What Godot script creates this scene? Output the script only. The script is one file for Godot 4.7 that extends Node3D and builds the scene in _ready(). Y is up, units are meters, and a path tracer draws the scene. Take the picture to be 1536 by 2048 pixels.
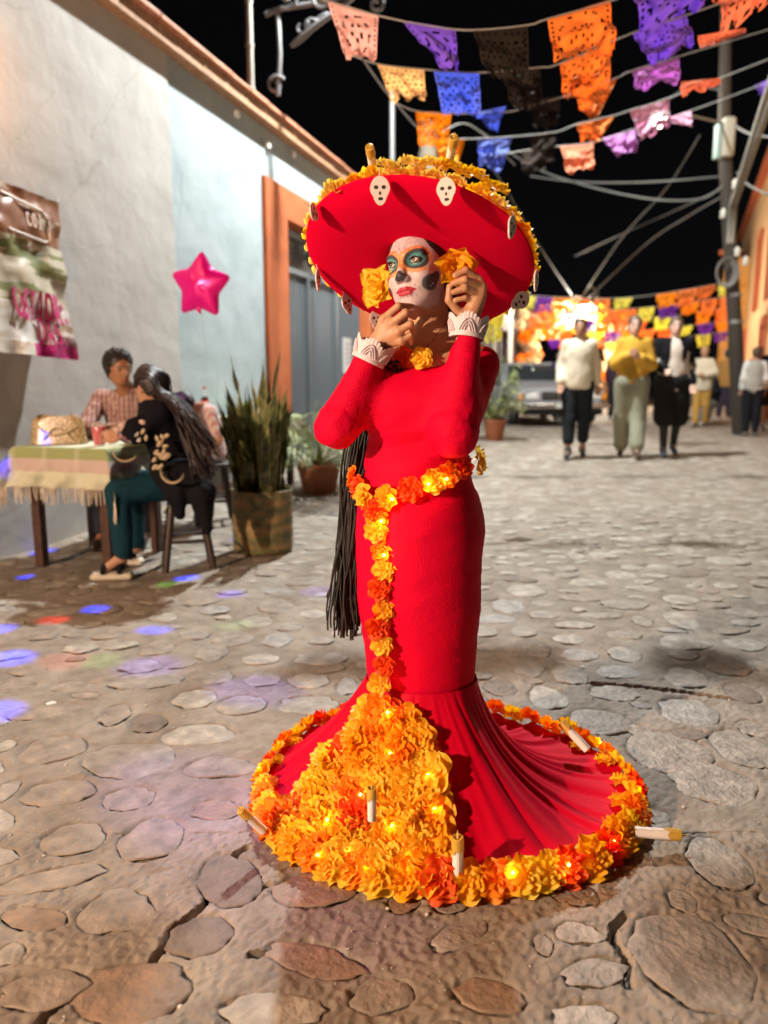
extends Node3D
# A dancer in a red marigold dress on a cobbled street at night: street, white house, fiesta flags, diners, walkers.

const D := Vector3(0.2665, 0, -0.9638)     # along the street, away from the camera
const N := Vector3(0.9638, 0, 0.2665)      # from the white house out into the street
const OFF := -3.63                          # the white wall's plane
var rng := RandomNumberGenerator.new()
var names := {}
var mats := {}
var fine := FastNoiseLite.new()
var broad := FastNoiseLite.new()


# ---------------------------------------------------------------- geometry helper
class Geo:
	var v := PackedVector3Array()
	var c := PackedColorArray()
	var uv := PackedVector2Array()
	var idx := PackedInt32Array()
	var nor := PackedVector3Array()      # used only where given for every vertex
	var col := Color.WHITE
	var flip_open := false

	func add(p: Vector3, t := Vector2.ZERO) -> int:
		v.append(p)
		c.append(col)
		uv.append(t)
		return v.size() - 1

	func tri(a: int, b: int, d: int) -> void:
		idx.append(a)
		idx.append(b)
		idx.append(d)

	func orient(from: int) -> void:      # closed pieces get outward clockwise faces
		var vol := 0.0
		for k in range(from, idx.size(), 3):
			vol += v[idx[k]].dot(v[idx[k + 1]].cross(v[idx[k + 2]]))
		if vol > 0.0:
			for k in range(from, idx.size(), 3):
				var t := idx[k + 1]
				idx[k + 1] = idx[k + 2]
				idx[k + 2] = t

	func sheet(nu: int, nv: int, f: Callable, wrap := false) -> void:   # f(u, v) -> Vector3
		var base := v.size()
		for j in nv + 1:
			for i in nu + (0 if wrap else 1):
				add(f.call(float(i) / nu, float(j) / nv), Vector2(float(i) / nu, float(j) / nv))
		var w := nu if wrap else nu + 1
		for j in nv:
			for i in nu:
				var a := base + j * w + i
				var b := base + j * w + (i + 1) % w
				tri(a, b, a + w)
				tri(b, b + w, a + w)

	func box(center: Vector3, size: Vector3, bas := Basis(), bev := 0.0) -> void:
		var from := idx.size()
		var h := size / 2
		if bev <= 0.0:
			for ax in 3:
				for s in [-1.0, 1.0]:
					var n := Vector3.ZERO
					n[ax] = s
					var a := Vector3.ZERO
					a[(ax + 1) % 3] = 1
					var b := Vector3.ZERO
					b[(ax + 2) % 3] = 1
					var q := []
					for k in [[-1, -1], [1, -1], [1, 1], [-1, 1]]:
						q.append(add(center + bas * ((n + a * k[0] + b * k[1]) * h), Vector2(k[0] * h[(ax + 1) % 3], k[1] * h[(ax + 2) % 3])))
					if s > 0:
						tri(q[0], q[2], q[1])
						tri(q[0], q[3], q[2])
					else:
						tri(q[0], q[1], q[2])
						tri(q[0], q[2], q[3])
		else:
			var hh := h - Vector3.ONE * bev
			var id := {}
			for x in [-1, 1]:
				for y in [-1, 1]:
					for z in [-1, 1]:
						for ax in 3:
							var p := Vector3(x, y, z) * hh
							p[ax] = signf(p[ax]) * h[ax]
							id[[x, y, z, ax]] = add(center + bas * p)
			for ax in 3:
				var b1 := (ax + 1) % 3
				var b2 := (ax + 2) % 3
				for s in [-1, 1]:
					var q := []
					for k in [[-1, -1], [1, -1], [1, 1], [-1, 1]]:
						var g := [0, 0, 0, ax]
						g[ax] = s
						g[b1] = k[0]
						g[b2] = k[1]
						q.append(id[g])
					tri(q[0], q[2], q[1])
					tri(q[0], q[3], q[2])
				for s1 in [-1, 1]:
					for s2 in [-1, 1]:
						var q := []
						for k in [[-1, b1], [1, b1], [1, b2], [-1, b2]]:
							var g := [0, 0, 0, k[1]]
							g[ax] = k[0]
							g[b1] = s1
							g[b2] = s2
							q.append(id[g])
						tri(q[0], q[2], q[1])
						tri(q[0], q[3], q[2])
			for x in [-1, 1]:
				for y in [-1, 1]:
					for z in [-1, 1]:
						tri(id[[x, y, z, 0]], id[[x, y, z, 1]], id[[x, y, z, 2]])
			outward(from, center)

	func outward(from: int, center: Vector3) -> void:   # convex pieces: turn every face away from the centre
		for k in range(from, idx.size(), 3):
			var a := v[idx[k]]
			if (v[idx[k + 2]] - a).cross(v[idx[k + 1]] - a).dot(a - center) < 0.0:
				var t := idx[k + 1]
				idx[k + 1] = idx[k + 2]
				idx[k + 2] = t

	func tube(pts: Array, rads, seg := 8, caps := true, squash := 1.0, up := Vector3.UP) -> void:
		var from := idx.size()
		var base := v.size()
		var n := pts.size()
		var side := Vector3.ZERO
		var len_ := 0.0
		for k in n:
			var p: Vector3 = pts[k]
			if k > 0:
				len_ += p.distance_to(pts[k - 1])
			var q: Vector3 = pts[mini(k + 1, n - 1)]
			var o: Vector3 = pts[maxi(k - 1, 0)]
			var t := (q - o).normalized()
			if side == Vector3.ZERO:
				side = up.cross(t)
				if side.length() < 0.01:
					side = Vector3.RIGHT.cross(t)
			side = (side - t * side.dot(t)).normalized()
			var w := t.cross(side)
			var r: float = rads if rads is float else rads[k]
			for s in seg:
				var a := TAU * s / seg
				add(p + side * cos(a) * r + w * sin(a) * r * squash, Vector2(float(s) / seg, len_))
		for k in n - 1:
			for s in seg:
				var a := base + k * seg + s
				var b := base + k * seg + (s + 1) % seg
				tri(a, b, a + seg)
				tri(b, b + seg, a + seg)
		if caps:
			for e in [0, n - 1]:
				var m := add(pts[e], Vector2(0.5, len_ if e else 0.0))
				for s in seg:
					var a: int = base + e * seg + s
					var b: int = base + e * seg + (s + 1) % seg
					if e == 0:
						tri(m, b, a)
					else:
						tri(m, a, b)
			orient(from)

	func lathe(prof: Array, seg: int, xf := Transform3D(), wob := 0.0) -> void:   # prof: Vector2(radius, height), bottom to top
		var base := v.size()
		var from := idx.size()
		for k in prof.size():
			for s in seg:
				var a := TAU * s / seg
				var r: float = prof[k].x * (1.0 + wob * sin(a * 3 + k))
				add(xf * Vector3(cos(a) * r, prof[k].y, sin(a) * r), Vector2(float(s) / seg, float(k) / prof.size()))
		for k in prof.size() - 1:
			for s in seg:
				var a := base + k * seg + s
				var b := base + k * seg + (s + 1) % seg
				tri(a, b, a + seg)
				tri(b, b + seg, a + seg)
		orient(from)

	func ball(xf: Transform3D, nu := 16, nv := 10) -> void:
		var prof := []
		for k in nv + 1:
			var a := -PI / 2 + PI * k / nv
			prof.append(Vector2(maxf(cos(a), 0.001), sin(a)))
		lathe(prof, nu, xf)

	func prism(poly: PackedVector2Array, depth: float, xf := Transform3D()) -> void:   # outline in x, y; thickness along z about 0
		var from := idx.size()
		var t := Geometry2D.triangulate_polygon(poly)
		for s in [-1.0, 1.0]:
			var base := v.size()
			for p in poly:
				add(xf * Vector3(p.x, p.y, s * depth / 2), p)
			for k in range(0, t.size(), 3):
				if s > 0:
					tri(base + t[k], base + t[k + 1], base + t[k + 2])
				else:
					tri(base + t[k], base + t[k + 2], base + t[k + 1])
		var m := poly.size()
		for k in m:
			var p := poly[k]
			var q := poly[(k + 1) % m]
			var a := add(xf * Vector3(p.x, p.y, -depth / 2), p)
			var b := add(xf * Vector3(q.x, q.y, -depth / 2), q)
			var d := add(xf * Vector3(q.x, q.y, depth / 2), q)
			var e := add(xf * Vector3(p.x, p.y, depth / 2), p)
			tri(a, d, b)
			tri(a, e, d)
		var ar := 0.0
		for k in m:
			ar += poly[k].cross(poly[(k + 1) % m])
		if ar < 0:     # sides above assume a counter-clockwise outline
			pass
		orient(from)

	func bake() -> ArrayMesh:
		var nn := nor
		if nn.size() != v.size():
			nn = PackedVector3Array()
			nn.resize(v.size())
			for k in range(0, idx.size(), 3):
				var a := v[idx[k]]
				var f := (v[idx[k + 2]] - a).cross(v[idx[k + 1]] - a)
				nn[idx[k]] += f
				nn[idx[k + 1]] += f
				nn[idx[k + 2]] += f
			for k in nn.size():
				nn[k] = nn[k].normalized() if nn[k].length_squared() > 1e-20 else Vector3.UP
		var arr := []
		arr.resize(Mesh.ARRAY_MAX)
		arr[Mesh.ARRAY_VERTEX] = v
		arr[Mesh.ARRAY_NORMAL] = nn
		arr[Mesh.ARRAY_COLOR] = c
		arr[Mesh.ARRAY_TEX_UV] = uv
		arr[Mesh.ARRAY_INDEX] = idx
		var m := ArrayMesh.new()
		m.add_surface_from_arrays(Mesh.PRIMITIVE_TRIANGLES, arr)
		return m


# ---------------------------------------------------------------- distance-field bodies
class Prim:
	var kind := 0            # 0 tapered capsule, 1 ellipsoid, 2 profile tube
	var a := Vector3.ZERO
	var b := Vector3.ZERO
	var ab := Vector3.ZERO
	var il := 0.0
	var ra := 0.0
	var rb := 0.0
	var k := 0.02
	var inv := Basis()
	var rad := Vector3.ONE
	var ir := Vector3.ONE

	func set_up() -> void:
		ab = b - a
		il = 1.0 / maxf(ab.length_squared(), 1e-9)
		ir = Vector3.ONE / rad


class Field:
	var prims: Array[Prim] = []
	var prof := []          # profile tube: [y, cx, rx, cz, rz]
	var cutters: Array[Prim] = []

	func cap(a: Vector3, b: Vector3, ra: float, rb: float, k := 0.02) -> void:
		var q := Prim.new()
		q.a = a
		q.b = b
		q.ra = ra
		q.rb = rb
		q.k = k
		q.set_up()
		prims.append(q)

	func chain(pts: Array, rads: Array, k := 0.02) -> void:
		for i in pts.size() - 1:
			cap(pts[i], pts[i + 1], rads[i], rads[i + 1], k)

	func ellipsoid(center: Vector3, radii: Vector3, bas: Basis, k: float) -> Prim:
		var q := Prim.new()
		q.kind = 1
		q.a = center
		q.b = center
		q.k = k
		q.inv = bas.inverse()
		q.rad = radii
		q.set_up()
		return q

	func egg(center: Vector3, radii: Vector3, bas := Basis(), k := 0.02) -> void:
		prims.append(ellipsoid(center, radii, bas, k))

	func cut(center: Vector3, radii: Vector3, bas := Basis(), k := 0.01) -> void:
		cutters.append(ellipsoid(center, radii, bas, k))

	func tubeprof(rows: Array, k := 0.03) -> void:
		prof = rows
		var q := Prim.new()
		q.kind = 2
		q.k = k
		prims.append(q)

	func one(q: Prim, p: Vector3) -> float:
		if q.kind == 0:
			var t := clampf((p - q.a).dot(q.ab) * q.il, 0.0, 1.0)
			return p.distance_to(q.a + q.ab * t) - lerpf(q.ra, q.rb, t)
		if q.kind == 1:
			var w := (q.inv * (p - q.a)) * q.ir
			var m := w.length()
			return m * (m - 1.0) / maxf((w * q.ir).length(), 1e-6) if m > 1e-4 else -minf(q.rad.x, minf(q.rad.y, q.rad.z))
		return tube_at(p)

	func tube_at(p: Vector3) -> float:
		var n := prof.size()
		var y := clampf(p.y, prof[0][0], prof[n - 1][0])
		var i := 0
		while i < n - 2 and prof[i + 1][0] < y:
			i += 1
		var t: float = (y - prof[i][0]) / (prof[i + 1][0] - prof[i][0])
		t = t * t * (3.0 - 2.0 * t) * 0.5 + t * 0.5
		var rx: float = lerpf(prof[i][2], prof[i + 1][2], t)
		var rz: float = lerpf(prof[i][4], prof[i + 1][4], t)
		var x: float = (p.x - lerpf(prof[i][1], prof[i + 1][1], t)) / rx
		var z: float = (p.z - lerpf(prof[i][3], prof[i + 1][3], t)) / rz
		var l := sqrt(x * x + z * z)
		var g := sqrt(x * x / (rx * rx) + z * z / (rz * rz))
		var side := l * (l - 1.0) / maxf(g, 1e-6) if l > 1e-4 else -minf(rx, rz)
		var dy := absf(p.y - y)
		return side if dy <= 0.0 else Vector2(maxf(side, 0.0), dy).length()

	func value(list: Array[Prim], cuts: Array[Prim], p: Vector3) -> float:
		var d := 9.0
		for q: Prim in list:
			var e: float
			if q.kind == 0:
				var t := clampf((p - q.a).dot(q.ab) * q.il, 0.0, 1.0)
				e = p.distance_to(q.a + q.ab * t) - lerpf(q.ra, q.rb, t)
			elif q.kind == 1:
				var w := (q.inv * (p - q.a)) * q.ir
				var m := w.length()
				e = m * (m - 1.0) / maxf((w * q.ir).length(), 1e-6) if m > 1e-4 else -0.01
			else:
				e = tube_at(p)
			var k := q.k
			if absf(d - e) >= k:
				d = minf(d, e)
				continue
			var h := (k - absf(d - e)) / k
			d = minf(d, e) - h * h * k * 0.25
		for q: Prim in cuts:
			var e := -one(q, p)
			var k := q.k
			var h := maxf(k - absf(d - e), 0.0) / k
			d = maxf(d, e) + h * h * k * 0.25
		return d

	func bounds() -> AABB:
		var box := AABB()
		var first := true
		for q in prims:
			var lo: Vector3
			var hi: Vector3
			if q.kind == 2:
				lo = Vector3(9, 9, 9)
				hi = -lo
				for r in prof:
					lo = lo.min(Vector3(r[1] - r[2], r[0], r[3] - r[4]))
					hi = hi.max(Vector3(r[1] + r[2], r[0], r[3] + r[4]))
			else:
				var m: float = maxf(q.ra, q.rb) if q.kind == 0 else maxf(q.rad.x, maxf(q.rad.y, q.rad.z))
				lo = q.a.min(q.b) - Vector3.ONE * m
				hi = q.a.max(q.b) + Vector3.ONE * m
			var b := AABB(lo, hi - lo)
			box = b if first else box.merge(b)
			first = false
		return box

	func mesh_into(g: Geo, cell: float, paint = null) -> void:     # surface nets over the blocks near the surface
		var box := bounds().grow(cell * 2.0 + 0.01)
		var o := box.position
		var B := 5
		var nb := Vector3i((box.size / (cell * B)).ceil())
		var half := cell * B * 0.5
		var diag := half * 1.7321
		var vert := {}
		var S := B + 1
		var blocks := []
		var nx := nb.x * B + 2
		var ny := nb.y * B + 2
		for bz in nb.z:
			for by in nb.y:
				for bx in nb.x:
					var mid := o + Vector3(bx, by, bz) * (cell * B) + Vector3.ONE * half
					var list: Array[Prim] = []
					for q: Prim in prims:
						if q.kind == 2 or one(q, mid) < diag * 2.0 + q.k + cell:
							list.append(q)
					if list.is_empty():
						continue
					var cuts: Array[Prim] = []
					for q: Prim in cutters:
						if one(q, mid) < diag * 2.0 + q.k + cell:
							cuts.append(q)
					var d0 := value(list, cuts, mid)
					if absf(d0) > diag * 1.5 + 0.015:
						continue
					var vals := PackedFloat32Array()
					vals.resize(S * S * S)
					var corner := o + Vector3(bx, by, bz) * (cell * B)
					var n := 0
					for z in S:
						for y in S:
							for x in S:
								vals[n] = value(list, cuts, corner + Vector3(x, y, z) * cell)
								n += 1
					blocks.append([bx * B, by * B, bz * B, vals])
					for z in B:
						for y in B:
							for x in B:
								var at := (z * S + y) * S + x
								var c0 := vals[at]
								var c1 := vals[at + 1]
								var c2 := vals[at + S]
								var c3 := vals[at + S + 1]
								var c4 := vals[at + S * S]
								var c5 := vals[at + S * S + 1]
								var c6 := vals[at + S * S + S]
								var c7 := vals[at + S * S + S + 1]
								var neg := int(c0 < 0) + int(c1 < 0) + int(c2 < 0) + int(c3 < 0) + int(c4 < 0) + int(c5 < 0) + int(c6 < 0) + int(c7 < 0)
								if neg == 0 or neg == 8:
									continue
								var sum := Vector3.ZERO
								var cnt := 0
								if (c0 < 0) != (c1 < 0):
									sum += Vector3(c0 / (c0 - c1), 0, 0)
									cnt += 1
								if (c2 < 0) != (c3 < 0):
									sum += Vector3(c2 / (c2 - c3), 1, 0)
									cnt += 1
								if (c4 < 0) != (c5 < 0):
									sum += Vector3(c4 / (c4 - c5), 0, 1)
									cnt += 1
								if (c6 < 0) != (c7 < 0):
									sum += Vector3(c6 / (c6 - c7), 1, 1)
									cnt += 1
								if (c0 < 0) != (c2 < 0):
									sum += Vector3(0, c0 / (c0 - c2), 0)
									cnt += 1
								if (c1 < 0) != (c3 < 0):
									sum += Vector3(1, c1 / (c1 - c3), 0)
									cnt += 1
								if (c4 < 0) != (c6 < 0):
									sum += Vector3(0, c4 / (c4 - c6), 1)
									cnt += 1
								if (c5 < 0) != (c7 < 0):
									sum += Vector3(1, c5 / (c5 - c7), 1)
									cnt += 1
								if (c0 < 0) != (c4 < 0):
									sum += Vector3(0, 0, c0 / (c0 - c4))
									cnt += 1
								if (c1 < 0) != (c5 < 0):
									sum += Vector3(1, 0, c1 / (c1 - c5))
									cnt += 1
								if (c2 < 0) != (c6 < 0):
									sum += Vector3(0, 1, c2 / (c2 - c6))
									cnt += 1
								if (c3 < 0) != (c7 < 0):
									sum += Vector3(1, 1, c3 / (c3 - c7))
									cnt += 1
								var p := corner + (Vector3(x, y, z) + sum / cnt) * cell
								var nrm := Vector3(c1 + c3 + c5 + c7 - c0 - c2 - c4 - c6, c2 + c3 + c6 + c7 - c0 - c1 - c4 - c5, c4 + c5 + c6 + c7 - c0 - c1 - c2 - c3)
								if paint != null:
									g.col = paint.call(p, nrm)
								vert[((bz * B + z) * ny + by * B + y) * nx + bx * B + x] = g.add(p)
								g.nor.append(nrm.normalized())
		for b in blocks:
			var vals: PackedFloat32Array = b[3]
			for z in B:
				for y in B:
					for x in B:
						var at := (z * S + y) * S + x
						var s0 := vals[at] < 0
						var key: int = ((b[2] + z) * ny + b[1] + y) * nx + b[0] + x
						if s0 != (vals[at + 1] < 0):
							quad(g, vert, key, key - ny * nx, key - ny * nx - nx, key - nx, s0)
						if s0 != (vals[at + S] < 0):
							quad(g, vert, key, key - 1, key - 1 - ny * nx, key - ny * nx, s0)
						if s0 != (vals[at + S * S] < 0):
							quad(g, vert, key, key - nx, key - nx - 1, key - 1, s0)

	func quad(g: Geo, vert: Dictionary, a: int, b: int, c: int, d: int, flip: bool) -> void:
		if not (vert.has(a) and vert.has(b) and vert.has(c) and vert.has(d)):
			return
		var i: int = vert[a]
		var j: int = vert[b]
		var k: int = vert[c]
		var l: int = vert[d]
		if flip:
			g.tri(i, j, k)
			g.tri(i, k, l)
		else:
			g.tri(i, k, j)
			g.tri(i, l, k)


# ---------------------------------------------------------------- scene helpers
func numbered(called: String) -> String:
	if not names.has(called):
		names[called] = 0
		return called
	names[called] += 1
	return "%s_%03d" % [called, names[called]]


func thing(called: String, label: String, category: String, at := Vector3.ZERO, group := "", turn := 0.0) -> Node3D:
	var o := Node3D.new()
	o.name = numbered(called)
	o.position = at
	o.rotation.y = turn
	add_child(o, true)
	return tag(o, label, category, group)


func tag(o: Node3D, label: String, category: String, group := "", kind := "") -> Node3D:
	if label:
		o.set_meta("label", label)
	if category:
		o.set_meta("category", category)
	if group:
		o.set_meta("group", group)
	if kind:
		o.set_meta("kind", kind)
	return o


func hang(called: String, mesh: Mesh, mat: Material, parent: Node3D, at := Vector3.ZERO) -> MeshInstance3D:   # a part in its parent's own axes
	var o := MeshInstance3D.new()
	if parent == self:
		o.name = numbered(called)
	else:
		var k := 0
		var nm := called
		while parent.has_node(NodePath(nm)):
			k += 1
			nm = "%s_%03d" % [called, k]
		o.name = nm
	o.mesh = mesh
	o.material_override = mat
	o.position = at
	parent.add_child(o, true)
	return o


func part(called: String, g: Geo, mat: Material, parent: Node3D) -> MeshInstance3D:      # a part whose points are given in the world
	var back := Vector3.ZERO
	var p: Node = parent
	while p != self:
		back -= (p as Node3D).position
		p = p.get_parent()
	return hang(called, g.bake(), mat, parent, back)


func mat(key: String, col: Color, rough := 0.8, metal := 0.0) -> StandardMaterial3D:      # col: linear base colour
	if mats.has(key):
		return mats[key]
	var m := StandardMaterial3D.new()
	m.resource_name = key
	m.albedo_color = col.linear_to_srgb()
	m.vertex_color_use_as_albedo = true
	m.roughness = rough
	m.metallic = metal
	m.cull_mode = BaseMaterial3D.CULL_DISABLED
	mats[key] = m
	return m


func noise(freq: float, oct := 4, kind := FastNoiseLite.TYPE_SIMPLEX_SMOOTH, sd := 1) -> FastNoiseLite:
	var n := FastNoiseLite.new()
	n.noise_type = kind
	n.frequency = freq
	n.fractal_octaves = oct
	n.seed = sd
	return n


func ramp(list: Array) -> Gradient:
	var g := Gradient.new()
	g.offsets = PackedFloat32Array(list.map(func(e): return e[0]))
	g.colors = PackedColorArray(list.map(func(e): return (e[1] as Color).linear_to_srgb()))
	return g


func ntex(n: FastNoiseLite, size: int, r: Gradient = null) -> NoiseTexture2D:
	var t := NoiseTexture2D.new()
	t.width = size
	t.height = size
	t.seamless = true
	t.generate_mipmaps = false
	t.noise = n
	t.color_ramp = r
	return t


func tri_tex(m: StandardMaterial3D, tex: Texture2D, scale: float, height: Texture2D = null, hs := 0.0, world := true) -> StandardMaterial3D:
	m.albedo_texture = tex
	m.uv1_triplanar = true
	m.uv1_world_triplanar = world
	m.uv1_scale = Vector3.ONE * scale
	if height:
		m.heightmap_enabled = true
		m.heightmap_texture = height
		m.heightmap_scale = hs
	return m


func wp(s: float, h: float, o := 0.0) -> Vector3:      # a place on the white wall: metres along it, up it and out from it
	return N * (OFF + o) + D * s + Vector3.UP * h


func sag(a: Vector3, b: Vector3, drop: float, n := 16) -> Array:
	var out := []
	for k in n + 1:
		var t := float(k) / n
		out.append(a.lerp(b, t) - Vector3.UP * drop * 4.0 * t * (1.0 - t))
	return out


func spline(pts: Array, per := 6) -> Array:
	var out := []
	for i in pts.size() - 1:
		var a: Vector3 = pts[maxi(i - 1, 0)]
		var b: Vector3 = pts[i]
		var c: Vector3 = pts[i + 1]
		var d: Vector3 = pts[mini(i + 2, pts.size() - 1)]
		for k in per:
			out.append(b.cubic_interpolate(c, a, d, float(k) / per))
	out.append(pts[pts.size() - 1])
	return out


func rise(z: float) -> float:        # the street climbs a little towards the square
	return 0.14 * smoothstep(4.5, 11.0, -z)

func _ready() -> void:
	rng.seed = 7
	fine = noise(0.35, 3, FastNoiseLite.TYPE_SIMPLEX, 31)
	broad = noise(0.02, 2, FastNoiseLite.TYPE_SIMPLEX_SMOOTH, 33)
	# camera
	var lens := CameraAttributesPhysical.new()
	lens.frustum_focal_length = 18.03
	lens.frustum_focus_distance = 2.0
	lens.frustum_near = 0.05
	lens.frustum_far = 300.0
	lens.exposure_aperture = 1.3
	var cam := Camera3D.new()
	cam.name = "camera"
	add_child(cam)
	cam.position = Vector3(0, 1.16, 0)
	cam.rotation_degrees.x = -10.1
	cam.attributes = lens
	cam.fov = 67.28
	cam.far = 300.0
	cam.near = 0.05
	cam.current = true
	# night sky, exposure
	var sky := ProceduralSkyMaterial.new()
	sky.sky_top_color = Color(0.016, 0.017, 0.021)
	sky.sky_horizon_color = Color(0.045, 0.045, 0.05)
	sky.ground_bottom_color = Color(0.02, 0.02, 0.02)
	sky.ground_horizon_color = Color(0.045, 0.045, 0.05)
	var env := Environment.new()
	env.background_mode = Environment.BG_SKY
	env.sky = Sky.new()
	env.sky.sky_material = sky
	env.tonemap_mode = Environment.TONE_MAPPER_LINEAR
	env.tonemap_exposure = 1.15
	env.sdfgi_enabled = true
	env.ssao_enabled = true
	env.ssil_enabled = true
	var we := WorldEnvironment.new()
	we.name = "world"
	we.environment = env
	add_child(we)
	# lamps whose fittings hang outside the frame; each has its lantern built with it below
	street_lantern(STREET_LAMP, 100.0, Color(0.96, 0.975, 0.97))
	wall_lantern(-2.3, 2.45, 41.0, Color(1.0, 0.84, 0.70), "black wall lantern on the white house nearest the camera")
	wall_lantern(3.80, 3.02, 0.5, Color(1.0, 0.66, 0.34), "warm wall lantern above the food banner")
	# large structure
	build_street()
	build_house()
	build_all()


const STREET_LAMP := Vector3(0.5, 6.9, -8.9)


func omni(called: String, at: Vector3, energy: float, col: Color, size: float, parent: Node3D) -> void:
	var l := OmniLight3D.new()
	l.name = called
	l.light_color = col
	l.light_energy = energy
	l.light_size = size
	l.omni_range = 60.0
	l.omni_attenuation = 2.0
	l.shadow_enabled = true
	parent.add_child(l, true)
	l.position = at


func glow(key: String, col: Color, energy: float) -> StandardMaterial3D:
	var m := mat(key, col * 0.5, 0.4)
	m.emission_enabled = true
	m.emission = col
	m.emission_energy_multiplier = energy
	return m


func street_lantern(at: Vector3, energy: float, col: Color) -> void:
	var t := thing("street_lantern", "street lantern hanging from the scrolled iron bracket on the roof edge", "street lamp", at)
	var g := Geo.new()
	g.ball(Transform3D(Basis.from_scale(Vector3(0.1, 0.12, 0.1)), Vector3.ZERO))
	hang("bulb", g.bake(), glow("street lantern glow", col, 6.0), t)
	g = Geo.new()
	g.lathe([Vector2(0.2, 0.16), Vector2(0.17, 0.2), Vector2(0.08, 0.3), Vector2(0.02, 0.34)], 12)
	hang("hood", g.bake(), mat("iron", Color(0.02, 0.02, 0.022), 0.5, 0.3), t)
	omni("street_lantern_light", Vector3.ZERO, energy, col, 0.1, t)


func wall_lantern(s: float, h: float, energy: float, col: Color, label: String) -> void:
	var t := thing("wall_lantern", label, "wall lamp", wp(s, h, 0.0))
	var iron := mat("iron", Color(0.02, 0.02, 0.022), 0.5, 0.3)
	var g := Geo.new()
	g.ball(Transform3D(Basis.from_scale(Vector3(0.06, 0.08, 0.06)), N * 0.28))
	hang("bulb", g.bake(), glow("wall lantern glow %.1f" % s, col, 5.0), t)
	g = Geo.new()
	g.box(Vector3.ZERO + N * 0.012, Vector3(0.14, 0.26, 0.024), Basis(D, Vector3.UP, N), 0.004)
	g.tube([N * 0.02 + Vector3.UP * 0.08, N * 0.16 + Vector3.UP * 0.2, N * 0.28 + Vector3.UP * 0.17], 0.012, 6)
	hang("bracket", g.bake(), iron, t)
	g = Geo.new()
	g.lathe([Vector2(0.13, 0.09), Vector2(0.11, 0.11), Vector2(0.03, 0.19), Vector2(0.01, 0.2)], 8, Transform3D(Basis(), N * 0.28))
	hang("hood", g.bake(), iron, t)
	omni("wall_lantern_light", N * 0.28, energy, col, 0.06, t)


func build_all() -> void:
	for step in [build_poles, build_flags, build_far_houses, build_car, build_banner, build_balloon, build_table_things, build_plants, build_party_light, build_dancer, build_diners, build_walkers]:
		step.call()

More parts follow.
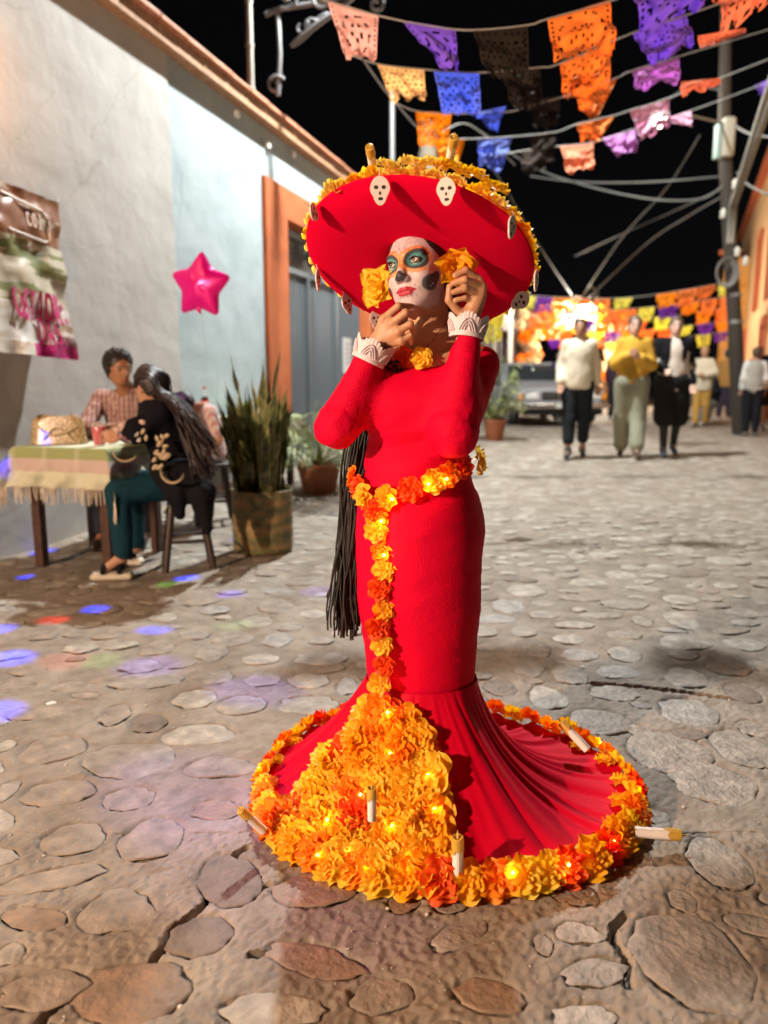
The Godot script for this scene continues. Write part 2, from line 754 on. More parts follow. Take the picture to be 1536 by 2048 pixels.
# ---------------------------------------------------------------- the street
const STONES := [   # x, z, half width, half depth, turn, tone
	[-0.98,-3.17,0.07,0.1,0,1], [-0.73,-3.1,0.07,0.09,0,0], [-0.51,-3.03,0.08,0.06,0,2], [-0.26,-3.06,0.11,0.07,0,5], [-0.68,-3.29,0.1,0.1,10,0], [-0.47,-3.27,0.07,0.09,0,5],
	[-0.45,-3.45,0.07,0.06,0,0], [-0.35,-3.65,0.07,0.07,0,2], [-0.61,-3.54,0.08,0.09,0,2], [-0.65,-2.84,0.06,0.07,0,0], [-0.47,-2.82,0.07,0.07,0,0], [-0.29,-2.82,0.08,0.07,0,2],
	[-0.14,-2.77,0.04,0.08,0,5], [-0.69,-2.64,0.08,0.08,0,2], [-0.51,-2.59,0.09,0.08,15,0], [-0.27,-2.6,0.11,0.08,0,0], [-0.91,-2.79,0.14,0.08,12,0], [-1.18,-2.76,0.09,0.05,0,1],
	[-1.19,-2.53,0.12,0.06,20,1], [-0.93,-2.5,0.05,0.08,0,1], [-0.8,-2.45,0.06,0.07,10,3], [-0.61,-2.36,0.12,0.08,0,2], [-1.04,-2.25,0.1,0.09,25,1], [-0.78,-2.19,0.14,0.11,0,0],
	[-0.49,-2.13,0.11,0.06,0,1], [-0.92,-2,0.1,0.07,8,1], [-0.71,-1.97,0.07,0.06,0,1], [-1.07,-2.01,0.03,0.06,0,0], [-1.2,-2.27,0.03,0.04,0,2], [-0.45,-1.91,0.07,0.05,0,4],
	[-0.56,-3.8,0.09,0.14,20,0], [-1.39,-3.74,0.07,0.07,0,-1], [-1.18,-3.89,0.1,0.07,0,-1], [-1.25,-3.33,0.07,0.06,0,-1], [-1.55,-3.33,0.07,0.06,0,-1], [-1.44,-2.94,0.08,0.06,0,-1],
	[-1.4,-2.76,0.07,0.06,0,-1], [0.63,-3.78,0.09,0.12,0,5], [0.54,-3.55,0.1,0.07,0,5], [0.79,-3.63,0.08,0.07,0,0], [1.05,-3.61,0.11,0.05,0,0], [1.24,-3.54,0.05,0.08,0,0],
	[1.43,-3.56,0.07,0.14,0,2], [0.9,-3.47,0.1,0.05,0,2], [1.09,-3.34,0.08,0.06,0,0], [0.64,-3.38,0.06,0.07,0,0], [0.46,-3.38,0.06,0.07,0,0], [0.83,-3.29,0.07,0.06,0,2],
	[1.32,-3.23,0.11,0.09,0,2], [1.58,-3.23,0.09,0.08,0,2], [0.46,-3.18,0.06,0.05,0,0], [0.66,-3.17,0.06,0.1,0,0], [0.83,-3.1,0.08,0.07,0,5], [1.02,-3.1,0.07,0.09,0,2],
	[1.26,-3.08,0.06,0.06,0,5], [0.58,-2.93,0.06,0.09,0,0], [0.73,-2.86,0.07,0.1,0,0], [0.93,-2.89,0.09,0.07,-8,5], [1.17,-2.82,0.08,0.1,-15,0], [0.44,-2.74,0.06,0.08,0,3],
	[0.6,-2.65,0.07,0.1,0,2], [0.85,-2.69,0.09,0.07,-5,0], [1.33,-2.69,0.06,0.09,0,3], [1.07,-2.53,0.1,0.12,-8,5], [0.73,-2.45,0.11,0.1,0,0], [0.85,-2.38,0.04,0.06,20,0],
	[1,-2.35,0.06,0.04,0,3], [1.23,-2.4,0.05,0.06,0,0], [1.53,-2.98,0.04,0.06,0,0], [0.78,-4.08,0.11,0.12,0,2], [1.16,-4.24,0.11,0.08,0,2], [1.4,-4.41,0.09,0.1,0,2],
	[1.52,-4.6,0.07,0.07,0,2], [1.74,-5.39,0.14,0.09,0,2], [1.25,-4.88,0.05,0.11,0,2], [2.01,-5.08,0.08,0.15,0,2], [2.17,-4.73,0.14,0.11,0,2], [2.31,-5.27,0.06,0.13,0,2],
	[1.55,-3.88,0.09,0.09,0,2], [1.23,-3.79,0.12,0.08,0,0], [0.82,-3.83,0.06,0.06,0,0], [1.11,-4.55,0.07,0.07,0,0], [1.43,-4.91,0.1,0.09,0,2], [0.62,-1.37,0.11,0.14,0,0],
	[0.41,-1.44,0.05,0.03,-8,1], [0.67,-1.55,0.03,0.04,0,0], [0.81,-1.68,0.07,0.1,0,0], [0.37,-1.23,0.06,0.03,0,2], [0.2,-1.28,0.07,0.04,-15,4], [0.33,-1.41,0.02,0.03,0,1],
	[0.89,-2.23,0.13,0.15,0,0], [0.95,-2.05,0.12,0.12,0,0], [1.13,-2.26,0.09,0.13,0,0], [-0.79,-1.78,0.08,0.07,0,1], [-0.59,-1.78,0.08,0.09,0,1], [-0.78,-1.62,0.12,0.04,22,1],
	[-0.59,-1.51,0.08,0.07,0,1], [-0.39,-1.44,0.07,0.06,15,3], [-0.36,-1.62,0.07,0.1,30,3], [-0.48,-1.29,0.11,0.08,0,4], [-0.21,-1.25,0.1,0.04,0,2], [-0.14,-1.38,0.11,0.04,-18,4],
	[-0.76,-1.38,0.03,0.03,0,1], [-0.65,-1.29,0.08,0.05,10,1]]
const TONES := [Color(0.285, 0.245, 0.20), Color(0.27, 0.215, 0.163), Color(0.36, 0.325, 0.27), Color(0.17, 0.13, 0.103), Color(0.26, 0.165, 0.10), Color(0.285, 0.27, 0.25)]
const MORTAR := Color(0.25, 0.21, 0.167)
const CRACKS := [   # splits in the mortar: points on the ground
	[Vector2(-0.34, -1.74), Vector2(-0.38, -1.70), Vector2(-0.40, -1.66), Vector2(-0.41, -1.60), Vector2(-0.395, -1.55), Vector2(-0.42, -1.50), Vector2(-0.45, -1.46), Vector2(-0.45, -1.41), Vector2(-0.47, -1.36), Vector2(-0.53, -1.35), Vector2(-0.57, -1.31), Vector2(-0.60, -1.265), Vector2(-0.62, -1.22), Vector2(-0.63, -1.15)],
	[Vector2(0.53, -1.50), Vector2(0.49, -1.46), Vector2(0.475, -1.42), Vector2(0.49, -1.37), Vector2(0.47, -1.30)],
	[Vector2(-0.27, -1.60), Vector2(-0.32, -1.56)],
	[Vector2(-0.16, -1.43), Vector2(-0.22, -1.40), Vector2(-0.27, -1.385)],
	[Vector2(0.62, -2.80), Vector2(0.95, -2.74), Vector2(1.3, -2.62)],
]
var stones := []            # [x, z, rx, rz, turn, tone]
var stone_cells := {}


func plan_stones() -> void:
	for s in STONES:
		put_stone(s[0], s[1], s[2], s[3], deg_to_rad(s[4]), s[5] if s[5] >= 0 else 1)
	var tries := 0
	while tries < 11000:
		tries += 1
		var far := tries > 3200
		var z := -rng.randf_range(0.9, 5.6) if not far else -rng.randf_range(5.0, 15.0)
		var x := rng.randf_range(-1.0, 0.9) * absf(z) * 0.62 + rng.randf_range(-0.5, 0.5)
		if x * N.x + z * N.z < OFF + 0.1:
			continue
		var r := rng.randf_range(0.035, 0.085)
		var rx := r * rng.randf_range(0.9, 1.7)
		if not far and near_crack(Vector2(x, z), maxf(rx, r)):
			continue
		if z < -4.2 or absf(z) > 3.0 or not in_hand(x, z):
			put_stone(x, z, rx, r * rng.randf_range(0.7, 1.0), rng.randf_range(-0.6, 0.6), [0, 0, 1, 2, 2, 5, 0, 3][rng.randi() % 8] if z < -3.0 else [0, 1, 1, 3, 0, 4][rng.randi() % 6])


func near_crack(p: Vector2, r: float) -> bool:
	for k in CRACKS[0].size() - 1:
		if Geometry2D.get_closest_point_to_segment(p, CRACKS[0][k], CRACKS[0][k + 1]).distance_to(p) < r + 0.012:
			return true
	return false


func in_hand(x: float, z: float) -> bool:      # the ground whose stones are all listed above
	return z > -2.5 and z < -1.9 and absf(x) < 1.2


func put_stone(x: float, z: float, rx: float, rz: float, turn: float, tone: int) -> void:
	var m := maxf(rx, rz)
	var cx := int(floor(x / 0.4))
	var cz := int(floor(z / 0.4))
	for i in range(cx - 1, cx + 2):
		for j in range(cz - 1, cz + 2):
			for k in stone_cells.get(Vector2i(i, j), []):
				var t: Array = stones[k]
				var dx: float = absf(t[0] - x) / (t[2] + rx + 0.015)
				var dz: float = absf(t[1] - z) / (t[3] + rz + 0.015)
				if dx * dx + dz * dz < 1.0 and stones.size() >= STONES.size():
					return
	var key := Vector2i(cx, cz)
	if not stone_cells.has(key):
		stone_cells[key] = []
	stone_cells[key].append(stones.size())
	stones.append([x, z, rx, rz, turn, tone])


func ground_y(x: float, z: float, cell: float) -> float:
	var y := rise(z) + broad.get_noise_2d(x * 60.0, z * 60.0) * 0.012
	if cell > 0.1:
		return y
	y += fine.get_noise_2d(x * 100.0, z * 100.0) * 0.0035 + absf(fine.get_noise_2d(x * 31.0, z * 31.0)) * 0.004
	var cx := int(floor(x / 0.4))
	var cz := int(floor(z / 0.4))
	var w := maxf(0.009, cell * 0.8)
	for i in range(cx - 1, cx + 2):
		for j in range(cz - 1, cz + 2):
			var key := Vector2i(i, j)
			if not stone_cells.has(key):
				continue
			for k in stone_cells[key]:
				var t: Array = stones[k]
				var dx: float = x - t[0]
				var dz: float = z - t[1]
				if absf(dx) > 0.4 or absf(dz) > 0.4:
					continue
				var q := Vector2(dx, dz).rotated(t[4])
				var e := sqrt(q.x * q.x / (t[2] * t[2]) + q.y * q.y / (t[3] * t[3]))
				var gap: float = (e - 1.0) * minf(t[2], t[3])
				if gap < w:
					y -= 0.004 * (1.0 - smoothstep(0.0, w, gap)) if gap > 0.0 else 0.010
	if cell < 0.02:
		for line in CRACKS:
			for k in line.size() - 1:
				var a: Vector2 = line[k]
				var b: Vector2 = line[k + 1]
				if absf(x - a.x) > 0.4 or absf(z - a.y) > 0.2:
					continue
				var p := Geometry2D.get_closest_point_to_segment(Vector2(x, z), a, b)
				var d := p.distance_to(Vector2(x + fine.get_noise_2d(z * 300.0, x * 300.0) * 0.004, z))
				y -= 0.036 * (1.0 - smoothstep(0.003, 0.0105, d))
	return y


func patch(g: Geo, x0: float, x1: float, z0: float, z1: float, cell: float, hole := Rect2()) -> void:
	var nx := int(round((x1 - x0) / cell))
	var nz := int(round((z1 - z0) / cell))
	var base := g.v.size()
	var core := hole.grow(-cell * 5.0) if hole.size.x > cell * 12.0 else Rect2(0, 90, 0.1, 0.1)
	var outer := hole.grow(-cell * 0.4) if hole.size.x > 0.0 else hole
	for j in nz + 1:
		for i in nx + 1:
			var x := x0 + i * cell
			var z := z0 + j * cell
			var inside := hole.size.x > 0.0 and outer.has_point(Vector2(x, z))
			g.add(Vector3(x, -0.05 if hole.size.x > 0.0 and core.has_point(Vector2(x, z)) else ground_y(x, z, cell) - (0.02 if inside else 0.0), z), Vector2(x, z))
	var inner := hole.grow(-cell * 2.2) if hole.size.x > 0.0 else hole
	for j in nz:
		for i in nx:
			var p := Vector2(x0 + (i + 0.5) * cell, z0 + (j + 0.5) * cell)
			if hole.size.x > 0.0 and inner.has_point(p):
				continue
			var a := base + j * (nx + 1) + i
			g.tri(a, a + 1, a + nx + 1)
			g.tri(a + 1, a + nx + 2, a + nx + 1)


func build_street() -> void:
	plan_stones()
	var m := mat("mortar", Color(1, 1, 1), 0.78)
	tri_tex(m, ntex(noise(0.006, 6, FastNoiseLite.TYPE_SIMPLEX_SMOOTH, 5), 1024, ramp([[0.0, Color(0.19, 0.155, 0.12)], [0.35, Color(0.235, 0.195, 0.152)], [0.6, Color(0.27, 0.226, 0.178)], [0.8, Color(0.305, 0.262, 0.212)], [1.0, Color(0.34, 0.295, 0.24)]])), 0.55, ntex(noise(0.05, 5, FastNoiseLite.TYPE_SIMPLEX, 9), 1024), 0.3)
	m.detail_enabled = true
	m.detail_albedo = ntex(noise(0.09, 4, FastNoiseLite.TYPE_VALUE_CUBIC, 3), 512, ramp([[0.0, Color(0.6, 0.57, 0.55)], [0.4, Color(0.87, 0.855, 0.84)], [0.62, Color(1, 1, 1)], [1.0, Color(1, 1, 1)]]))
	m.detail_blend_mode = BaseMaterial3D.BLEND_MODE_MUL
	var street := thing("street", "", "", Vector3.ZERO)
	tag(street, "", "", "", "structure")
	var g := Geo.new()
	patch(g, -1.6, 2.0, -2.8, -0.6, 0.01, Rect2(-0.96, -1.8, 1.92, 0.8))
	patch(g, -0.96, 0.96, -1.8, -1.0, 0.005)
	patch(g, -4.6, 6.0, -6.4, 3.6, 0.04, Rect2(-1.6, -2.8, 3.6, 2.2))
	patch(g, -40.0, 44.0, -76.0, 24.0, 0.4, Rect2(-4.6, -6.4, 10.6, 10.0))
	hang("mortar", g.bake(), m, street)
	var looks := []
	for k in TONES.size():
		var t: Color = TONES[k]
		var s := mat("river stone %d" % k, Color(1, 1, 1), 0.62 if k != 3 else 0.75)
		tri_tex(s, ntex(noise(0.012, 6, FastNoiseLite.TYPE_SIMPLEX_SMOOTH, 20 + k), 512, ramp([[0.0, t * 0.55], [0.35, t.lerp(MORTAR, 0.35) * 0.85], [0.6, t.lerp(MORTAR, 0.25)], [0.85, t * 1.2], [1.0, t * 1.4]])), 1.9, ntex(noise(0.03, 5, FastNoiseLite.TYPE_SIMPLEX, 40 + k), 512), 0.35)
		looks.append(s)
	var shapes := []
	for k in 12:
		shapes.append([stone_mesh(k, 22, 1.0), stone_mesh(k, 14, 1.0)])
	var order := range(stones.size())
	order.sort_custom(func(a, b): return stone_rank(stones[a]) > stone_rank(stones[b]))
	var left := []
	for n in order.size():
		var t: Array = stones[order[n]]
		var up := rng.randf_range(0.001, 0.0042) * clampf(minf(t[2], t[3]) / 0.08, 0.6, 1.5)
		var xf := Transform3D(Basis(Vector3.UP, t[4]) * Basis.from_scale(Vector3(t[2], up, t[3])), Vector3(t[0], rise(t[1]) + broad.get_noise_2d(t[0] * 60.0, t[1] * 60.0) * 0.012, t[1]))
		if n < 290:
			var o := hang("cobblestone", shapes[order[n] % 12][0 if t[1] > -3.4 else 1], looks[t[5]], street)
			o.transform = xf
		else:
			left.append(xf)
	var mm := MultiMesh.new()
	mm.transform_format = MultiMesh.TRANSFORM_3D
	mm.mesh = shapes[0][1]
	mm.instance_count = left.size()
	for k in left.size():
		mm.set_instance_transform(k, left[k])
	var mi := MultiMeshInstance3D.new()
	mi.name = "far_cobbles"
	mi.multimesh = mm
	mi.material_override = looks[2]
	tag(mi, "", "", "", "stuff")
	street.add_child(mi, true)
	# grit lying about
	var grit := MultiMesh.new()
	grit.transform_format = MultiMesh.TRANSFORM_3D
	var pb := Geo.new()
	pb.ball(Transform3D(Basis.from_scale(Vector3(1, 0.6, 0.8)), Vector3.ZERO), 6, 4)
	grit.mesh = pb.bake()
	grit.instance_count = 700
	for k in 700:
		var z := -rng.randf_range(1.0, 4.5)
		var x := rng.randf_range(-0.6, 0.6) * absf(z)
		var r := rng.randf_range(0.0012, 0.0032) * (1.0 if rng.randf() < 0.93 else 2.2)
		grit.set_instance_transform(k, Transform3D(Basis(Vector3.UP, rng.randf() * TAU) * Basis.from_scale(Vector3.ONE * r), Vector3(x, ground_y(x, z, 0.01) + r * 0.4, z)))
	var gi := MultiMeshInstance3D.new()
	gi.name = "grit"
	gi.multimesh = grit
	gi.material_override = mat("grit", Color(0.5, 0.46, 0.4), 0.7)
	tag(gi, "", "", "", "stuff")
	street.add_child(gi, true)
	var scraps := [[-0.49, -2.56, 0.013, "white paper scrap lying in the violet dot of light"], [-1.19, -2.59, 0.017, "pale pebble like scrap beside the long stone left of the skirt"], [0.80, -2.93, 0.010, "small white chip among the stones past the skirt's far rim"]]
	for q in scraps:
		var t := thing("paper_scrap", q[3], "litter", Vector3(q[0], ground_y(q[0], q[1], 0.01), q[1]))
		var sg := Geo.new()
		sg.sheet(5, 4, func(u, v): return Vector3((u - 0.5) * 2.2 + 0.3 * v, 0.35 + 0.5 * sin(u * 3.0 + v * 2.0), (v - 0.5) * 1.5) * q[2])
		hang("scrap", sg.bake(), mat("scrap paper", Color(0.72, 0.70, 0.66), 0.7), t)


func stone_rank(t: Array) -> float:
	return t[2] * t[3] / (t[1] * t[1] * absf(t[1])) if absf(t[0]) < absf(t[1]) * 0.55 else 0.0


func stone_mesh(k: int, seg: int, h: float) -> ArrayMesh:     # unit stone: radius about 1, top about 1
	var g := Geo.new()
	var n := noise(0.9, 2, FastNoiseLite.TYPE_SIMPLEX_SMOOTH, 70 + k)
	var tilt := Vector2(n.get_noise_2d(3, 9), n.get_noise_2d(9, 3)) * 0.5
	var rings := [[1.0, -1.4], [0.97, -0.1], [0.88, 0.5], [0.66, 0.85], [0.36, 0.98]]
	for r in rings:
		for s in seg:
			var a := TAU * s / seg
			var p := Vector2(cos(a), sin(a))
			var wob := 1.0 + n.get_noise_2d(p.x * 0.9, p.y * 0.9) * 0.26 + n.get_noise_2d(p.x * 2.5 + 9.0, p.y * 2.5) * 0.10
			p *= r[0] * wob
			g.add(Vector3(p.x, r[1] + (tilt.dot(p) * 0.7 + n.get_noise_2d(p.x * 2.2, p.y * 2.2 + 5.0) * 0.6) * (1.0 if r[1] > -1.0 else 0.0), p.y), p)
	var top := g.add(Vector3(0, 1.0, 0))
	for j in rings.size() - 1:
		for s in seg:
			var a := j * seg + s
			var b := j * seg + (s + 1) % seg
			g.tri(a, b, a + seg)
			g.tri(b, b + seg, a + seg)
	for s in seg:
		g.tri((rings.size() - 1) * seg + s, (rings.size() - 1) * seg + (s + 1) % seg, top)
	return g.bake()


# ---------------------------------------------------------------- the white house
func wbox(g: Geo, s0: float, s1: float, h0: float, h1: float, o0: float, o1: float, bev := 0.0) -> void:
	g.box(wp((s0 + s1) / 2, (h0 + h1) / 2, (o0 + o1) / 2), Vector3(s1 - s0, h1 - h0, o1 - o0), Basis(D, Vector3.UP, N), bev)


func plaster(key: String, dark: Color, light: Color, sd: int) -> StandardMaterial3D:
	var m := mat(key, Color(1, 1, 1), 0.9)
	var web := noise(0.004, 1, FastNoiseLite.TYPE_CELLULAR, sd + 2)      # hairline cracks
	web.cellular_return_type = FastNoiseLite.RETURN_DISTANCE2_SUB
	web.domain_warp_enabled = true
	web.domain_warp_amplitude = 40.0
	web.domain_warp_frequency = 0.012
	m.detail_enabled = true
	m.detail_blend_mode = BaseMaterial3D.BLEND_MODE_MUL
	m.detail_albedo = ntex(web, 1024, ramp([[0.0, Color(0.80, 0.79, 0.77)], [0.008, Color(0.95, 0.945, 0.94)], [0.02, Color(1, 1, 1)], [1.0, Color(1, 1, 1)]]))
	return tri_tex(m, ntex(noise(0.005, 6, FastNoiseLite.TYPE_SIMPLEX_SMOOTH, sd), 1024, ramp([[0.0, dark], [0.45, dark.lerp(light, 0.6)], [1.0, light]])), 0.33, ntex(noise(0.007, 5, FastNoiseLite.TYPE_SIMPLEX_SMOOTH, sd + 1), 1024), 0.8)


func build_house() -> void:
	var base := wp(6.3, 0, 0)
	var h := thing("white_house", "long white plastered house wall with orange door frame and tile coping", "house", base)
	var white := plaster("warm white plaster", Color(0.40, 0.38, 0.35), Color(0.515, 0.495, 0.465), 11)
	var pale := plaster("pale blue plaster", Color(0.285, 0.36, 0.38), Color(0.415, 0.48, 0.50), 14)
	var g := Geo.new()
	wbox(g, -5.0, 6.28, -0.1, 3.83, -0.4, 0.0)
	part("wall", g, white, h)
	g = Geo.new()
	wbox(g, 6.28, 8.20, -0.1, 3.83, -0.4, -0.012)
	wbox(g, 8.20, 12.78, 3.28, 3.83, -0.4, -0.012)
	wbox(g, 12.78, 27.0, -0.1, 3.83, -0.4, -0.012)
	part("wall", g, pale, h)
	# orange surround
	var orange := plaster("orange paint", Color(0.38, 0.085, 0.022), Color(0.50, 0.135, 0.04), 17)
	g = Geo.new()
	wbox(g, 8.18, 8.79, -0.1, 3.29, -0.30, 0.035)
	wbox(g, 12.2, 12.80, -0.1, 3.29, -0.30, 0.035)
	wbox(g, 8.79, 12.2, 2.95, 3.29, -0.30, 0.032)
	part("door_frame", g, orange, h)
	# the grey gate: ribbed sheet, posts, scrolled transom
	var steel := mat("grey gate paint", Color(0.105, 0.125, 0.14), 0.55)
	var gate := Geo.new()
	wbox(gate, 8.79, 12.2, 0.02, 2.45, -0.26, -0.22)
	wbox(gate, 8.79, 12.2, 2.86, 2.95, -0.26, -0.18)
	wbox(gate, 8.79, 12.2, 2.42, 2.49, -0.25, -0.16)
	wbox(gate, 8.79, 12.2, 2.49, 2.86, -0.262, -0.25)
	for s in [8.79, 9.92, 11.05, 12.13]:
		wbox(gate, s, s + 0.07, 0.0, 2.42, -0.24, -0.155)
	var gm := part("gate", gate, steel, h)
	var k := 0
	var s := 8.88
	while s < 12.1:
		var near_post := false
		for q in [9.92, 11.05]:
			near_post = near_post or absf(s - q - 0.03) < 0.06
		if not near_post:
			var r := Geo.new()
			wbox(r, s, s + 0.045, 0.05, 2.42, -0.221, -0.195, 0.006)
			part("slat", r, steel, gm)
		s += 0.085
	var scroll := Geo.new()
	for q in 9:
		var c := wp(9.0 + q * 0.38, 2.67, -0.2)
		for side in [-1.0, 1.0]:
			var pts := []
			for e in 15:
				var a := e * 0.5
				var rr := 0.15 * (1.0 - e / 17.0)
				pts.append(c + (D * (cos(a) * rr * side + side * 0.02)) + Vector3.UP * sin(a) * rr)
			scroll.tube(pts, 0.009, 5)
	part("scrollwork", scroll, steel, gm)
	g = Geo.new()
	wbox(g, 11.45, 11.78, 1.18, 1.72, -0.19, -0.165)
	part("notice", g, mat("notice paper", Color(0.62, 0.62, 0.6), 0.7), gm)
	g = Geo.new()
	for q in 5:
		wbox(g, 11.49, 11.73 - 0.03 * (q % 2), 1.62 - q * 0.07, 1.635 - q * 0.07, -0.166, -0.163)
	part("print", g, mat("notice ink", Color(0.3, 0.05, 0.06), 0.7), gm)
	g = Geo.new()
	wbox(g, 8.79, 12.2, -0.05, 0.10, -0.30, -0.06)
	part("doorstep", g, mat("worn step", Color(0.28, 0.25, 0.21), 0.85), h)
	# coping: brick course below, clay tiles on it
	var fascia := tri_tex(mat("brick fascia", Color(1, 1, 1), 0.85), ntex(noise(0.02, 5, FastNoiseLite.TYPE_SIMPLEX, 23), 512, ramp([[0.0, Color(0.24, 0.12, 0.06)], [0.5, Color(0.38, 0.20, 0.105)], [1.0, Color(0.48, 0.29, 0.17)]])), 1.0)
	var clay := tri_tex(mat("clay tile", Color(1, 1, 1), 0.8), ntex(noise(0.02, 5, FastNoiseLite.TYPE_SIMPLEX, 27), 512, ramp([[0.0, Color(0.30, 0.10, 0.05)], [0.5, Color(0.45, 0.17, 0.085)], [1.0, Color(0.55, 0.30, 0.18)]])), 1.4)
	g = Geo.new()
	wbox(g, -5.0, 27.0, 3.81, 3.93, -0.42, 0.11)
	var f := part("coping", g, fascia, h)
	for q in 58:
		var a := 2.6 + q * 0.42
		g = Geo.new()
		wbox(g, a + 0.004, a + 0.414, 3.932, 3.975 + rng.randf() * 0.008, -0.44, 0.15 + rng.randf() * 0.012, 0.008)
		part("tile", g, clay, f)
	# cable clipped down the wall beside the seam, small fittings
	g = Geo.new()
	for q in 3:
		wbox(g, 7.55 + q * 0.75, 7.62 + q * 0.75, 3.70 - 0.1 * (q % 2), 3.76 - 0.1 * (q % 2), -0.012, 0.03, 0.005)
	part("fitting", g, mat("white fitting", Color(0.7, 0.7, 0.68), 0.5), h)

# ---------------------------------------------------------------- marigolds, candles and small lamps
const PETALS := [Color(0.96, 0.57, 0.014), Color(0.95, 0.35, 0.008), Color(0.88, 0.12, 0.008), Color(0.97, 0.73, 0.055), Color(0.96, 0.78, 0.24), Color(0.72, 0.58, 0.40)]
var bloom_shapes := []


func bloom_material(k: int) -> StandardMaterial3D:
	var m := mat("tissue petals %d" % k, PETALS[k], 0.55)
	m.backlight_enabled = true
	m.backlight = (PETALS[k] as Color).linear_to_srgb()
	return m


func bloom_mesh(sd: int) -> ArrayMesh:       # ruffled tissue rosette, radius about 1, opening towards +y
	var g := Geo.new()
	var n := noise(0.8, 2, FastNoiseLite.TYPE_SIMPLEX, sd)
	var bigs := [1.0, 0.84, 0.64, 0.42, 0.22]
	var lifts := [-0.05, 0.28, 0.62, 0.95, 1.2]
	for l in 5:
		var waves := 5.0 + (l + sd) % 3
		var phase := n.get_noise_1d(l * 7.0) * 9.0
		g.sheet(40, 4, func(u, v):
			var a: float = u * TAU
			var t: float = 0.08 + v * 0.92
			var lobe: float = absf(sin(a * waves * 0.5 + phase))
			var crimp: float = sin(a * 19.0 + phase * 3.0) * 0.5 + n.get_noise_3d(cos(a) * 5.0, sin(a) * 5.0, l * 3.0)
			var ruff: float = sin(a * waves + phase * 2.0) * 0.55 + crimp * 0.22
			var r: float = bigs[l] * t * (0.86 + 0.2 * lobe * t + 0.03 * crimp * t)
			var bend: float = lifts[l] + 0.30 * ruff * t + 0.25 * t * t * (0.5 if l < 2 else -0.4)
			return Vector3(cos(a) * r * cos(bend), sin(bend) * r + 0.10 * ruff * t * bigs[l] + l * 0.06, sin(a) * r * cos(bend)), true)
	return g.bake()


func silk_mesh(sd: int) -> ArrayMesh:        # silk flower with broad rounded petals
	var g := Geo.new()
	var n := noise(1.3, 2, FastNoiseLite.TYPE_SIMPLEX, sd)
	for ring in 3:
		var count: int = [7, 6, 5][ring]
		for p in count:
			var a0 := TAU * (p + 0.5 * ring) / count + n.get_noise_1d(p * 3.0 + ring) * 0.3
			var len_: float = [1.0, 0.78, 0.5][ring] * (1.0 + n.get_noise_1d(p * 11.0 + ring * 5.0) * 0.25)
			var lift: float = [0.25, 0.6, 1.0][ring] + n.get_noise_1d(p * 17.0 + ring) * 0.3
			var wide: float = [0.42, 0.36, 0.26][ring]
			var b := Basis(Vector3.UP, a0)
			g.sheet(7, 6, func(u, v):
				var w: float = (u - 0.5) * 2.0
				var width: float = wide * sin(PI * (0.08 + 0.84 * pow(v, 0.8))) * 1.25
				var y: float = sin(lift) * v * len_ + 0.16 * w * w * v + n.get_noise_3d(w * 2.0, v * 3.0, p + ring * 9.0) * 0.10 - 0.18 * v * v
				return b * Vector3(cos(lift) * v * len_ * (1.0 - 0.14 * w * w), y, w * width))
	return g.bake()


func bloom(parent: Node3D, at: Vector3, up: Vector3, r: float, tone: int, called := "marigold") -> MeshInstance3D:
	if bloom_shapes.is_empty():
		for k in 6:
			bloom_shapes.append(bloom_mesh(100 + k))
	var side := up.cross(Vector3(0.3, 0.5, 0.8)).normalized()
	var b := Basis(side, up.normalized(), side.cross(up.normalized())) * Basis(Vector3.UP, rng.randf() * TAU)
	var o := hang(called, bloom_shapes[rng.randi() % 6], bloom_material(tone), parent)
	o.transform = Transform3D(b.scaled_local(Vector3(r, r * rng.randf_range(0.8, 1.1), r)), at - home(parent))
	return o


func home(p: Node) -> Vector3:
	var back := Vector3.ZERO
	while p != self:
		back += (p as Node3D).position
		p = p.get_parent()
	return back


func led(parent: Node3D, at: Vector3, e := 0.006) -> void:
	var g := Geo.new()
	g.ball(Transform3D(Basis.from_scale(Vector3.ONE * 0.0042), Vector3.ZERO), 8, 6)
	var o := hang("led_bulb", g.bake(), glow("led bulb glow", Color(1.0, 0.72, 0.36), 9.0), parent, at - home(parent))
	omni("led_light", Vector3.ZERO, e, Color(1.0, 0.6, 0.25), 0.004, o)


func candle_geo() -> ArrayMesh:              # fluted white candle with gilded drips; stands on y = 0
	var g := Geo.new()
	g.col = Color(0.80, 0.77, 0.76)
	var from := g.idx.size()
	var base := 0
	for k in 2:
		for s in 32:
			var a := TAU * s / 32
			var r := 0.0125 if s % 2 else 0.0105
			g.add(Vector3(cos(a) * r, k * 0.098, sin(a) * r))
	for s in 32:
		g.tri(s, (s + 1) % 32, s + 32)
		g.tri((s + 1) % 32, (s + 1) % 32 + 32, s + 32)
	g.orient(from)
	g.col = Color(0.55, 0.33, 0.05)
	for s in 12:
		pass
	g.sheet(24, 4, func(u, v):
		var a: float = u * TAU
		var low: float = 0.084 - 0.016 * absf(sin(a * 2.5 + 0.6)) - 0.005 * sin(a * 3.0)
		var y: float = lerpf(low, 0.104, v)
		return Vector3(cos(a) * (0.0145 - v * 0.001), y, sin(a) * (0.0145 - v * 0.001)), true)
	g.lathe([Vector2(0.0125, 0.1), Vector2(0.0135, 0.105), Vector2(0.011, 0.107), Vector2(0.005, 0.101), Vector2(0.001, 0.1)], 18)
	g.col = Color(0.7, 0.5, 0.12)
	g.tube([Vector3(0, 0.1, 0), Vector3(0.001, 0.112, 0), Vector3(-0.001, 0.124, 0.001)], [0.0025, 0.003, 0.0006], 6)
	return g.bake()


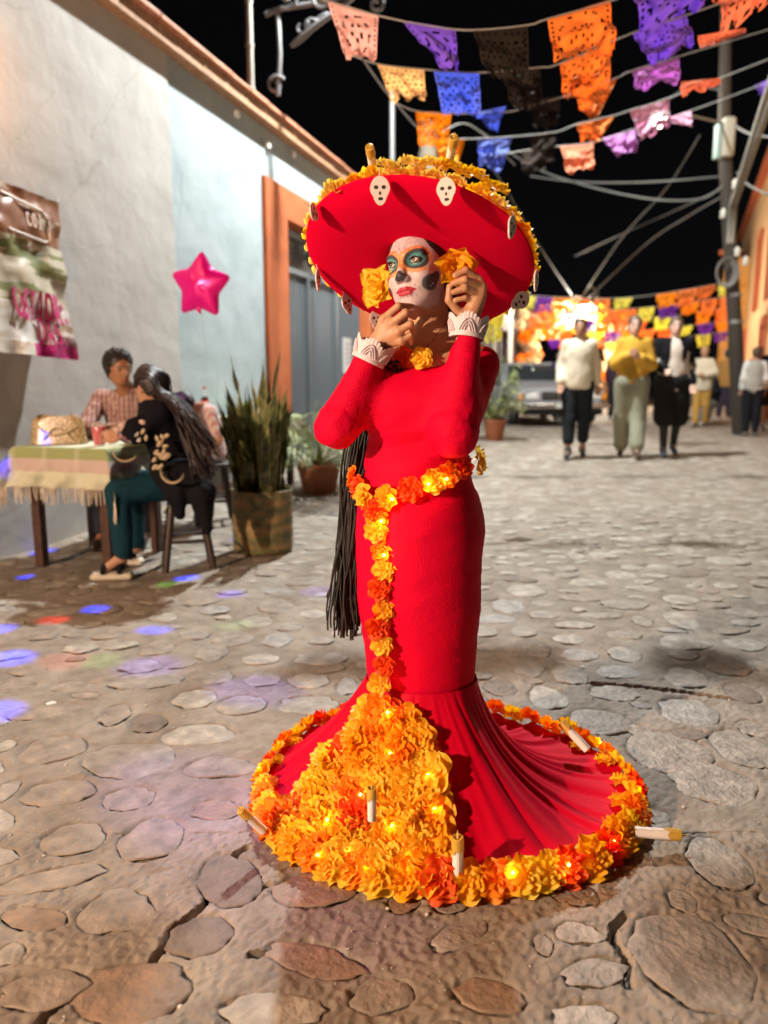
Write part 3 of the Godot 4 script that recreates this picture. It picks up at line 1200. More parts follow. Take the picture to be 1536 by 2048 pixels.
# ---------------------------------------------------------------- face paint
func dab(img: Image, x: float, y: float, rx: float, ry: float, turn: float, col: Color, soft := 0.12, amount := 1.0) -> void:   # metres on the face
	var S := img.get_width()
	var k := S / 0.28
	var cx := S * 0.5 + x * k
	var cy := S * 0.5 - y * k
	var R := maxf(rx, ry) * k * (1.0 + soft) + 1.0
	var q := col.linear_to_srgb()
	for j in range(maxi(0, int(cy - R)), mini(S, int(cy + R) + 1)):
		for i in range(maxi(0, int(cx - R)), mini(S, int(cx + R) + 1)):
			var p := Vector2(i - cx, cy - j).rotated(-turn) / k
			var e := sqrt(p.x * p.x / (rx * rx) + p.y * p.y / (ry * ry))
			var a := (1.0 - smoothstep(1.0 - soft, 1.0 + soft * 0.3, e)) * amount
			if a > 0.01:
				img.set_pixel(i, j, img.get_pixel(i, j).lerp(q, a))


func stroke(img: Image, pts: Array, r: float, col: Color, amount := 1.0) -> void:
	for k in pts.size() - 1:
		var a: Vector2 = pts[k]
		var b: Vector2 = pts[k + 1]
		var n := maxi(1, int(a.distance_to(b) / (r * 0.7)))
		for i in n + 1:
			var p := a.lerp(b, float(i) / n)
			dab(img, p.x, p.y, r, r, 0.0, col, 0.5, amount)


func face_image() -> Image:
	var S := 640
	var img := Image.create(S, S, false, Image.FORMAT_RGB8)
	var white := Color(0.54, 0.44, 0.48)
	var skin := SKIN
	var n := noise(0.02, 4, FastNoiseLite.TYPE_SIMPLEX, 61)
	for j in S:
		for i in S:
			var x := (i - S * 0.5) * 0.28 / S
			var y := (S * 0.5 - j) * 0.28 / S
			var w := n.get_noise_2d(i, j)
			var edge := (y + 0.108 + w * 0.006 - x * x * 1.2) / 0.008
			var c := skin.lerp(white * (1.0 + w * 0.10), clampf(edge, 0.0, 1.0))
			var side := clampf((absf(x) - 0.110 + w * 0.006) / 0.008, 0.0, 1.0)
			c = c.lerp(skin, side)
			img.set_pixel(i, j, c.linear_to_srgb())
	var slate := Color(0.040, 0.052, 0.064)
	var teal := Color(0.085, 0.31, 0.33)
	var orange := Color(0.66, 0.20, 0.06)
	var peach := Color(0.72, 0.40, 0.20)
	for s in [-1.0, 1.0]:
		var ex: float = s * 0.0345
		var ey := 0.011
		for k in 18:                     # scalloped ring
			var a := TAU * k / 18
			if a > 3.7 and a < 4.4 and s < 0 or a > 5.1 and a < 5.7 and s > 0:
				continue
			var p := Vector2(cos(a) * 0.0325, sin(a) * 0.0275).rotated(s * 0.2)
			dab(img, ex + p.x, ey + p.y, 0.0068, 0.0068, 0.0, orange, 0.25, 0.95)
			dab(img, ex + p.x * 1.02, ey + p.y * 1.02, 0.0036, 0.0036, 0.0, peach if k % 2 else Color(0.72, 0.3, 0.12), 0.5, 0.8)
		dab(img, ex, ey, 0.0295, 0.0245, s * 0.22, slate, 0.10)
		dab(img, ex - s * 0.002, ey - 0.001, 0.0225, 0.0165, s * 0.18, teal, 0.3)
		dab(img, ex, ey - 0.008, 0.014, 0.003, s * 0.2, Color(0.22, 0.45, 0.45), 0.5, 0.7)
		dab(img, ex - s * 0.0015, ey - 0.003, 0.0155, 0.0082, s * 0.15, slate, 0.25)
		# cheek
		dab(img, s * 0.062, -0.046, 0.026, 0.019, s * 0.35, Color(0.066, 0.082, 0.098), 0.2)
		dab(img, s * 0.078, -0.034, 0.022, 0.014, s * 0.5, Color(0.058, 0.07, 0.082), 0.2)
		dab(img, s * 0.060, -0.055, 0.0022, 0.0018, 0.0, Color(0.85, 0.85, 0.85), 0.3)
		dab(img, s * 0.067, -0.049, 0.0024, 0.002, 0.0, Color(0.85, 0.85, 0.85), 0.3)
		# nose
		dab(img, s * 0.0045, -0.030, 0.0075, 0.0095, -s * 0.3, Color(0.03, 0.03, 0.034), 0.15)
		# forehead scrolls
		stroke(img, [Vector2(s * 0.004, 0.040), Vector2(s * 0.007, 0.052), Vector2(s * 0.014, 0.062), Vector2(s * 0.025, 0.067), Vector2(s * 0.036, 0.065)], 0.0011, Color(0.28, 0.20, 0.30), 0.7)
		stroke(img, [Vector2(s * 0.006, 0.041), Vector2(s * 0.014, 0.052), Vector2(s * 0.026, 0.056)], 0.0011, Color(0.28, 0.20, 0.30), 0.7)
		stroke(img, [Vector2(s * 0.030, 0.050), Vector2(s * 0.038, 0.056), Vector2(s * 0.045, 0.060)], 0.001, Color(0.33, 0.22, 0.30), 0.6)
		stroke(img, [Vector2(s * 0.016, -0.022), Vector2(s * 0.022, -0.028), Vector2(s * 0.02, -0.034)], 0.0011, Color(0.35, 0.3, 0.38), 0.5)
	dab(img, 0, -0.022, 0.006, 0.009, 0.0, Color(0.035, 0.035, 0.04), 0.2)
	dab(img, 0.003, 0.030, 0.0042, 0.005, 0.0, orange, 0.3)
	dab(img, 0.040, 0.068, 0.0028, 0.0028, 0.0, Color(0.25, 0.02, 0.04), 0.3)
	# lips and stitches
	dab(img, 0, -0.0605, 0.0275, 0.0056, 0.0, Color(0.40, 0.02, 0.045), 0.15)
	dab(img, -0.009, -0.0570, 0.0135, 0.0048, 0.15, Color(0.42, 0.02, 0.05), 0.2)
	dab(img, 0.009, -0.0570, 0.0135, 0.0048, -0.15, Color(0.42, 0.02, 0.05), 0.2)
	dab(img, 0, -0.0665, 0.0195, 0.0062, 0.0, Color(0.46, 0.03, 0.06), 0.2)
	stroke(img, [Vector2(-0.022, -0.0605), Vector2(-0.008, -0.0622), Vector2(0.008, -0.0622), Vector2(0.023, -0.0595)], 0.0007, Color(0.12, 0.005, 0.012))
	for k in 8:
		var x := -0.032 + k * 0.0092
		if absf(x) < 0.024:
			stroke(img, [Vector2(x, -0.049), Vector2(x, -0.054)], 0.0006, Color(0.12, 0.09, 0.1), 0.8)
			stroke(img, [Vector2(x, -0.072), Vector2(x * 1.03, -0.077)], 0.0006, Color(0.12, 0.09, 0.1), 0.8)
		else:
			stroke(img, [Vector2(x, -0.055), Vector2(x, -0.066)], 0.0006, Color(0.12, 0.09, 0.1), 0.8)
	return img


# ---------------------------------------------------------------- the dancer
const SKIN := Color(0.47, 0.245, 0.145)
const RED := Color(0.60, 0.001, 0.030)
const DRESS := [[0.28, 0.104, 0.146, -2.025, 0.121], [0.40, 0.101, 0.153, -2.025, 0.127], [0.555, 0.096, 0.168, -2.025, 0.145], [0.734, 0.093, 0.170, -2.035, 0.152], [0.80, 0.091, 0.164, -2.03, 0.143], [0.926, 0.087, 0.138, -2.025, 0.108], [1.0, 0.090, 0.132, -2.025, 0.104], [1.096, 0.098, 0.145, -2.03, 0.113], [1.16, 0.118, 0.148, -2.04, 0.092], [1.20, 0.125, 0.125, -2.045, 0.066], [1.225, 0.128, 0.085, -2.05, 0.045]]
const BUST := [Vector3(0.028, 1.085, -1.955), Vector3(0.148, 1.085, -1.945)]
const ARM_R := [Vector3(0.005, 1.175, -2.04), Vector3(-0.116, 1.032, -1.925), Vector3(-0.032, 1.211, -1.929)]
const ARM_L := [Vector3(0.252, 1.185, -2.05), Vector3(0.172, 1.020, -1.885), Vector3(0.203, 1.268, -1.924)]
const HEAD := Vector3(0.086, 1.421, -2.027)


func hem_point(phi: float, t: float, lift := 0.0) -> Vector3:      # the flared skirt: angle round, 0 at the knee seam to 1 at the hem
	var c := cos(phi)
	var s := sin(phi)
	var r0 := Vector2(0.1535, 0.1290)
	var r1 := Vector2(0.525 + 0.03 * c, 0.49 + 0.02 * sin(phi * 2.0 + 1.0))
	var right := smoothstep(-0.2, 0.7, c * 0.85 - s * 0.55)
	var e := lerpf(1.35, 2.5, right)
	var r := r0.lerp(r1, pow(t, lerpf(1.12, 1.38, right)))
	var mid := Vector2(0.104, -2.025).lerp(Vector2(0.148, -2.02), t)
	var w := fine.get_noise_2d(c * 3.0 + 7.0, s * 3.0) * 3.0
	var f := sin(phi * 13.0 + w * 2.6) * 0.6 + sin(phi * 24.0 - w * 2.2) * 0.4
	f = signf(f) * pow(absf(f), 0.75)
	var fold := f * 0.020 * pow(t, 0.6) * (1.0 - 0.5 * t) * (0.75 + 0.5 * right)
	var y := 0.315 * pow(1.0 - t, e) + 0.022 + lift
	var push := 1.0 + fold * 1.2
	return Vector3(mid.x + c * r.x * push, y + fold * 0.8 * (1.0 - right * 0.2), mid.y + s * r.y * push)


func hem_normal(phi: float, t: float) -> Vector3:
	var a := hem_point(phi - 0.12, t)
	var b := hem_point(phi + 0.12, t)
	var c := hem_point(phi, maxf(t - 0.06, 0.0))
	var d := hem_point(phi, minf(t + 0.06, 1.0))
	var n := (b - a).cross(d - c).normalized()
	return n if n.y > 0 else -n


func hand(g: Geo, palm_a: Vector3, palm_b: Vector3, fingers: Array, thumb: Array, wrist: Vector3, elbow: Vector3) -> void:
	var f := Field.new()
	f.cap(wrist.lerp(elbow, 0.25), wrist, 0.026, 0.0225, 0.02)
	f.cap(wrist, palm_a, 0.0225, 0.024, 0.02)
	for k in fingers.size():
		var p: Array = fingers[k]
		f.cap(palm_a.lerp(palm_b, 0.1), p[0], 0.017, 0.0115, 0.012)
		var r: float = [0.0088, 0.0092, 0.0088, 0.0078][k]
		f.cap(p[0], p[1], r * 1.15, r, 0.004)
		f.cap(p[1], p[2], r, r * 0.82, 0.003)
	f.cap(palm_a, thumb[0], 0.016, 0.0125, 0.014)
	f.cap(thumb[0], thumb[1], 0.0115, 0.0098, 0.005)
	f.cap(thumb[1], thumb[2], 0.0098, 0.008, 0.003)
	f.mesh_into(g, 0.0036)


func build_dancer() -> void:
	var root := thing("person", "dancer with skull face paint in a red marigold dress and wide red hat", "person", Vector3(0.13, 0, -2.0))
	# ---- body: one skin, the painted head its second surface
	var g := Geo.new()
	g.col = SKIN
	var f := Field.new()
	var rows := []
	for r in DRESS:
		rows.append([r[0], r[1], maxf(r[2] - 0.014, 0.03), r[3], maxf(r[4] - 0.014, 0.02)])
	f.tubeprof(rows.slice(4), 0.03)
	for b in BUST:
		f.egg(b, Vector3(0.050, 0.050, 0.038), Basis(), 0.06)
	f.chain(ARM_R, [0.040, 0.032, 0.025], 0.05)
	f.chain(ARM_L, [0.040, 0.032, 0.025], 0.05)
	f.cap(Vector3(0.128, 1.20, -2.05), Vector3(0.105, 1.35, -2.045), 0.052, 0.046, 0.05)
	f.cap(Vector3(0.03, 1.185, -2.05), Vector3(0.11, 1.255, -2.06), 0.036, 0.036, 0.05)
	f.cap(Vector3(0.235, 1.195, -2.055), Vector3(0.14, 1.26, -2.06), 0.036, 0.036, 0.05)
	f.cap(Vector3(0.05, 1.20, -1.995), Vector3(0.115, 1.19, -1.975), 0.018, 0.014, 0.03)
	f.cap(Vector3(0.21, 1.215, -2.0), Vector3(0.135, 1.192, -1.975), 0.018, 0.014, 0.03)
	f.mesh_into(g, 0.010)
	hand(g, Vector3(-0.02, 1.233, -1.938), Vector3(0.021, 1.262, -1.928), [[Vector3(-0.002, 1.293, -1.918), Vector3(0.035, 1.323, -1.908), Vector3(0.068, 1.325, -1.939)], [Vector3(0.018, 1.281, -1.906), Vector3(0.052, 1.307, -1.89), Vector3(0.074, 1.298, -1.919)], [Vector3(0.035, 1.263, -1.897), Vector3(0.063, 1.28, -1.89), Vector3(0.07, 1.265, -1.916)], [Vector3(0.042, 1.241, -1.904), Vector3(0.063, 1.254, -1.901), Vector3(0.066, 1.237, -1.923)]], [Vector3(0, 1.255, -1.957), Vector3(0.034, 1.288, -1.968), Vector3(0.062, 1.316, -1.963)], ARM_R[2], ARM_R[1])
	hand(g, Vector3(0.207, 1.291, -1.923), Vector3(0.221, 1.351, -1.928), [[Vector3(0.227, 1.385, -1.919), Vector3(0.195, 1.405, -1.902), Vector3(0.169, 1.393, -1.9)], [Vector3(0.236, 1.368, -1.916), Vector3(0.192, 1.382, -1.888), Vector3(0.164, 1.374, -1.894)], [Vector3(0.235, 1.35, -1.918), Vector3(0.192, 1.362, -1.892), Vector3(0.166, 1.354, -1.893)], [Vector3(0.229, 1.332, -1.925), Vector3(0.194, 1.342, -1.906), Vector3(0.173, 1.337, -1.906)]], [Vector3(0.187, 1.303, -1.92), Vector3(0.156, 1.337, -1.911), Vector3(0.157, 1.368, -1.906)], ARM_L[2], ARM_L[1])
	var skin := mat("skin", Color(1, 1, 1), 0.5)
	skin.subsurf_scatter_enabled = true
	skin.subsurf_scatter_strength = 0.12
	var body := g.bake()
	# head
	var hb := Basis(Vector3.UP, deg_to_rad(-30)) * Basis(Vector3.RIGHT, deg_to_rad(-1)) * Basis(Vector3.BACK, deg_to_rad(8))
	var hx := Transform3D(hb, HEAD)
	var h := Field.new()
	var hat_up := Vector3(0.1838, 0.8542, -0.4864).normalized()
	h.egg(Vector3(0, 0.026, -0.014), Vector3(0.070, 0.082, 0.088), Basis(), 0.03)
	h.egg(Vector3(0, -0.022, 0.018), Vector3(0.062, 0.080, 0.068), Basis(), 0.03)
	h.egg(Vector3(0, -0.066, 0.030), Vector3(0.047, 0.040, 0.047), Basis(), 0.03)
	h.egg(Vector3(0, -0.093, 0.058), Vector3(0.020, 0.015, 0.016), Basis(), 0.02)
	h.cap(Vector3(0, -0.05, -0.03), Vector3(0.004, -0.13, -0.045), 0.05, 0.046, 0.03)
	for s in [-1.0, 1.0]:
		h.egg(Vector3(s * 0.036, -0.028, 0.055), Vector3(0.024, 0.022, 0.024), Basis(), 0.02)
		h.cap(Vector3(s * 0.012, 0.027, 0.079), Vector3(s * 0.042, 0.028, 0.064), 0.009, 0.008, 0.014)
		h.egg(Vector3(s * 0.011, -0.034, 0.090), Vector3(0.0088, 0.0076, 0.0105), Basis(), 0.006)
		h.egg(Vector3(s * 0.070, -0.004, -0.012), Vector3(0.008, 0.028, 0.017), Basis(), 0.006)
		h.cut(Vector3(s * 0.032, 0.009, 0.096), Vector3(0.0165, 0.0115, 0.020), Basis(), 0.012)
		h.cap(Vector3(s * 0.0185, -0.0605, 0.077), Vector3(s * 0.006, -0.0565, 0.0855), 0.0032, 0.0052, 0.004)
		h.cut(Vector3(s * 0.006, -0.0425, 0.098), Vector3(0.0035, 0.003, 0.006), Basis(), 0.003)
	h.cap(Vector3(0, 0.012, 0.079), Vector3(0, -0.026, 0.098), 0.0085, 0.0105, 0.012)
	h.cap(Vector3(-0.006, -0.0565, 0.0855), Vector3(0.006, -0.0565, 0.0855), 0.005, 0.005, 0.003)
	h.cap(Vector3(-0.012, -0.0668, 0.0815), Vector3(0.012, -0.0668, 0.0815), 0.0058, 0.0058, 0.006)
	for q in h.prims + h.cutters:      # from the head's own axes into the world
		q.inv = q.inv * hb.inverse()
		q.a = hx * q.a
		q.b = hx * q.b
		q.set_up()
	var hg := Geo.new()
	h.mesh_into(hg, 0.0034)
	for k in hg.v.size():
		var p := hx.affine_inverse() * hg.v[k]
		hg.uv[k] = Vector2(0.5 + atan2(p.x, p.z + 0.012) * 0.083 / 0.28, 0.5 - p.y / 0.28)
	var hm := hg.bake()
	body.add_surface_from_arrays(Mesh.PRIMITIVE_TRIANGLES, hm.surface_get_arrays(0))
	var painted := mat("painted face", Color(1, 1, 1), 0.55)
	painted.albedo_texture = ImageTexture.create_from_image(face_image())
	painted.texture_repeat = false
	body.surface_set_material(0, skin)
	body.surface_set_material(1, painted)
	hang("body", body, null, root, -root.position)
	# eyes
	for s in [-1.0, 1.0]:
		var e := Geo.new()
		var c := hx * Vector3(s * 0.0315, 0.0085, 0.0715)
		var look := (hb * Vector3(-0.08, 0.12, 1.0)).normalized()
		e.col = Color(0.75, 0.72, 0.70)
		e.ball(Transform3D(Basis.from_scale(Vector3.ONE * 0.0112), c), 20, 14)
		var sd := look.cross(Vector3.UP).normalized()
		var bb := Basis(sd, look, sd.cross(look))
		e.col = Color(0.035, 0.016, 0.01)
		e.lathe([Vector2(0.0054, 0.0), Vector2(0.0050, 0.0011), Vector2(0.0001, 0.0016)], 16, Transform3D(bb, c + look * 0.0101))
		part("eye", e, mat("eyeball", Color(1, 1, 1), 0.12), root)
		var lash := Geo.new()
		lash.col = Color(0.01, 0.01, 0.01)
		var up := []
		var lo := []
		for k in 9:
			var a := lerpf(-1.0, 1.0, k / 8.0)
			up.append(hx * Vector3(s * 0.0315 + a * 0.0142, 0.0085 + 0.0068 * (1.0 - a * a) + s * a * 0.0015, 0.0835 - 0.006 * a * a - s * a * 0.002))
			lo.append(hx * Vector3(s * 0.0315 + a * 0.0142, 0.0075 - 0.0055 * (1.0 - a * a) + s * a * 0.0015, 0.0825 - 0.006 * a * a - s * a * 0.002))
		lash.tube(up, [0.0004, 0.0013, 0.0018, 0.002, 0.002, 0.002, 0.0018, 0.0013, 0.0004], 6)
		lash.tube(lo, [0.0003, 0.0008, 0.001, 0.0011, 0.0011, 0.0011, 0.001, 0.0008, 0.0003], 6)
		part("eyelid", lash, mat("lash liner", Color(1, 1, 1), 0.5), root)
	# dark hair under the hat and long yarn braids
	var black := mat("black hair", Color(0.012, 0.010, 0.010), 0.45)
	var hc := Field.new()
	hc.egg(hx * Vector3(0, 0.034, -0.022), Vector3(0.077, 0.086, 0.090), hb, 0.02)
	hc.egg(hx * Vector3(0, -0.02, -0.045), Vector3(0.070, 0.075, 0.062), hb, 0.03)
	hc.cut(hx * Vector3(0, -0.01, 0.10), Vector3(0.069, 0.115, 0.105), hb, 0.008)
	var hairg := Geo.new()
	hc.mesh_into(hairg, 0.006)
	part("hair", hairg, black, root)
	var yarn := Geo.new()
	for k in 112:
		var a := rng.randf() * TAU
		var q := sqrt(rng.randf())
		var o := Vector3(cos(a) * 0.036 * q, 0, sin(a) * 0.030 * q)
		var end := 0.43 + rng.randf() * 0.16 * (1.0 if rng.randf() < 0.6 else 0.4)
		var sway := Vector3(rng.randf_range(-0.012, 0.012), 0, rng.randf_range(-0.01, 0.01))
		var pts := [hx * Vector3(-0.05, -0.02, -0.055) + o * 0.5, Vector3(0.045, 1.24, -2.135) + o * 0.6, Vector3(-0.028, 1.08, -2.125) + o, Vector3(-0.072, 0.92, -2.09) + o * 1.05 + sway, Vector3(-0.088, 0.75, -2.075) + o * 1.05 - sway * 0.6, Vector3(-0.100, 0.60, -2.065) + o * 1.1 + sway, Vector3(-0.102 + sway.x, end, -2.06) + o * 1.1 + sway]
		var sp := spline(pts, 5)
		for j in sp.size():
			sp[j] += Vector3(sin(j * 1.3 + k), 0, cos(j * 1.1 + k * 2.0)) * 0.0022
		yarn.tube(sp, 0.0027, 5)
	for k in 26:
		var o := Vector3(rng.randf_range(-0.02, 0.02), 0, rng.randf_range(-0.02, 0.02))
		yarn.tube(spline([hx * Vector3(0.062, 0.0, -0.03) + o * 0.5, Vector3(0.175, 1.32, -2.06) + o, Vector3(0.183, 1.252, -2.109) + o, Vector3(0.185, 1.15, -2.19) + o], 5), 0.0034, 5)
	part("braid", yarn, mat("black yarn", Color(0.012, 0.010, 0.010), 0.7), root)
	# ---- dress
	var cloth := mat("red dress cloth", RED, 0.62)
	cloth.metallic_specular = 0.18
	cloth.heightmap_enabled = true
	cloth.heightmap_texture = ntex(noise(0.05, 4, FastNoiseLite.TYPE_SIMPLEX, 81), 512)
	cloth.heightmap_scale = 0.13
	cloth.uv1_triplanar = true
	cloth.uv1_world_triplanar = true
	cloth.uv1_scale = Vector3.ONE * 7.0
	var df := Field.new()
	df.tubeprof(DRESS, 0.035)
	for b in BUST:
		df.egg(b, Vector3(0.060, 0.060, 0.048), Basis(), 0.08)
	df.egg(Vector3(0.160, 0.76, -2.11), Vector3(0.105, 0.11, 0.10), Basis(), 0.08)
	df.chain([ARM_R[0], ARM_R[1], ARM_R[2].lerp(ARM_R[1], 0.06)], [0.052, 0.045, 0.036], 0.045)
	df.chain([ARM_L[0], ARM_L[1], ARM_L[2].lerp(ARM_L[1], 0.06)], [0.052, 0.047, 0.037], 0.045)
	df.cut(Vector3(0.105, 1.275, -1.985), Vector3(0.118, 0.092, 0.115), Basis(Vector3.BACK, 0.15), 0.008)
	var dg := Geo.new()
	df.mesh_into(dg, 0.0095)
	var wn := noise(1.0, 2, FastNoiseLite.TYPE_SIMPLEX, 83)
	for k in dg.v.size():
		var p := dg.v[k]
		var waist := exp(-pow((p.y - 0.98) / 0.07, 2.0))
		var d := wn.get_noise_3d(p.x * 3.5, p.y * 17.0 - p.x * 5.0, p.z * 3.5) * (0.0018 + 0.0065 * waist)
		for arm in [ARM_R, ARM_L]:
			var e: float = p.distance_to(arm[1])
			if e < 0.17:
				d += sin(e * 150.0 + wn.get_noise_3d(p.x * 14.0, p.y * 14.0, p.z * 14.0) * 5.0) * 0.0042 * (1.0 - e / 0.17) * (0.5 + 0.5 * wn.get_noise_3d(p.z * 9.0, p.x * 9.0, p.y * 9.0))
		dg.v[k] = p + dg.nor[k] * d
	dg.nor = PackedVector3Array()
	var dress := part("dress", dg, cloth, root)
	var satin := mat("red satin skirt", Color(0.54, 0.001, 0.022), 0.55)
	satin.metallic_specular = 0.2
	var sk := Geo.new()
	sk.sheet(420, 26, func(u, v): return hem_point(-u * TAU, v), true)
	sk.sheet(200, 2, func(u, v):
		var p := hem_point(-u * TAU, 1.0)
		return Vector3(lerpf(p.x, 0.148, v * 0.1), p.y * (1.0 - v) + 0.008 * v, lerpf(p.z, -2.02, v * 0.1)), true)
	part("skirt", sk, satin, dress)
	# ---- hem, front panel, belt and ladder of marigolds
	var seq := [0, 1, 3, 2, 3, 1, 0, 2, 3, 1]
	for k in 50:
		var phi := TAU * k / 50 + rng.randf_range(-0.02, 0.02)
		var front := sin(phi)
		var r := rng.randf_range(0.041, 0.050) * (1.10 if front > 0.2 else 0.88)
		bloom(dress, hem_point(phi, 0.985) + Vector3(0, 0.020, 0), (Vector3(cos(phi) * 0.8, 0.55, sin(phi) * 0.8)), r, seq[(k * 7 + k / 5) % 10])
		if k % 2 == 0 and front > -0.5:
			bloom(dress, hem_point(phi + 0.04, 0.93) + Vector3(0, 0.010, 0), Vector3(cos(phi) * 0.2, 1, sin(phi) * 0.2), r * 0.8, seq[(k * 3 + 4) % 10])
	for row in 10:
		var t := 0.14 + row * 0.088
		var wide := lerpf(0.75, 1.08, smoothstep(0.1, 0.45, t))
		var hi := lerpf(2.42, 2.60, smoothstep(0.1, 0.5, t))
		var count := int(wide * lerpf(0.19, 0.53, t) / 0.054) + 1
		for k in count:
			var phi := hi - wide * (k + 0.5 * (row % 2)) / count + rng.randf_range(-0.03, 0.03)
			var hot := fine.get_noise_2d(phi * 160.0, t * 260.0)
			var tone: int = 2 if hot > 0.5 else (1 if hot > 0.34 else (0 if hot > 0.12 else 3))
			bloom(dress, hem_point(phi, t) + hem_normal(phi, t) * rng.randf_range(0.010, 0.024), hem_normal(phi, t) + Vector3(rng.randf_range(-0.35, 0.35), 0.1, rng.randf_range(-0.2, 0.5)), rng.randf_range(0.043, 0.058), tone)
	var belt := [[Vector3(-0.081, 0.895, -2.005), 1], [Vector3(-0.067, 0.873, -1.97), 2], [Vector3(-0.052, 0.857, -1.932), 3], [Vector3(0.005, 0.857, -1.901), 0], [Vector3(0.065, 0.879, -1.895), 2], [Vector3(0.125, 0.899, -1.904), 3], [Vector3(0.163, 0.916, -1.912), 1], [Vector3(0.2, 0.933, -1.94), 2], [Vector3(0.246, 0.94, -2.002), 4], [Vector3(-0.025, 0.825, -1.911), 2]]
	for b in belt:
		var p: Vector3 = b[0]
		bloom(dress, p, (p - Vector3(0.09, p.y - 0.02, -2.03)).normalized(), 0.034 if b[1] != 4 else 0.038, b[1])
	var ladder := [[Vector3(-0.016, 0.809, -1.913), 0], [Vector3(-0.02, 0.772, -1.906), 3], [Vector3(-0.004, 0.72, -1.907), 1], [Vector3(0.001, 0.671, -1.904), 3], [Vector3(-0.011, 0.622, -1.9), 2], [Vector3(0, 0.568, -1.895), 0], [Vector3(-0.015, 0.522, -1.892), 2], [Vector3(-0.006, 0.476, -1.889), 3], [Vector3(0, 0.423, -1.885), 2], [Vector3(-0.013, 0.373, -1.881), 3], [Vector3(-0.014, 0.32, -1.877), 1], [Vector3(0.028, 0.29, -1.846), 1], [Vector3(0.003, 0.263, -1.841), 0], [Vector3(0.056, 0.262, -1.826), 0], [Vector3(0.079, 0.237, -1.816), 0], [Vector3(-0.036, 0.233, -1.856), 3], [Vector3(0.117, 0.224, -1.814), 1], [Vector3(0.142, 0.187, -1.807), 3]]
	for b in ladder:
		bloom(dress, b[0], Vector3(rng.randf_range(-0.4, 0.2), 0.15, 1.0), rng.randf_range(0.029, 0.035), b[1])
	for p in [Vector3(0.053, 1.202, -1.963), Vector3(0.093, 1.201, -1.942)]:
		bloom(dress, p, Vector3(-0.1, 0.2, 1), 0.029, 2 if p.x < 0.07 else 3)
	var wire := Geo.new()
	wire.tube(spline([Vector3(-0.081, 0.885, -1.982), Vector3(0.005, 0.854, -1.891), Vector3(0.124, 0.898, -1.888), Vector3(0.194, 0.931, -1.925), Vector3(0.246, 0.949, -1.994)], 8), 0.0009, 4)
	wire.tube(spline([Vector3(-0.01, 0.851, -1.905), Vector3(-0.013, 0.724, -1.898), Vector3(-0.004, 0.571, -1.886), Vector3(-0.008, 0.427, -1.876), Vector3(0.003, 0.305, -1.859)], 8), 0.0009, 4)
	part("light_string", wire, mat("copper wire", Color(0.7, 0.45, 0.3), 0.3, 1.0), dress)
	for p in [Vector3(0.02, 0.858, -1.876), Vector3(-0.007, 0.801, -1.886), Vector3(0, 0.715, -1.881), Vector3(0.009, 0.316, -1.835), Vector3(0.11, 0.895, -1.883), Vector3(0.155, 0.906, -1.895)]:
		led(dress, p)
	for q in [[1.95, 0.97], [1.75, 0.95], [2.2, 0.98], [1.3, 0.96], [1.05, 0.98], [0.72, 0.97], [2.95, 0.96], [3.15, 0.97], [1.62, 0.45], [1.60, 0.62], [1.75, 0.86], [2.05, 0.9], [2.1, 0.6], [1.95, 0.35], [2.25, 0.78], [1.85, 0.72], [0.2, 0.97], [-0.35, 0.96], [-0.75, 0.97]]:
		led(dress, hem_point(q[0], q[1]) + Vector3(0, 0.034, 0) + Vector3(cos(q[0]), 0, sin(q[0])) * 0.016)
	var sequins := Geo.new()
	for k in 60:
		var p: Vector3 = Vector3(0.025, 1.17, -1.952) + Vector3(rng.randf_range(-0.018, 0.02), rng.randf_range(-0.016, 0.026), rng.randf_range(-0.004, 0.006))
		sequins.ball(Transform3D(Basis(Vector3(0.4, 0.6, 0.3).normalized(), rng.randf() * 6.0).scaled_local(Vector3(0.0045, 0.001, 0.0045)), p), 7, 4)
	part("sequins", sequins, mat("black sequins", Color(0.015, 0.015, 0.018), 0.15, 0.4), dress)
	# cuffs of white lace
	var lace := mat("white lace", Color(0.66, 0.58, 0.64), 0.75)
	for arm in [ARM_R, ARM_L]:
		var axis: Vector3 = (arm[2] - arm[1]).normalized()
		var sd := axis.cross(Vector3.BACK).normalized()
		var bb := Basis(sd, axis, sd.cross(axis))
		var xf := Transform3D(bb, arm[2] - axis * 0.022)
		var c := Geo.new()
		for shell in 2:
			c.sheet(96, 9, func(u, v):
				var a: float = u * TAU
				var scallop: float = absf(sin(a * 2.5 + 0.5))
				var y: float = v * (0.040 + 0.016 * scallop + 0.002 * sin(a * 34.0))
				var rr: float = 0.0385 + 0.010 * v + 0.0022 * sin(a * 34.0) * smoothstep(0.45, 1.0, v) + (0.0035 if v < 0.12 else 0.0) - shell * 0.003
				return xf * Vector3(cos(a) * rr, y, sin(a) * rr), true)
		for k in 5:
			for q in 3:
				var pts := []
				for e in 9:
					var a := (k + 0.5) * TAU / 5.0 - 0.2 + (e / 8.0 - 0.5) * (0.95 - q * 0.3)
					var y := 0.012 + (0.028 - q * 0.007) * sin(PI * e / 8.0)
					pts.append(xf * Vector3(cos(a) * (0.0405 + y * 0.22), y, sin(a) * (0.0405 + y * 0.22)))
				c.tube(pts, 0.0017, 5)
		for k in 40:
			var a := TAU * k / 40
			c.ball(Transform3D(Basis.from_scale(Vector3.ONE * 0.0024), xf * Vector3(cos(a) * 0.041, 0.006, sin(a) * 0.041)), 6, 4)
		part("cuff", c, lace, root)
	# necklace
	var nk := Geo.new()
	var chain := spline([Vector3(0.071, 1.192, -1.951), Vector3(0.096, 1.219, -1.956), Vector3(0.122, 1.246, -1.968), Vector3(0.148, 1.278, -1.997), Vector3(0.165, 1.298, -2.021)], 7)
	nk.tube(chain, 0.0007, 4)
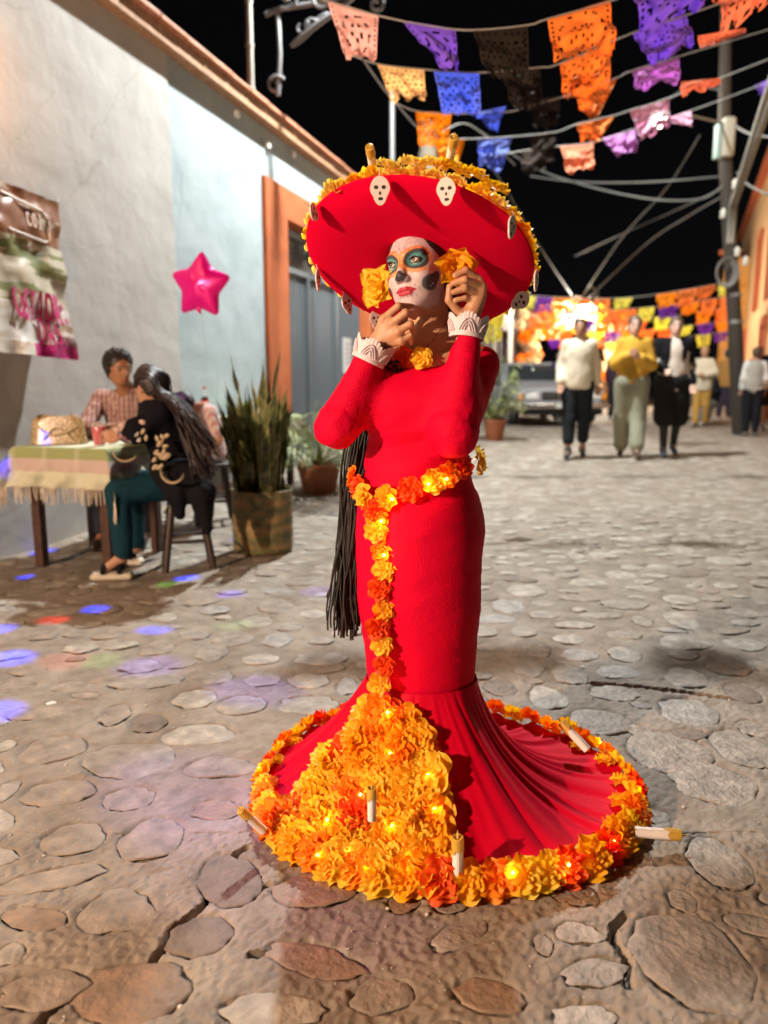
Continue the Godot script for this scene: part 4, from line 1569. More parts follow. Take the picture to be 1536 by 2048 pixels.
	for k in range(2, chain.size(), 3):
		nk.ball(Transform3D(Basis.from_scale(Vector3.ONE * 0.0022), chain[k]), 6, 4)
	part("necklace", nk, mat("dark beads", Color(0.12, 0.09, 0.07), 0.25, 0.6), root)
	# silk flowers at the ears
	var silk := bloom_material(0)
	for e in [[Vector3(-0.013, 1.382, -2.025), Vector3(-0.75, -0.1, 0.6), 0.062, 3], [Vector3(0.175, 1.415, -1.94), Vector3(0.15, 0.15, 1.0), 0.058, 0]]:
		var up: Vector3 = e[1].normalized()
		var sd := up.cross(Vector3(0.2, 1, 0)).normalized()
		var o := hang("ear_flower", silk_mesh(200 + e[3]), bloom_material(e[3]), root)
		o.transform = Transform3D(Basis(sd, up, sd.cross(up)).scaled_local(Vector3.ONE * e[2]), e[0] - root.position)
	# ---- hat
	var hs := hat_up.cross(Vector3(0, 0, 1)).normalized()
	var tx := Transform3D(Basis(hs, hat_up, hs.cross(hat_up)), Vector3(0.085, 1.434, -2.065))
	var felt := mat("red felt", Color(0.58, 0.001, 0.030), 0.85)
	felt.metallic_specular = 0.12
	var hg2 := Geo.new()
	hg2.lathe([Vector2(0.045, 0.03), Vector2(0.07, 0.012), Vector2(0.12, 0.001), Vector2(0.20, -0.004), Vector2(0.246, -0.002), Vector2(0.277, 0.006), Vector2(0.293, 0.013), Vector2(0.296, 0.017), Vector2(0.292, 0.020), Vector2(0.275, 0.014), Vector2(0.246, 0.007), Vector2(0.20, 0.004), Vector2(0.12, 0.010), Vector2(0.092, 0.02), Vector2(0.087, 0.09), Vector2(0.075, 0.145), Vector2(0.045, 0.17), Vector2(0.001, 0.175)], 72, tx, 0.004)
	var hat := part("hat", hg2, felt, root)
	for k in 36:
		var a := TAU * k / 36 + rng.randf_range(-0.03, 0.03)
		var p := tx * Vector3(cos(a) * 0.281, 0.036, sin(a) * 0.281)
		bloom(hat, p, hat_up + tx.basis * Vector3(cos(a), 0, sin(a)) * 0.6 + Vector3(0, 0.2, 0), rng.randf_range(0.027, 0.036), 0 if k % 9 == 4 else (4 if rng.randf() < 0.6 else 3))
	for b in [[Vector3(0.142, 1.609, -1.798), 0.040], [Vector3(0.194, 1.594, -1.804), 0.042], [Vector3(0.063, 1.619, -1.811), 0.036], [Vector3(0.108, 1.614, -1.801), 0.036], [Vector3(0.01, 1.619, -1.83), 0.034], [Vector3(-0.112, 1.592, -1.923), 0.036], [Vector3(0.247, 1.571, -1.824), 0.040]]:
		bloom(hat, b[0] + hat_up * 0.0, hat_up * 0.6 + Vector3(0.05, 0.1, 0.5), b[1] * 0.9, 3 if b[1] > 0.037 else 4)
	var cm := candle_geo()
	var wax := mat("candle", Color(1, 1, 1), 0.45)
	for b in [[Vector3(0.147, 1.639, -1.805), Vector3(0.05, 0.45, 0.9)], [Vector3(-0.027, 1.636, -1.867), Vector3(-0.1, 0.45, 0.9)]]:
		stand_candle(cm, wax, hat, b[0] - b[1].normalized() * 0.03, b[1], 0.75)
	stand_candle(cm, wax, dress, Vector3(0.166, 0.05, -1.556), Vector3(-0.03, 1, 0.08), 1.0)
	stand_candle(cm, wax, dress, Vector3(-0.027, 0.175, -1.582), Vector3(0.0, 1, 0.12), 0.8)
	stand_candle(cm, wax, dress, Vector3(-0.294, 0.06, -1.719), Vector3(-0.55, 0.75, 0.25), 0.85)
	stand_candle(cm, wax, dress, Vector3(0.601, 0.07, -2.113), Vector3(-0.55, 0.5, -0.45), 1.0)
	stand_candle(cm, wax, dress, Vector3(0.619, 0.045, -1.738), Vector3(1.0, -0.05, 0.03), 1.08)
	# paper skulls hung from the brim
	var foam := mat("skull cut-out", Color(1, 1, 1), 0.7)
	for q in [[Vector3(-0.009, 1.564, -1.813), 0.05, 0.03, 1.0], [Vector3(0.136, 1.555, -1.781), -0.2, 0.05, 0.95], [Vector3(0.292, 1.492, -1.846), 1.0, -0.4, 0.9], [Vector3(-0.168, 1.543, -1.942), 1.3, 1.25, 0.9], [Vector3(-0.178, 1.412, -2.151), 1.35, 0.05, 0.95], [Vector3(-0.103, 1.356, -2.233), 0.9, 0.45, 0.95], [Vector3(0.381, 1.392, -2.001), 1.15, -0.3, 0.9], [Vector3(0.355, 1.35, -2.072), 0.5, -1.05, 1.0], [Vector3(-0.023, 1.316, -2.286), 0.5, 0.1, 0.9]]:
		var sg := Geo.new()
		var poly := PackedVector2Array()
		for k in 40:
			var a := TAU * k / 40
			var w := lerpf(0.0165, 0.0225, smoothstep(-0.45, 0.15, sin(a)))
			if absf(sin(a) + 0.12) < 0.12:
				w *= 1.03
			poly.append(Vector2(cos(a) * w, sin(a) * 0.031))
		sg.col = Color(0.70, 0.62, 0.60)
		sg.prism(poly, 0.004)
		sg.col = Color(0.02, 0.016, 0.016)
		for m in [[-0.0085, 0.007, 0.0052, 0.0044], [0.0085, 0.007, 0.0052, 0.0044], [0.0, -0.0055, 0.0028, 0.004], [0.001, -0.0175, 0.006, 0.0036]]:
			var hole := PackedVector2Array()
			for k in 12:
				hole.append(Vector2(m[0] + cos(TAU * k / 12) * m[2], m[1] + sin(TAU * k / 12) * m[3]))
			sg.prism(hole, 0.0046)
		sg.col = Color(0.6, 0.55, 0.5)
		sg.tube([Vector3(0, 0.029, 0), Vector3(0.001, 0.042, -0.004), Vector3(0, 0.052, -0.012)], 0.0012, 4)
		var o := hang("paper_skull", sg.bake(), foam, hat)
		o.transform = Transform3D((Basis(Vector3.UP, q[1]) * Basis(Vector3.BACK, q[2])).scaled_local(Vector3.ONE * q[3]), q[0] - home(hat))


func stand_candle(cm: Mesh, wax: Material, parent: Node3D, at: Vector3, up: Vector3, sc: float) -> void:
	var u := up.normalized()
	var sd := u.cross(Vector3(0.31, 0.2, 0.9)).normalized()
	var o := hang("candle", cm, wax, parent)
	o.transform = Transform3D(Basis(sd, u, sd.cross(u)).scaled_local(Vector3.ONE * sc), at - home(parent))

# ---------------------------------------------------------------- paper flags, cables, poles
const PAPER := {"pink": Color(0.80, 0.47, 0.40), "purple": Color(0.25, 0.13, 0.52), "black": Color(0.030, 0.022, 0.018), "orange": Color(0.86, 0.30, 0.08), "amber": Color(0.88, 0.36, 0.03), "cream": Color(0.84, 0.56, 0.30), "blue": Color(0.19, 0.26, 0.72), "mauve": Color(0.50, 0.22, 0.52), "salmon": Color(0.82, 0.31, 0.18), "rose": Color(0.72, 0.42, 0.56), "yellow": Color(0.78, 0.74, 0.16), "violet": Color(0.19, 0.05, 0.36)}


func paper(tone: String) -> StandardMaterial3D:
	var m := mat("tissue paper " + tone, PAPER[tone], 0.8)
	m.metallic_specular = 0.15
	m.backlight_enabled = true
	m.backlight = (PAPER[tone] as Color).linear_to_srgb()
	return m


func flag_mesh(a: Vector3, b: Vector3, c: Vector3, d: Vector3, sd: int, n := 26) -> ArrayMesh:      # cut tissue paper between four corners: top two, bottom two
	var g := Geo.new()
	var size := a.distance_to(b)
	var out := (b - a).cross(c - a).normalized()
	var w := noise(1.0, 2, FastNoiseLite.TYPE_SIMPLEX, sd)
	var kind := sd % 4
	var m := int(n * 0.85)
	for j in m + 1:
		for i in n + 1:
			var u := float(i) / n
			var v := float(j) / m
			var p := a.lerp(b, u).lerp(c.lerp(d, u), v)
			var wave := w.get_noise_2d(u * 1.4 + sd, v * 1.8) * 0.22 * v + sin(u * 7.0 + sd) * 0.02 * v
			p += out * wave * size
			g.add(p, Vector2(u, v))
	for j in m:
		for i in n:
			var u := (i + 0.5) / n
			var v := (j + 0.5) / m
			var x := u - 0.5
			var hole := false
			if v > 0.955 + 0.045 * sin(u * PI * 5.0 + 0.3) + 0.02:
				hole = true
			if v > 0.9 and (u < 0.05 or u > 0.95):
				hole = true
			if v > 0.07:
				var r := Vector2(x, (v - 0.5) * 0.85).length()
				var t := atan2(v - 0.5, x)
				if kind == 0:
					hole = hole or (absf(r - 0.30) < 0.028 and sin(t * 8.0) > 0.1) or (absf(r - 0.12) < 0.03 and sin(t * 5.0) > 0.0)
				elif kind == 1:
					hole = hole or (fposmod(v * 9.0, 1.0) < 0.42 and fposmod(absf(x) * 8.0 + floor(v * 9.0) * 0.5, 1.0) < 0.34 and absf(x) < 0.44)
				elif kind == 2:
					hole = hole or (sin(x * 34.0) * sin(v * 30.0) > 0.62)
				else:
					hole = hole or (absf(r - 0.36) < 0.02 and sin(t * 12.0) > 0.2) or (r < 0.22 and sin(x * 44.0) * sin(v * 40.0) > 0.55)
				if absf(x) > 0.42 and absf(x) < 0.465 and fposmod(v * 11.0, 1.0) < 0.5 and v < 0.92:
					hole = true
			if hole:
				continue
			var k := j * (n + 1) + i
			g.tri(k, k + 1, k + n + 1)
			g.tri(k + 1, k + n + 2, k + n + 1)
	return g.bake()


func garland(label: String, path: Array, flags: Array, n := 26, thick := 0.005) -> void:
	var t := thing("papel_picado_garland", label, "paper garland", path[0], "papel picado strung over the street")
	var g := Geo.new()
	g.tube(spline(path, 6), thick, 5)
	part("string", g, mat("white twine", Color(0.42, 0.41, 0.38), 0.8), t)
	var k := 0
	for f in flags:
		var o := hang("paper_flag", flag_mesh(f[0], f[1], f[2], f[3], int(absf(f[0].x * 131.0 + f[0].y * 57.0)) + k, n), paper(f[4]), t, -t.position)
		o.set_meta("label", "%s cut paper flag" % f[4])
		k += 1


func build_flags() -> void:
	garland("nearest paper garland, low in the middle, with pale pink and big orange flags", [Vector3(-0.568, 3.255, -4.639), Vector3(-0.308, 3.169, -4.624), Vector3(-0.03, 3.091, -4.61), Vector3(0.251, 3.035, -4.6), Vector3(0.483, 3.013, -4.596), Vector3(0.783, 3.04, -4.601), Vector3(0.892, 3.073, -4.607), Vector3(1.255, 3.175, -4.625), Vector3(1.725, 3.341, -4.655), Vector3(2.271, 3.524, -4.687)], [
		[Vector3(-0.311, 3.175, -4.625), Vector3(-0.03, 3.094, -4.611), Vector3(-0.213, 2.874, -4.571), Vector3(-0.044, 2.858, -4.569), "pink"], [Vector3(0.096, 3.067, -4.606), Vector3(0.39, 3.019, -4.597), Vector3(0.329, 2.795, -4.507), Vector3(0.407, 2.804, -4.559), "purple"], [Vector3(0.483, 3.019, -4.597), Vector3(0.783, 3.04, -4.601), Vector3(0.557, 2.772, -4.553), Vector3(0.802, 2.664, -4.534), "black"],
		[Vector3(0.892, 3.073, -4.607), Vector3(1.234, 3.175, -4.625), Vector3(0.922, 2.795, -4.507), Vector3(1.266, 2.906, -4.577), "orange"], [Vector3(1.337, 3.242, -4.637), Vector3(1.738, 3.347, -4.656), Vector3(1.425, 2.992, -4.592), Vector3(1.758, 3.148, -4.62), "purple"], [Vector3(1.758, 3.341, -4.655), Vector3(2.161, 3.47, -4.678), Vector3(1.85, 3.008, -4.595), Vector3(2.12, 3.169, -4.624), "salmon"]])
	garland("second paper garland from the front, with cream and pale blue flags", [Vector3(-0.23, 3.295, -5.662), Vector3(-0.044, 3.229, -5.65), Vector3(0.277, 3.192, -5.644), Vector3(0.649, 3.172, -5.64), Vector3(1.037, 3.205, -5.646), Vector3(1.189, 3.232, -5.651), Vector3(1.679, 3.435, -5.687), Vector3(2.085, 3.568, -5.711), Vector3(2.811, 3.821, -5.756)], [
		[Vector3(-0.047, 3.229, -5.65), Vector3(0.27, 3.192, -5.644), Vector3(0.061, 2.976, -5.605), Vector3(0.284, 2.986, -5.607), "cream"], [Vector3(0.335, 3.185, -5.643), Vector3(0.642, 3.172, -5.64), Vector3(0.399, 2.906, -5.593), Vector3(0.655, 2.899, -5.592), "blue"], [Vector3(0.784, 3.182, -5.642), Vector3(1.054, 3.205, -5.646), Vector3(0.885, 2.906, -5.593), Vector3(1.074, 2.939, -5.599), "black"],
		[Vector3(1.189, 3.232, -5.651), Vector3(1.527, 3.368, -5.675), Vector3(1.211, 2.955, -5.551), Vector3(1.52, 3.069, -5.622), "orange"], [Vector3(1.676, 3.435, -5.687), Vector3(2.041, 3.561, -5.71), Vector3(1.798, 3.229, -5.65), Vector3(2.095, 3.328, -5.668), "purple"], [Vector3(2.142, 3.437, -5.738), Vector3(2.399, 3.424, -5.584), Vector3(2.17, 3.377, -5.778), Vector3(2.393, 3.391, -5.578), "salmon"]])
	garland("third paper garland from the front, with amber and folded blue flags", [Vector3(0.093, 3.426, -7.006), Vector3(0.27, 3.355, -6.993), Vector3(0.57, 3.334, -6.99), Vector3(1.031, 3.347, -6.992), Vector3(1.242, 3.396, -7.001), Vector3(1.613, 3.505, -7.02), Vector3(1.972, 3.633, -7.043), Vector3(2.112, 3.696, -7.054), Vector3(2.838, 3.912, -7.093), Vector3(3.514, 4.112, -7.128)], [
		[Vector3(0.27, 3.355, -6.993), Vector3(0.57, 3.334, -6.99), Vector3(0.296, 3.072, -6.943), Vector3(0.532, 3.064, -6.941), "amber"], [Vector3(0.748, 3.338, -6.99), Vector3(1.031, 3.396, -7.001), Vector3(0.807, 3.256, -6.874), Vector3(0.946, 3.18, -6.962), "blue"], [Vector3(1.242, 3.446, -7.01), Vector3(1.487, 3.48, -7.016), Vector3(1.267, 3.189, -6.964), Vector3(1.478, 3.23, -6.971), "black"],
		[Vector3(1.605, 3.505, -7.02), Vector3(1.972, 3.633, -7.043), Vector3(1.689, 3.288, -6.981), Vector3(1.772, 3.264, -6.875), "orange"], [Vector3(2.103, 3.692, -7.053), Vector3(2.492, 3.796, -7.072), Vector3(2.088, 3.526, -6.922), Vector3(2.5, 3.613, -7.039), "mauve"], [Vector3(2.547, 3.634, -7.144), Vector3(2.795, 3.591, -6.934), Vector3(2.547, 3.515, -7.123), Vector3(2.795, 3.559, -6.928), "salmon"]])
	garland("fourth paper garland, with amber, blue and pale rose flags", [Vector3(0.478, 3.646, -8.569), Vector3(0.53, 3.585, -8.558), Vector3(0.842, 3.575, -8.556), Vector3(1.336, 3.6, -8.561), Vector3(1.778, 3.646, -8.569), Vector3(2.012, 3.728, -8.583), Vector3(2.391, 3.815, -8.599), Vector3(2.568, 3.872, -8.609), Vector3(2.973, 4, -8.632), Vector3(4.117, 4.435, -8.709)], [
		[Vector3(0.52, 3.585, -8.558), Vector3(0.842, 3.58, -8.557), Vector3(0.572, 3.37, -8.52), Vector3(0.759, 3.268, -8.501), "amber"], [Vector3(0.972, 3.575, -8.556), Vector3(1.336, 3.6, -8.561), Vector3(0.988, 3.329, -8.512), Vector3(1.206, 3.206, -8.49), "blue"], [Vector3(1.518, 3.595, -8.56), Vector3(1.778, 3.626, -8.565), Vector3(1.549, 3.283, -8.504), Vector3(1.778, 3.329, -8.512), "black"],
		[Vector3(1.996, 3.723, -8.583), Vector3(2.391, 3.81, -8.598), Vector3(2.058, 3.585, -8.558), Vector3(2.225, 3.524, -8.547), "orange"], [Vector3(2.558, 3.872, -8.609), Vector3(2.963, 3.994, -8.631), Vector3(2.661, 3.565, -8.554), Vector3(2.984, 3.718, -8.582), "rose"], [Vector3(3.011, 3.833, -8.704), Vector3(3.152, 3.828, -8.5), Vector3(3.021, 3.771, -8.693), Vector3(3.172, 3.666, -8.471), "rose"]])
	garland("fifth paper garland, short, with salmon and mauve flags", [Vector3(1.37, 3.821, -10.124), Vector3(1.691, 3.882, -10.134), Vector3(2.173, 3.943, -10.145), Vector3(2.593, 3.991, -10.154), Vector3(3.086, 4.149, -10.182), Vector3(3.901, 4.41, -10.229), Vector3(5.136, 4.866, -10.31)], [
		[Vector3(1.691, 3.882, -10.134), Vector3(2.012, 3.912, -10.14), Vector3(1.704, 3.62, -10.088), Vector3(1.988, 3.639, -10.091), "black"], [Vector3(2.173, 3.943, -10.145), Vector3(2.58, 3.985, -10.153), Vector3(2.284, 3.602, -10.085), Vector3(2.593, 3.675, -10.098), "salmon"], [Vector3(2.698, 4.034, -10.161), Vector3(3.086, 4.149, -10.182), Vector3(2.877, 3.821, -10.124), Vector3(3.148, 3.894, -10.137), "mauve"], [Vector3(4.568, 4.672, -10.275), Vector3(4.889, 4.805, -10.299), Vector3(4.642, 4.575, -10.258), Vector3(4.951, 4.684, -10.277), "purple"]])
	garland("yellow paper flag hung close behind the red hat", [Vector3(0.632, 1.735, -6.197), Vector3(0.943, 1.697, -6.19)], [[Vector3(0.772, 1.712, -6.193), Vector3(0.936, 1.701, -6.191), Vector3(0.788, 1.39, -6.135), Vector3(0.92, 1.428, -6.142), "yellow"]], 14)
	# the many small garlands farther up the street
	var tones := ["yellow", "orange", "blue", "yellow", "violet", "amber", "blue", "orange", "yellow", "violet"]
	var rows := [[Vector3(2.894, 2.898, -17.577), Vector3(5.324, 2.833, -17.566), Vector3(7.865, 3.225, -17.635)], [Vector3(3.51, 2.756, -19.076), Vector3(5.914, 2.721, -19.069), Vector3(8.559, 3.052, -19.128)], [Vector3(3.665, 2.668, -20.583), Vector3(6.264, 2.566, -20.565), Vector3(9.188, 2.924, -20.629)], [Vector3(4.359, 2.465, -22.071), Vector3(6.873, 2.368, -22.054), Vector3(9.807, 2.671, -22.108)], [Vector3(4.812, 2.217, -23.55), Vector3(7.353, 2.129, -23.535), Vector3(10.417, 2.453, -23.592)]]
	var says := ["topmost", "second highest", "middle", "second lowest", "lowest"]
	for r in rows.size():
		var path := spline(rows[r], 12)
		var flags := []
		for k in range(1, path.size() - 2, 2):
			if rng.randf() < 0.12:
				continue
			var a: Vector3 = path[k]
			var b: Vector3 = a + (path[k + 1] - a).normalized() * rng.randf_range(0.34, 0.46)
			var drop := Vector3(rng.randf_range(-0.08, 0.08), -rng.randf_range(0.26, 0.36), rng.randf_range(-0.12, 0.12))
			flags.append([a, b, a + drop, b + drop * rng.randf_range(0.8, 1.1), tones[(k * 3 + r * 4) % 10]])
		garland("%s of the distant paper garlands above the crowd" % says[r], rows[r], flags, 12, 0.008)


func cable(label: String, path: Array, r: float, tone := 0.16) -> void:
	var t := thing("power_cable", label, "cable", path[0], "cables over the street")
	var g := Geo.new()
	g.tube(spline(path, 8), r, 6)
	part("strand", g, mat("cable sheath %.2f" % tone, Color(tone, tone, tone * 0.94), 0.6), t)


func build_poles() -> void:
	# iron mast and scrolled bracket on the roof edge
	var t := thing("iron_bracket", "pale iron mast with scrolled lamp bracket standing on the roof edge", "lamp bracket", wp(8.17, 3.97, -0.1))
	var g := Geo.new()
	var mast := wp(8.17, 3.9, -0.1)
	g.tube([mast, Vector3(mast.x, 7.3, mast.z)], 0.035, 10)
	for k in 5:
		g.lathe([Vector2(0.036, 0), Vector2(0.048, 0.02), Vector2(0.036, 0.04)], 10, Transform3D(Basis(), mast + Vector3.UP * (0.25 + k * 0.42)))
	part("mast", g, mat("weathered pale iron", Color(0.24, 0.225, 0.19), 0.7), t)
	var iron := mat("grey scroll iron", Color(0.13, 0.13, 0.135), 0.45)
	iron.metallic = 0.3
	g = Geo.new()
	var A: Vector3 = Vector3(-1.158, 4.864, -9.04)
	g.tube([Vector3(-1.136, 4.115, -8.906), Vector3(-1.115, 4.537, -8.981), Vector3(-1.136, 5.012, -9.066)], 0.026, 6)
	g.tube(spline([Vector3(-1.276, 4.959, -9.057), Vector3(-1.115, 5.022, -9.068), Vector3(-0.793, 5.075, -9.077), Vector3(-0.533, 5.104, -9.032), Vector3(-0.121, 5.201, -8.947)], 6), 0.026, 6)
	g.tube(spline([Vector3(-0.954, 4.669, -9.005), Vector3(-0.682, 4.857, -8.988), Vector3(-0.416, 5.051, -9.022), Vector3(-0.148, 5.278, -9.012)], 5), 0.028, 6)
	for s in [[Vector3(-1.158, 4.22, -8.925), 0.10, 1.0, 0.6], [Vector3(-0.682, 5.114, -9.033), 0.13, -1.0, 1.2], [Vector3(-0.084, 5.004, -8.912), 0.10, -1.0, 2.0], [Vector3(-1.028, 5.12, -9.034), 0.12, 1.0, 4.0]]:
		var pts := []
		for k in 22:
			var a: float = s[3] + k * 0.36 * s[2]
			var r: float = s[1] * (1.0 - k / 26.0)
			pts.append(s[0] + Vector3(cos(a) * r, sin(a) * r, 0))
		g.tube(pts, 0.018, 6)
	for side in [-1.0, 1.0]:
		var pts := []
		for k in 13:
			var u := k / 12.0
			pts.append((Vector3(-0.997, 4.632, -8.998) as Vector3).lerp(Vector3(-0.602, 4.947, -9.004), u) + Vector3(0.6, 0.75, 0).normalized() * side * sin(u * PI) * 0.12)
		g.tube(pts, 0.017, 6)
		pts = []
		for k in 12:
			var a := k * 0.45
			pts.append((Vector3(-0.833, 4.756, -8.99) as Vector3) + Vector3(cos(a * side + 0.7) * 0.09 * (1.0 - k / 15.0), sin(a * side + 0.7) * 0.09 * (1.0 - k / 15.0), 0) + Vector3(0.05 * side, 0.06, 0))
		g.tube(pts, 0.012, 5)
	part("scrollwork", g, iron, t)
	g = Geo.new()
	g.tube([Vector3(mast.x, 7.26, mast.z), STREET_LAMP + Vector3(0, 0.36, 0)], 0.025, 8)
	part("arm", g, iron, t)
	# thin mast behind the hat and the thick post
	t = thing("thin_mast", "thin grey steel mast rising behind the red hat", "mast", Vector3(0.13, 0.1, -12.9))
	g = Geo.new()
	g.tube([Vector3.ZERO, Vector3(0, 5.35, 0)], [0.05, 0.04], 10)
	g.lathe([Vector2(0.06, 5.33), Vector2(0.065, 5.4), Vector2(0.01, 5.44)], 10)
	hang("shaft", g.bake(), mat("galvanised steel", Color(0.20, 0.20, 0.20), 0.5, 0.4), t)
	t = thing("concrete_post", "thick beige concrete post behind the amber paper flag", "post", Vector3(0.80, 0.1, -15.0))
	g = Geo.new()
	g.tube([Vector3.ZERO, Vector3(0, 5.6, 0)], [0.2, 0.14], 12)
	g.lathe([Vector2(0.15, 4.9), Vector2(0.17, 4.95), Vector2(0.17, 5.05), Vector2(0.15, 5.1)], 12)
	hang("shaft", g.bake(), mat("beige concrete", Color(0.24, 0.21, 0.155), 0.85), t)
	# utility pole
	var foot := Vector3(6.14, 0.1, -13.3)
	t = thing("utility_pole", "dark wooden utility pole hung with meters and loops of cable", "utility pole", foot)
	g = Geo.new()
	g.tube([Vector3.ZERO, Vector3(-0.12, 1.7, -0.2), Vector3(-0.40, 5.0, -0.6), Vector3(-0.52, 8.4, -0.8)], [0.125, 0.12, 0.10, 0.08], 14)
	var wood := tri_tex(mat("pole wood", Color(1, 1, 1), 0.85), ntex(noise(0.03, 4, FastNoiseLite.TYPE_SIMPLEX, 91), 512, ramp([[0.0, Color(0.015, 0.010, 0.007)], [0.5, Color(0.028, 0.020, 0.013)], [1.0, Color(0.05, 0.037, 0.025)]])), 1.6)
	hang("trunk", g.bake(), wood, t)
	for k in 2:
		g = Geo.new()
		g.tube([Vector3(-0.16 - k * 0.0, 1.95 + k * 0.45, -0.06), Vector3(0.16, 1.95 + k * 0.45, -0.06)], 0.17, 14)
		g = Geo.new()
		g.lathe([Vector2(0.12, -0.03), Vector2(0.128, -0.03), Vector2(0.128, 0.03), Vector2(0.12, 0.03)], 16, Transform3D(Basis(), Vector3(-0.13 - k * 0.035, 1.95 + k * 0.45, -0.23 - k * 0.05)))
		hang("steel_band", g.bake(), mat("galvanised steel", Color(0.20, 0.20, 0.20), 0.5, 0.4), t)
	g = Geo.new()
	g.box(Vector3(-0.42, 4.95, -0.40), Vector3(0.2, 0.62, 0.16), Basis(), 0.03)
	hang("meter_box", g.bake(), mat("cream enamel", Color(0.30, 0.28, 0.22), 0.6), t)
	g = Geo.new()
	g.box(Vector3(-0.56, 4.9, -0.46), Vector3(0.09, 0.55, 0.14), Basis(), 0.02)
	hang("meter_box", g.bake(), mat("green enamel", Color(0.22, 0.30, 0.27), 0.5), t)
	for q in [Vector3(-0.28, 4.2, -0.3), Vector3(-0.2, 3.1, -0.2), Vector3(-0.05, 2.95, -0.2), Vector3(-0.4, 3.75, -0.4)]:
		g = Geo.new()
		g.lathe([Vector2(0.02, -0.08), Vector2(0.06, -0.06), Vector2(0.035, -0.02), Vector2(0.06, 0.02), Vector2(0.035, 0.05), Vector2(0.02, 0.08)], 10, Transform3D(Basis(), q))
		hang("insulator", g.bake(), mat("porcelain", Color(0.5, 0.48, 0.42), 0.25), t)
	g = Geo.new()
	for k in 4:
		var pts := []
		for e in 16:
			var a := e * 0.42 + k
			pts.append(Vector3(-0.40 + cos(a) * (0.13 + k * 0.02), 2.75 + sin(a) * (0.19 + k * 0.015), -0.12 + k * 0.02))
		g.tube(pts, 0.012, 5)
	hang("cable_loop", g.bake(), mat("cable sheath 0.16", Color(0.16, 0.16, 0.15), 0.6), t)
	g = Geo.new()
	for e in 2:
		g.tube([Vector3(-0.32 + e * 0.06, 3.25, -0.3), Vector3(5.817, 3.965, -13.603) - foot + Vector3(e * 0.07, 0, 0), Vector3(4.544, 4.614, -9.757) - foot + Vector3(e * 0.09, 0, 0)], 0.035, 7)
	hang("brace", g.bake(), mat("brace steel", Color(0.22, 0.21, 0.18), 0.5), t)
	cable("bright cable from the rose flags to the pole's meter box", [Vector3(4.536, 4.984, -12.362), Vector3(5.211, 5.172, -13.208), Vector3(5.7, 5.318, -13.844)], 0.016, 0.22)
	cable("short bright cable from the meter box towards the peach house", [Vector3(5.784, 5.367, -13.853), Vector3(5.783, 5.093, -13.397), Vector3(5.786, 4.844, -12.845), Vector3(5.918, 4.646, -12.302)], 0.016, 0.22)
	cable("cable from the pole down to the peach house front", [Vector3(5.918, 4.501, -13.698), Vector3(5.898, 4.157, -13.129), Vector3(6.073, 3.816, -12.459)], 0.015, 0.22)
	cable("long sagging cable from behind the hat to the pole", [Vector3(1.871, 5.841, -16.07), Vector3(2.751, 5.055, -15.422), Vector3(3.566, 4.58, -14.83), Vector3(4.667, 4.199, -14.254), Vector3(5.421, 4.131, -13.937), Vector3(5.727, 4.302, -13.764)], 0.016, 0.10)
	cable("nearly level cable ending at the pole below the mauve flag", [Vector3(2.656, 4.723, -14.855), Vector3(3.566, 4.616, -14.836), Vector3(4.701, 4.517, -14.412), Vector3(5.822, 4.494, -13.9)], 0.012, 0.10)
	cable("steep cable from the pole down to the far street lamp", [Vector3(5.805, 4.176, -13.843), Vector3(5.965, 4.229, -15.783), Vector3(6.105, 4.152, -18.816), Vector3(6.038, 3.365, -23.755)], 0.014, 0.05)
	cable("second steep cable just above the far street lamp", [Vector3(5.805, 4.301, -13.866), Vector3(5.843, 4.434, -16.835), Vector3(5.52, 4.383, -18.857), Vector3(5.461, 4.508, -22.943)], 0.012, 0.05)
	cable("thin cable climbing from the far lamp towards the fifth garland", [Vector3(6.113, 3.461, -24.788), Vector3(6.134, 4.613, -20.93), Vector3(5.843, 4.946, -16.926), Vector3(5.339, 5.151, -13.915)], 0.010, 0.04)
	cable("cable dropping from the hat to the far street lamp", [Vector3(1.974, 4.875, -14.882), Vector3(2.724, 4.639, -16.871), Vector3(3.975, 4.075, -19.818), Vector3(5.957, 3.461, -24.788)], 0.013, 0.05)
	cable("grey cable that the garlands are tied to", [Vector3(-0.341, 3.179, -4.524), Vector3(-0.159, 3.248, -5.552), Vector3(0.093, 3.426, -7.006), Vector3(0.489, 3.616, -8.563), Vector3(1.118, 4.358, -10.727), Vector3(2.043, 4.383, -12.763)], 0.008, 0.22)
	# distant lamps
	for L in [[Vector3(4.789, 5.513, -14.386), 4.0, 0.13, "bright street lamp glaring behind the rose paper flag"], [Vector3(6.191, 3.154, -24.733), 40.0, 0.2, "bright street lamp low above the crowd at the street's far end"]]:
		var q: Vector3 = L[0]
		var arm: bool = q.z > -20.0
		t = thing("far_street_lamp", L[3], "street lamp", Vector3(5.72, 5.9, -14.05) if arm else Vector3(q.x + 0.5, 0.1, q.z - 0.25))
		var back: Vector3 = q - t.position
		g = Geo.new()
		g.ball(Transform3D(Basis.from_scale(Vector3(L[2], L[2] * 0.8, L[2])), back))
		hang("bulb", g.bake(), glow("far lamp glow", Color(1.0, 0.97, 0.9), 30.0), t)
		g = Geo.new()
		if arm:
			g.tube([Vector3.ZERO, back * 0.5 + Vector3(0, 0.35, 0), back + Vector3(0, 0.25, 0)], 0.025, 8)
		else:
			g.tube([Vector3.ZERO, Vector3(0, back.y + 0.6, 0), Vector3(back.x * 0.6, back.y + 0.75, back.z * 0.6), back + Vector3(0, 0.3, 0)], [0.06, 0.04, 0.03, 0.03], 8)
		g.lathe([Vector2(L[2] * 1.3, 0.12), Vector2(L[2] * 0.9, 0.24), Vector2(0.04, 0.32)], 12, Transform3D(Basis(), back))
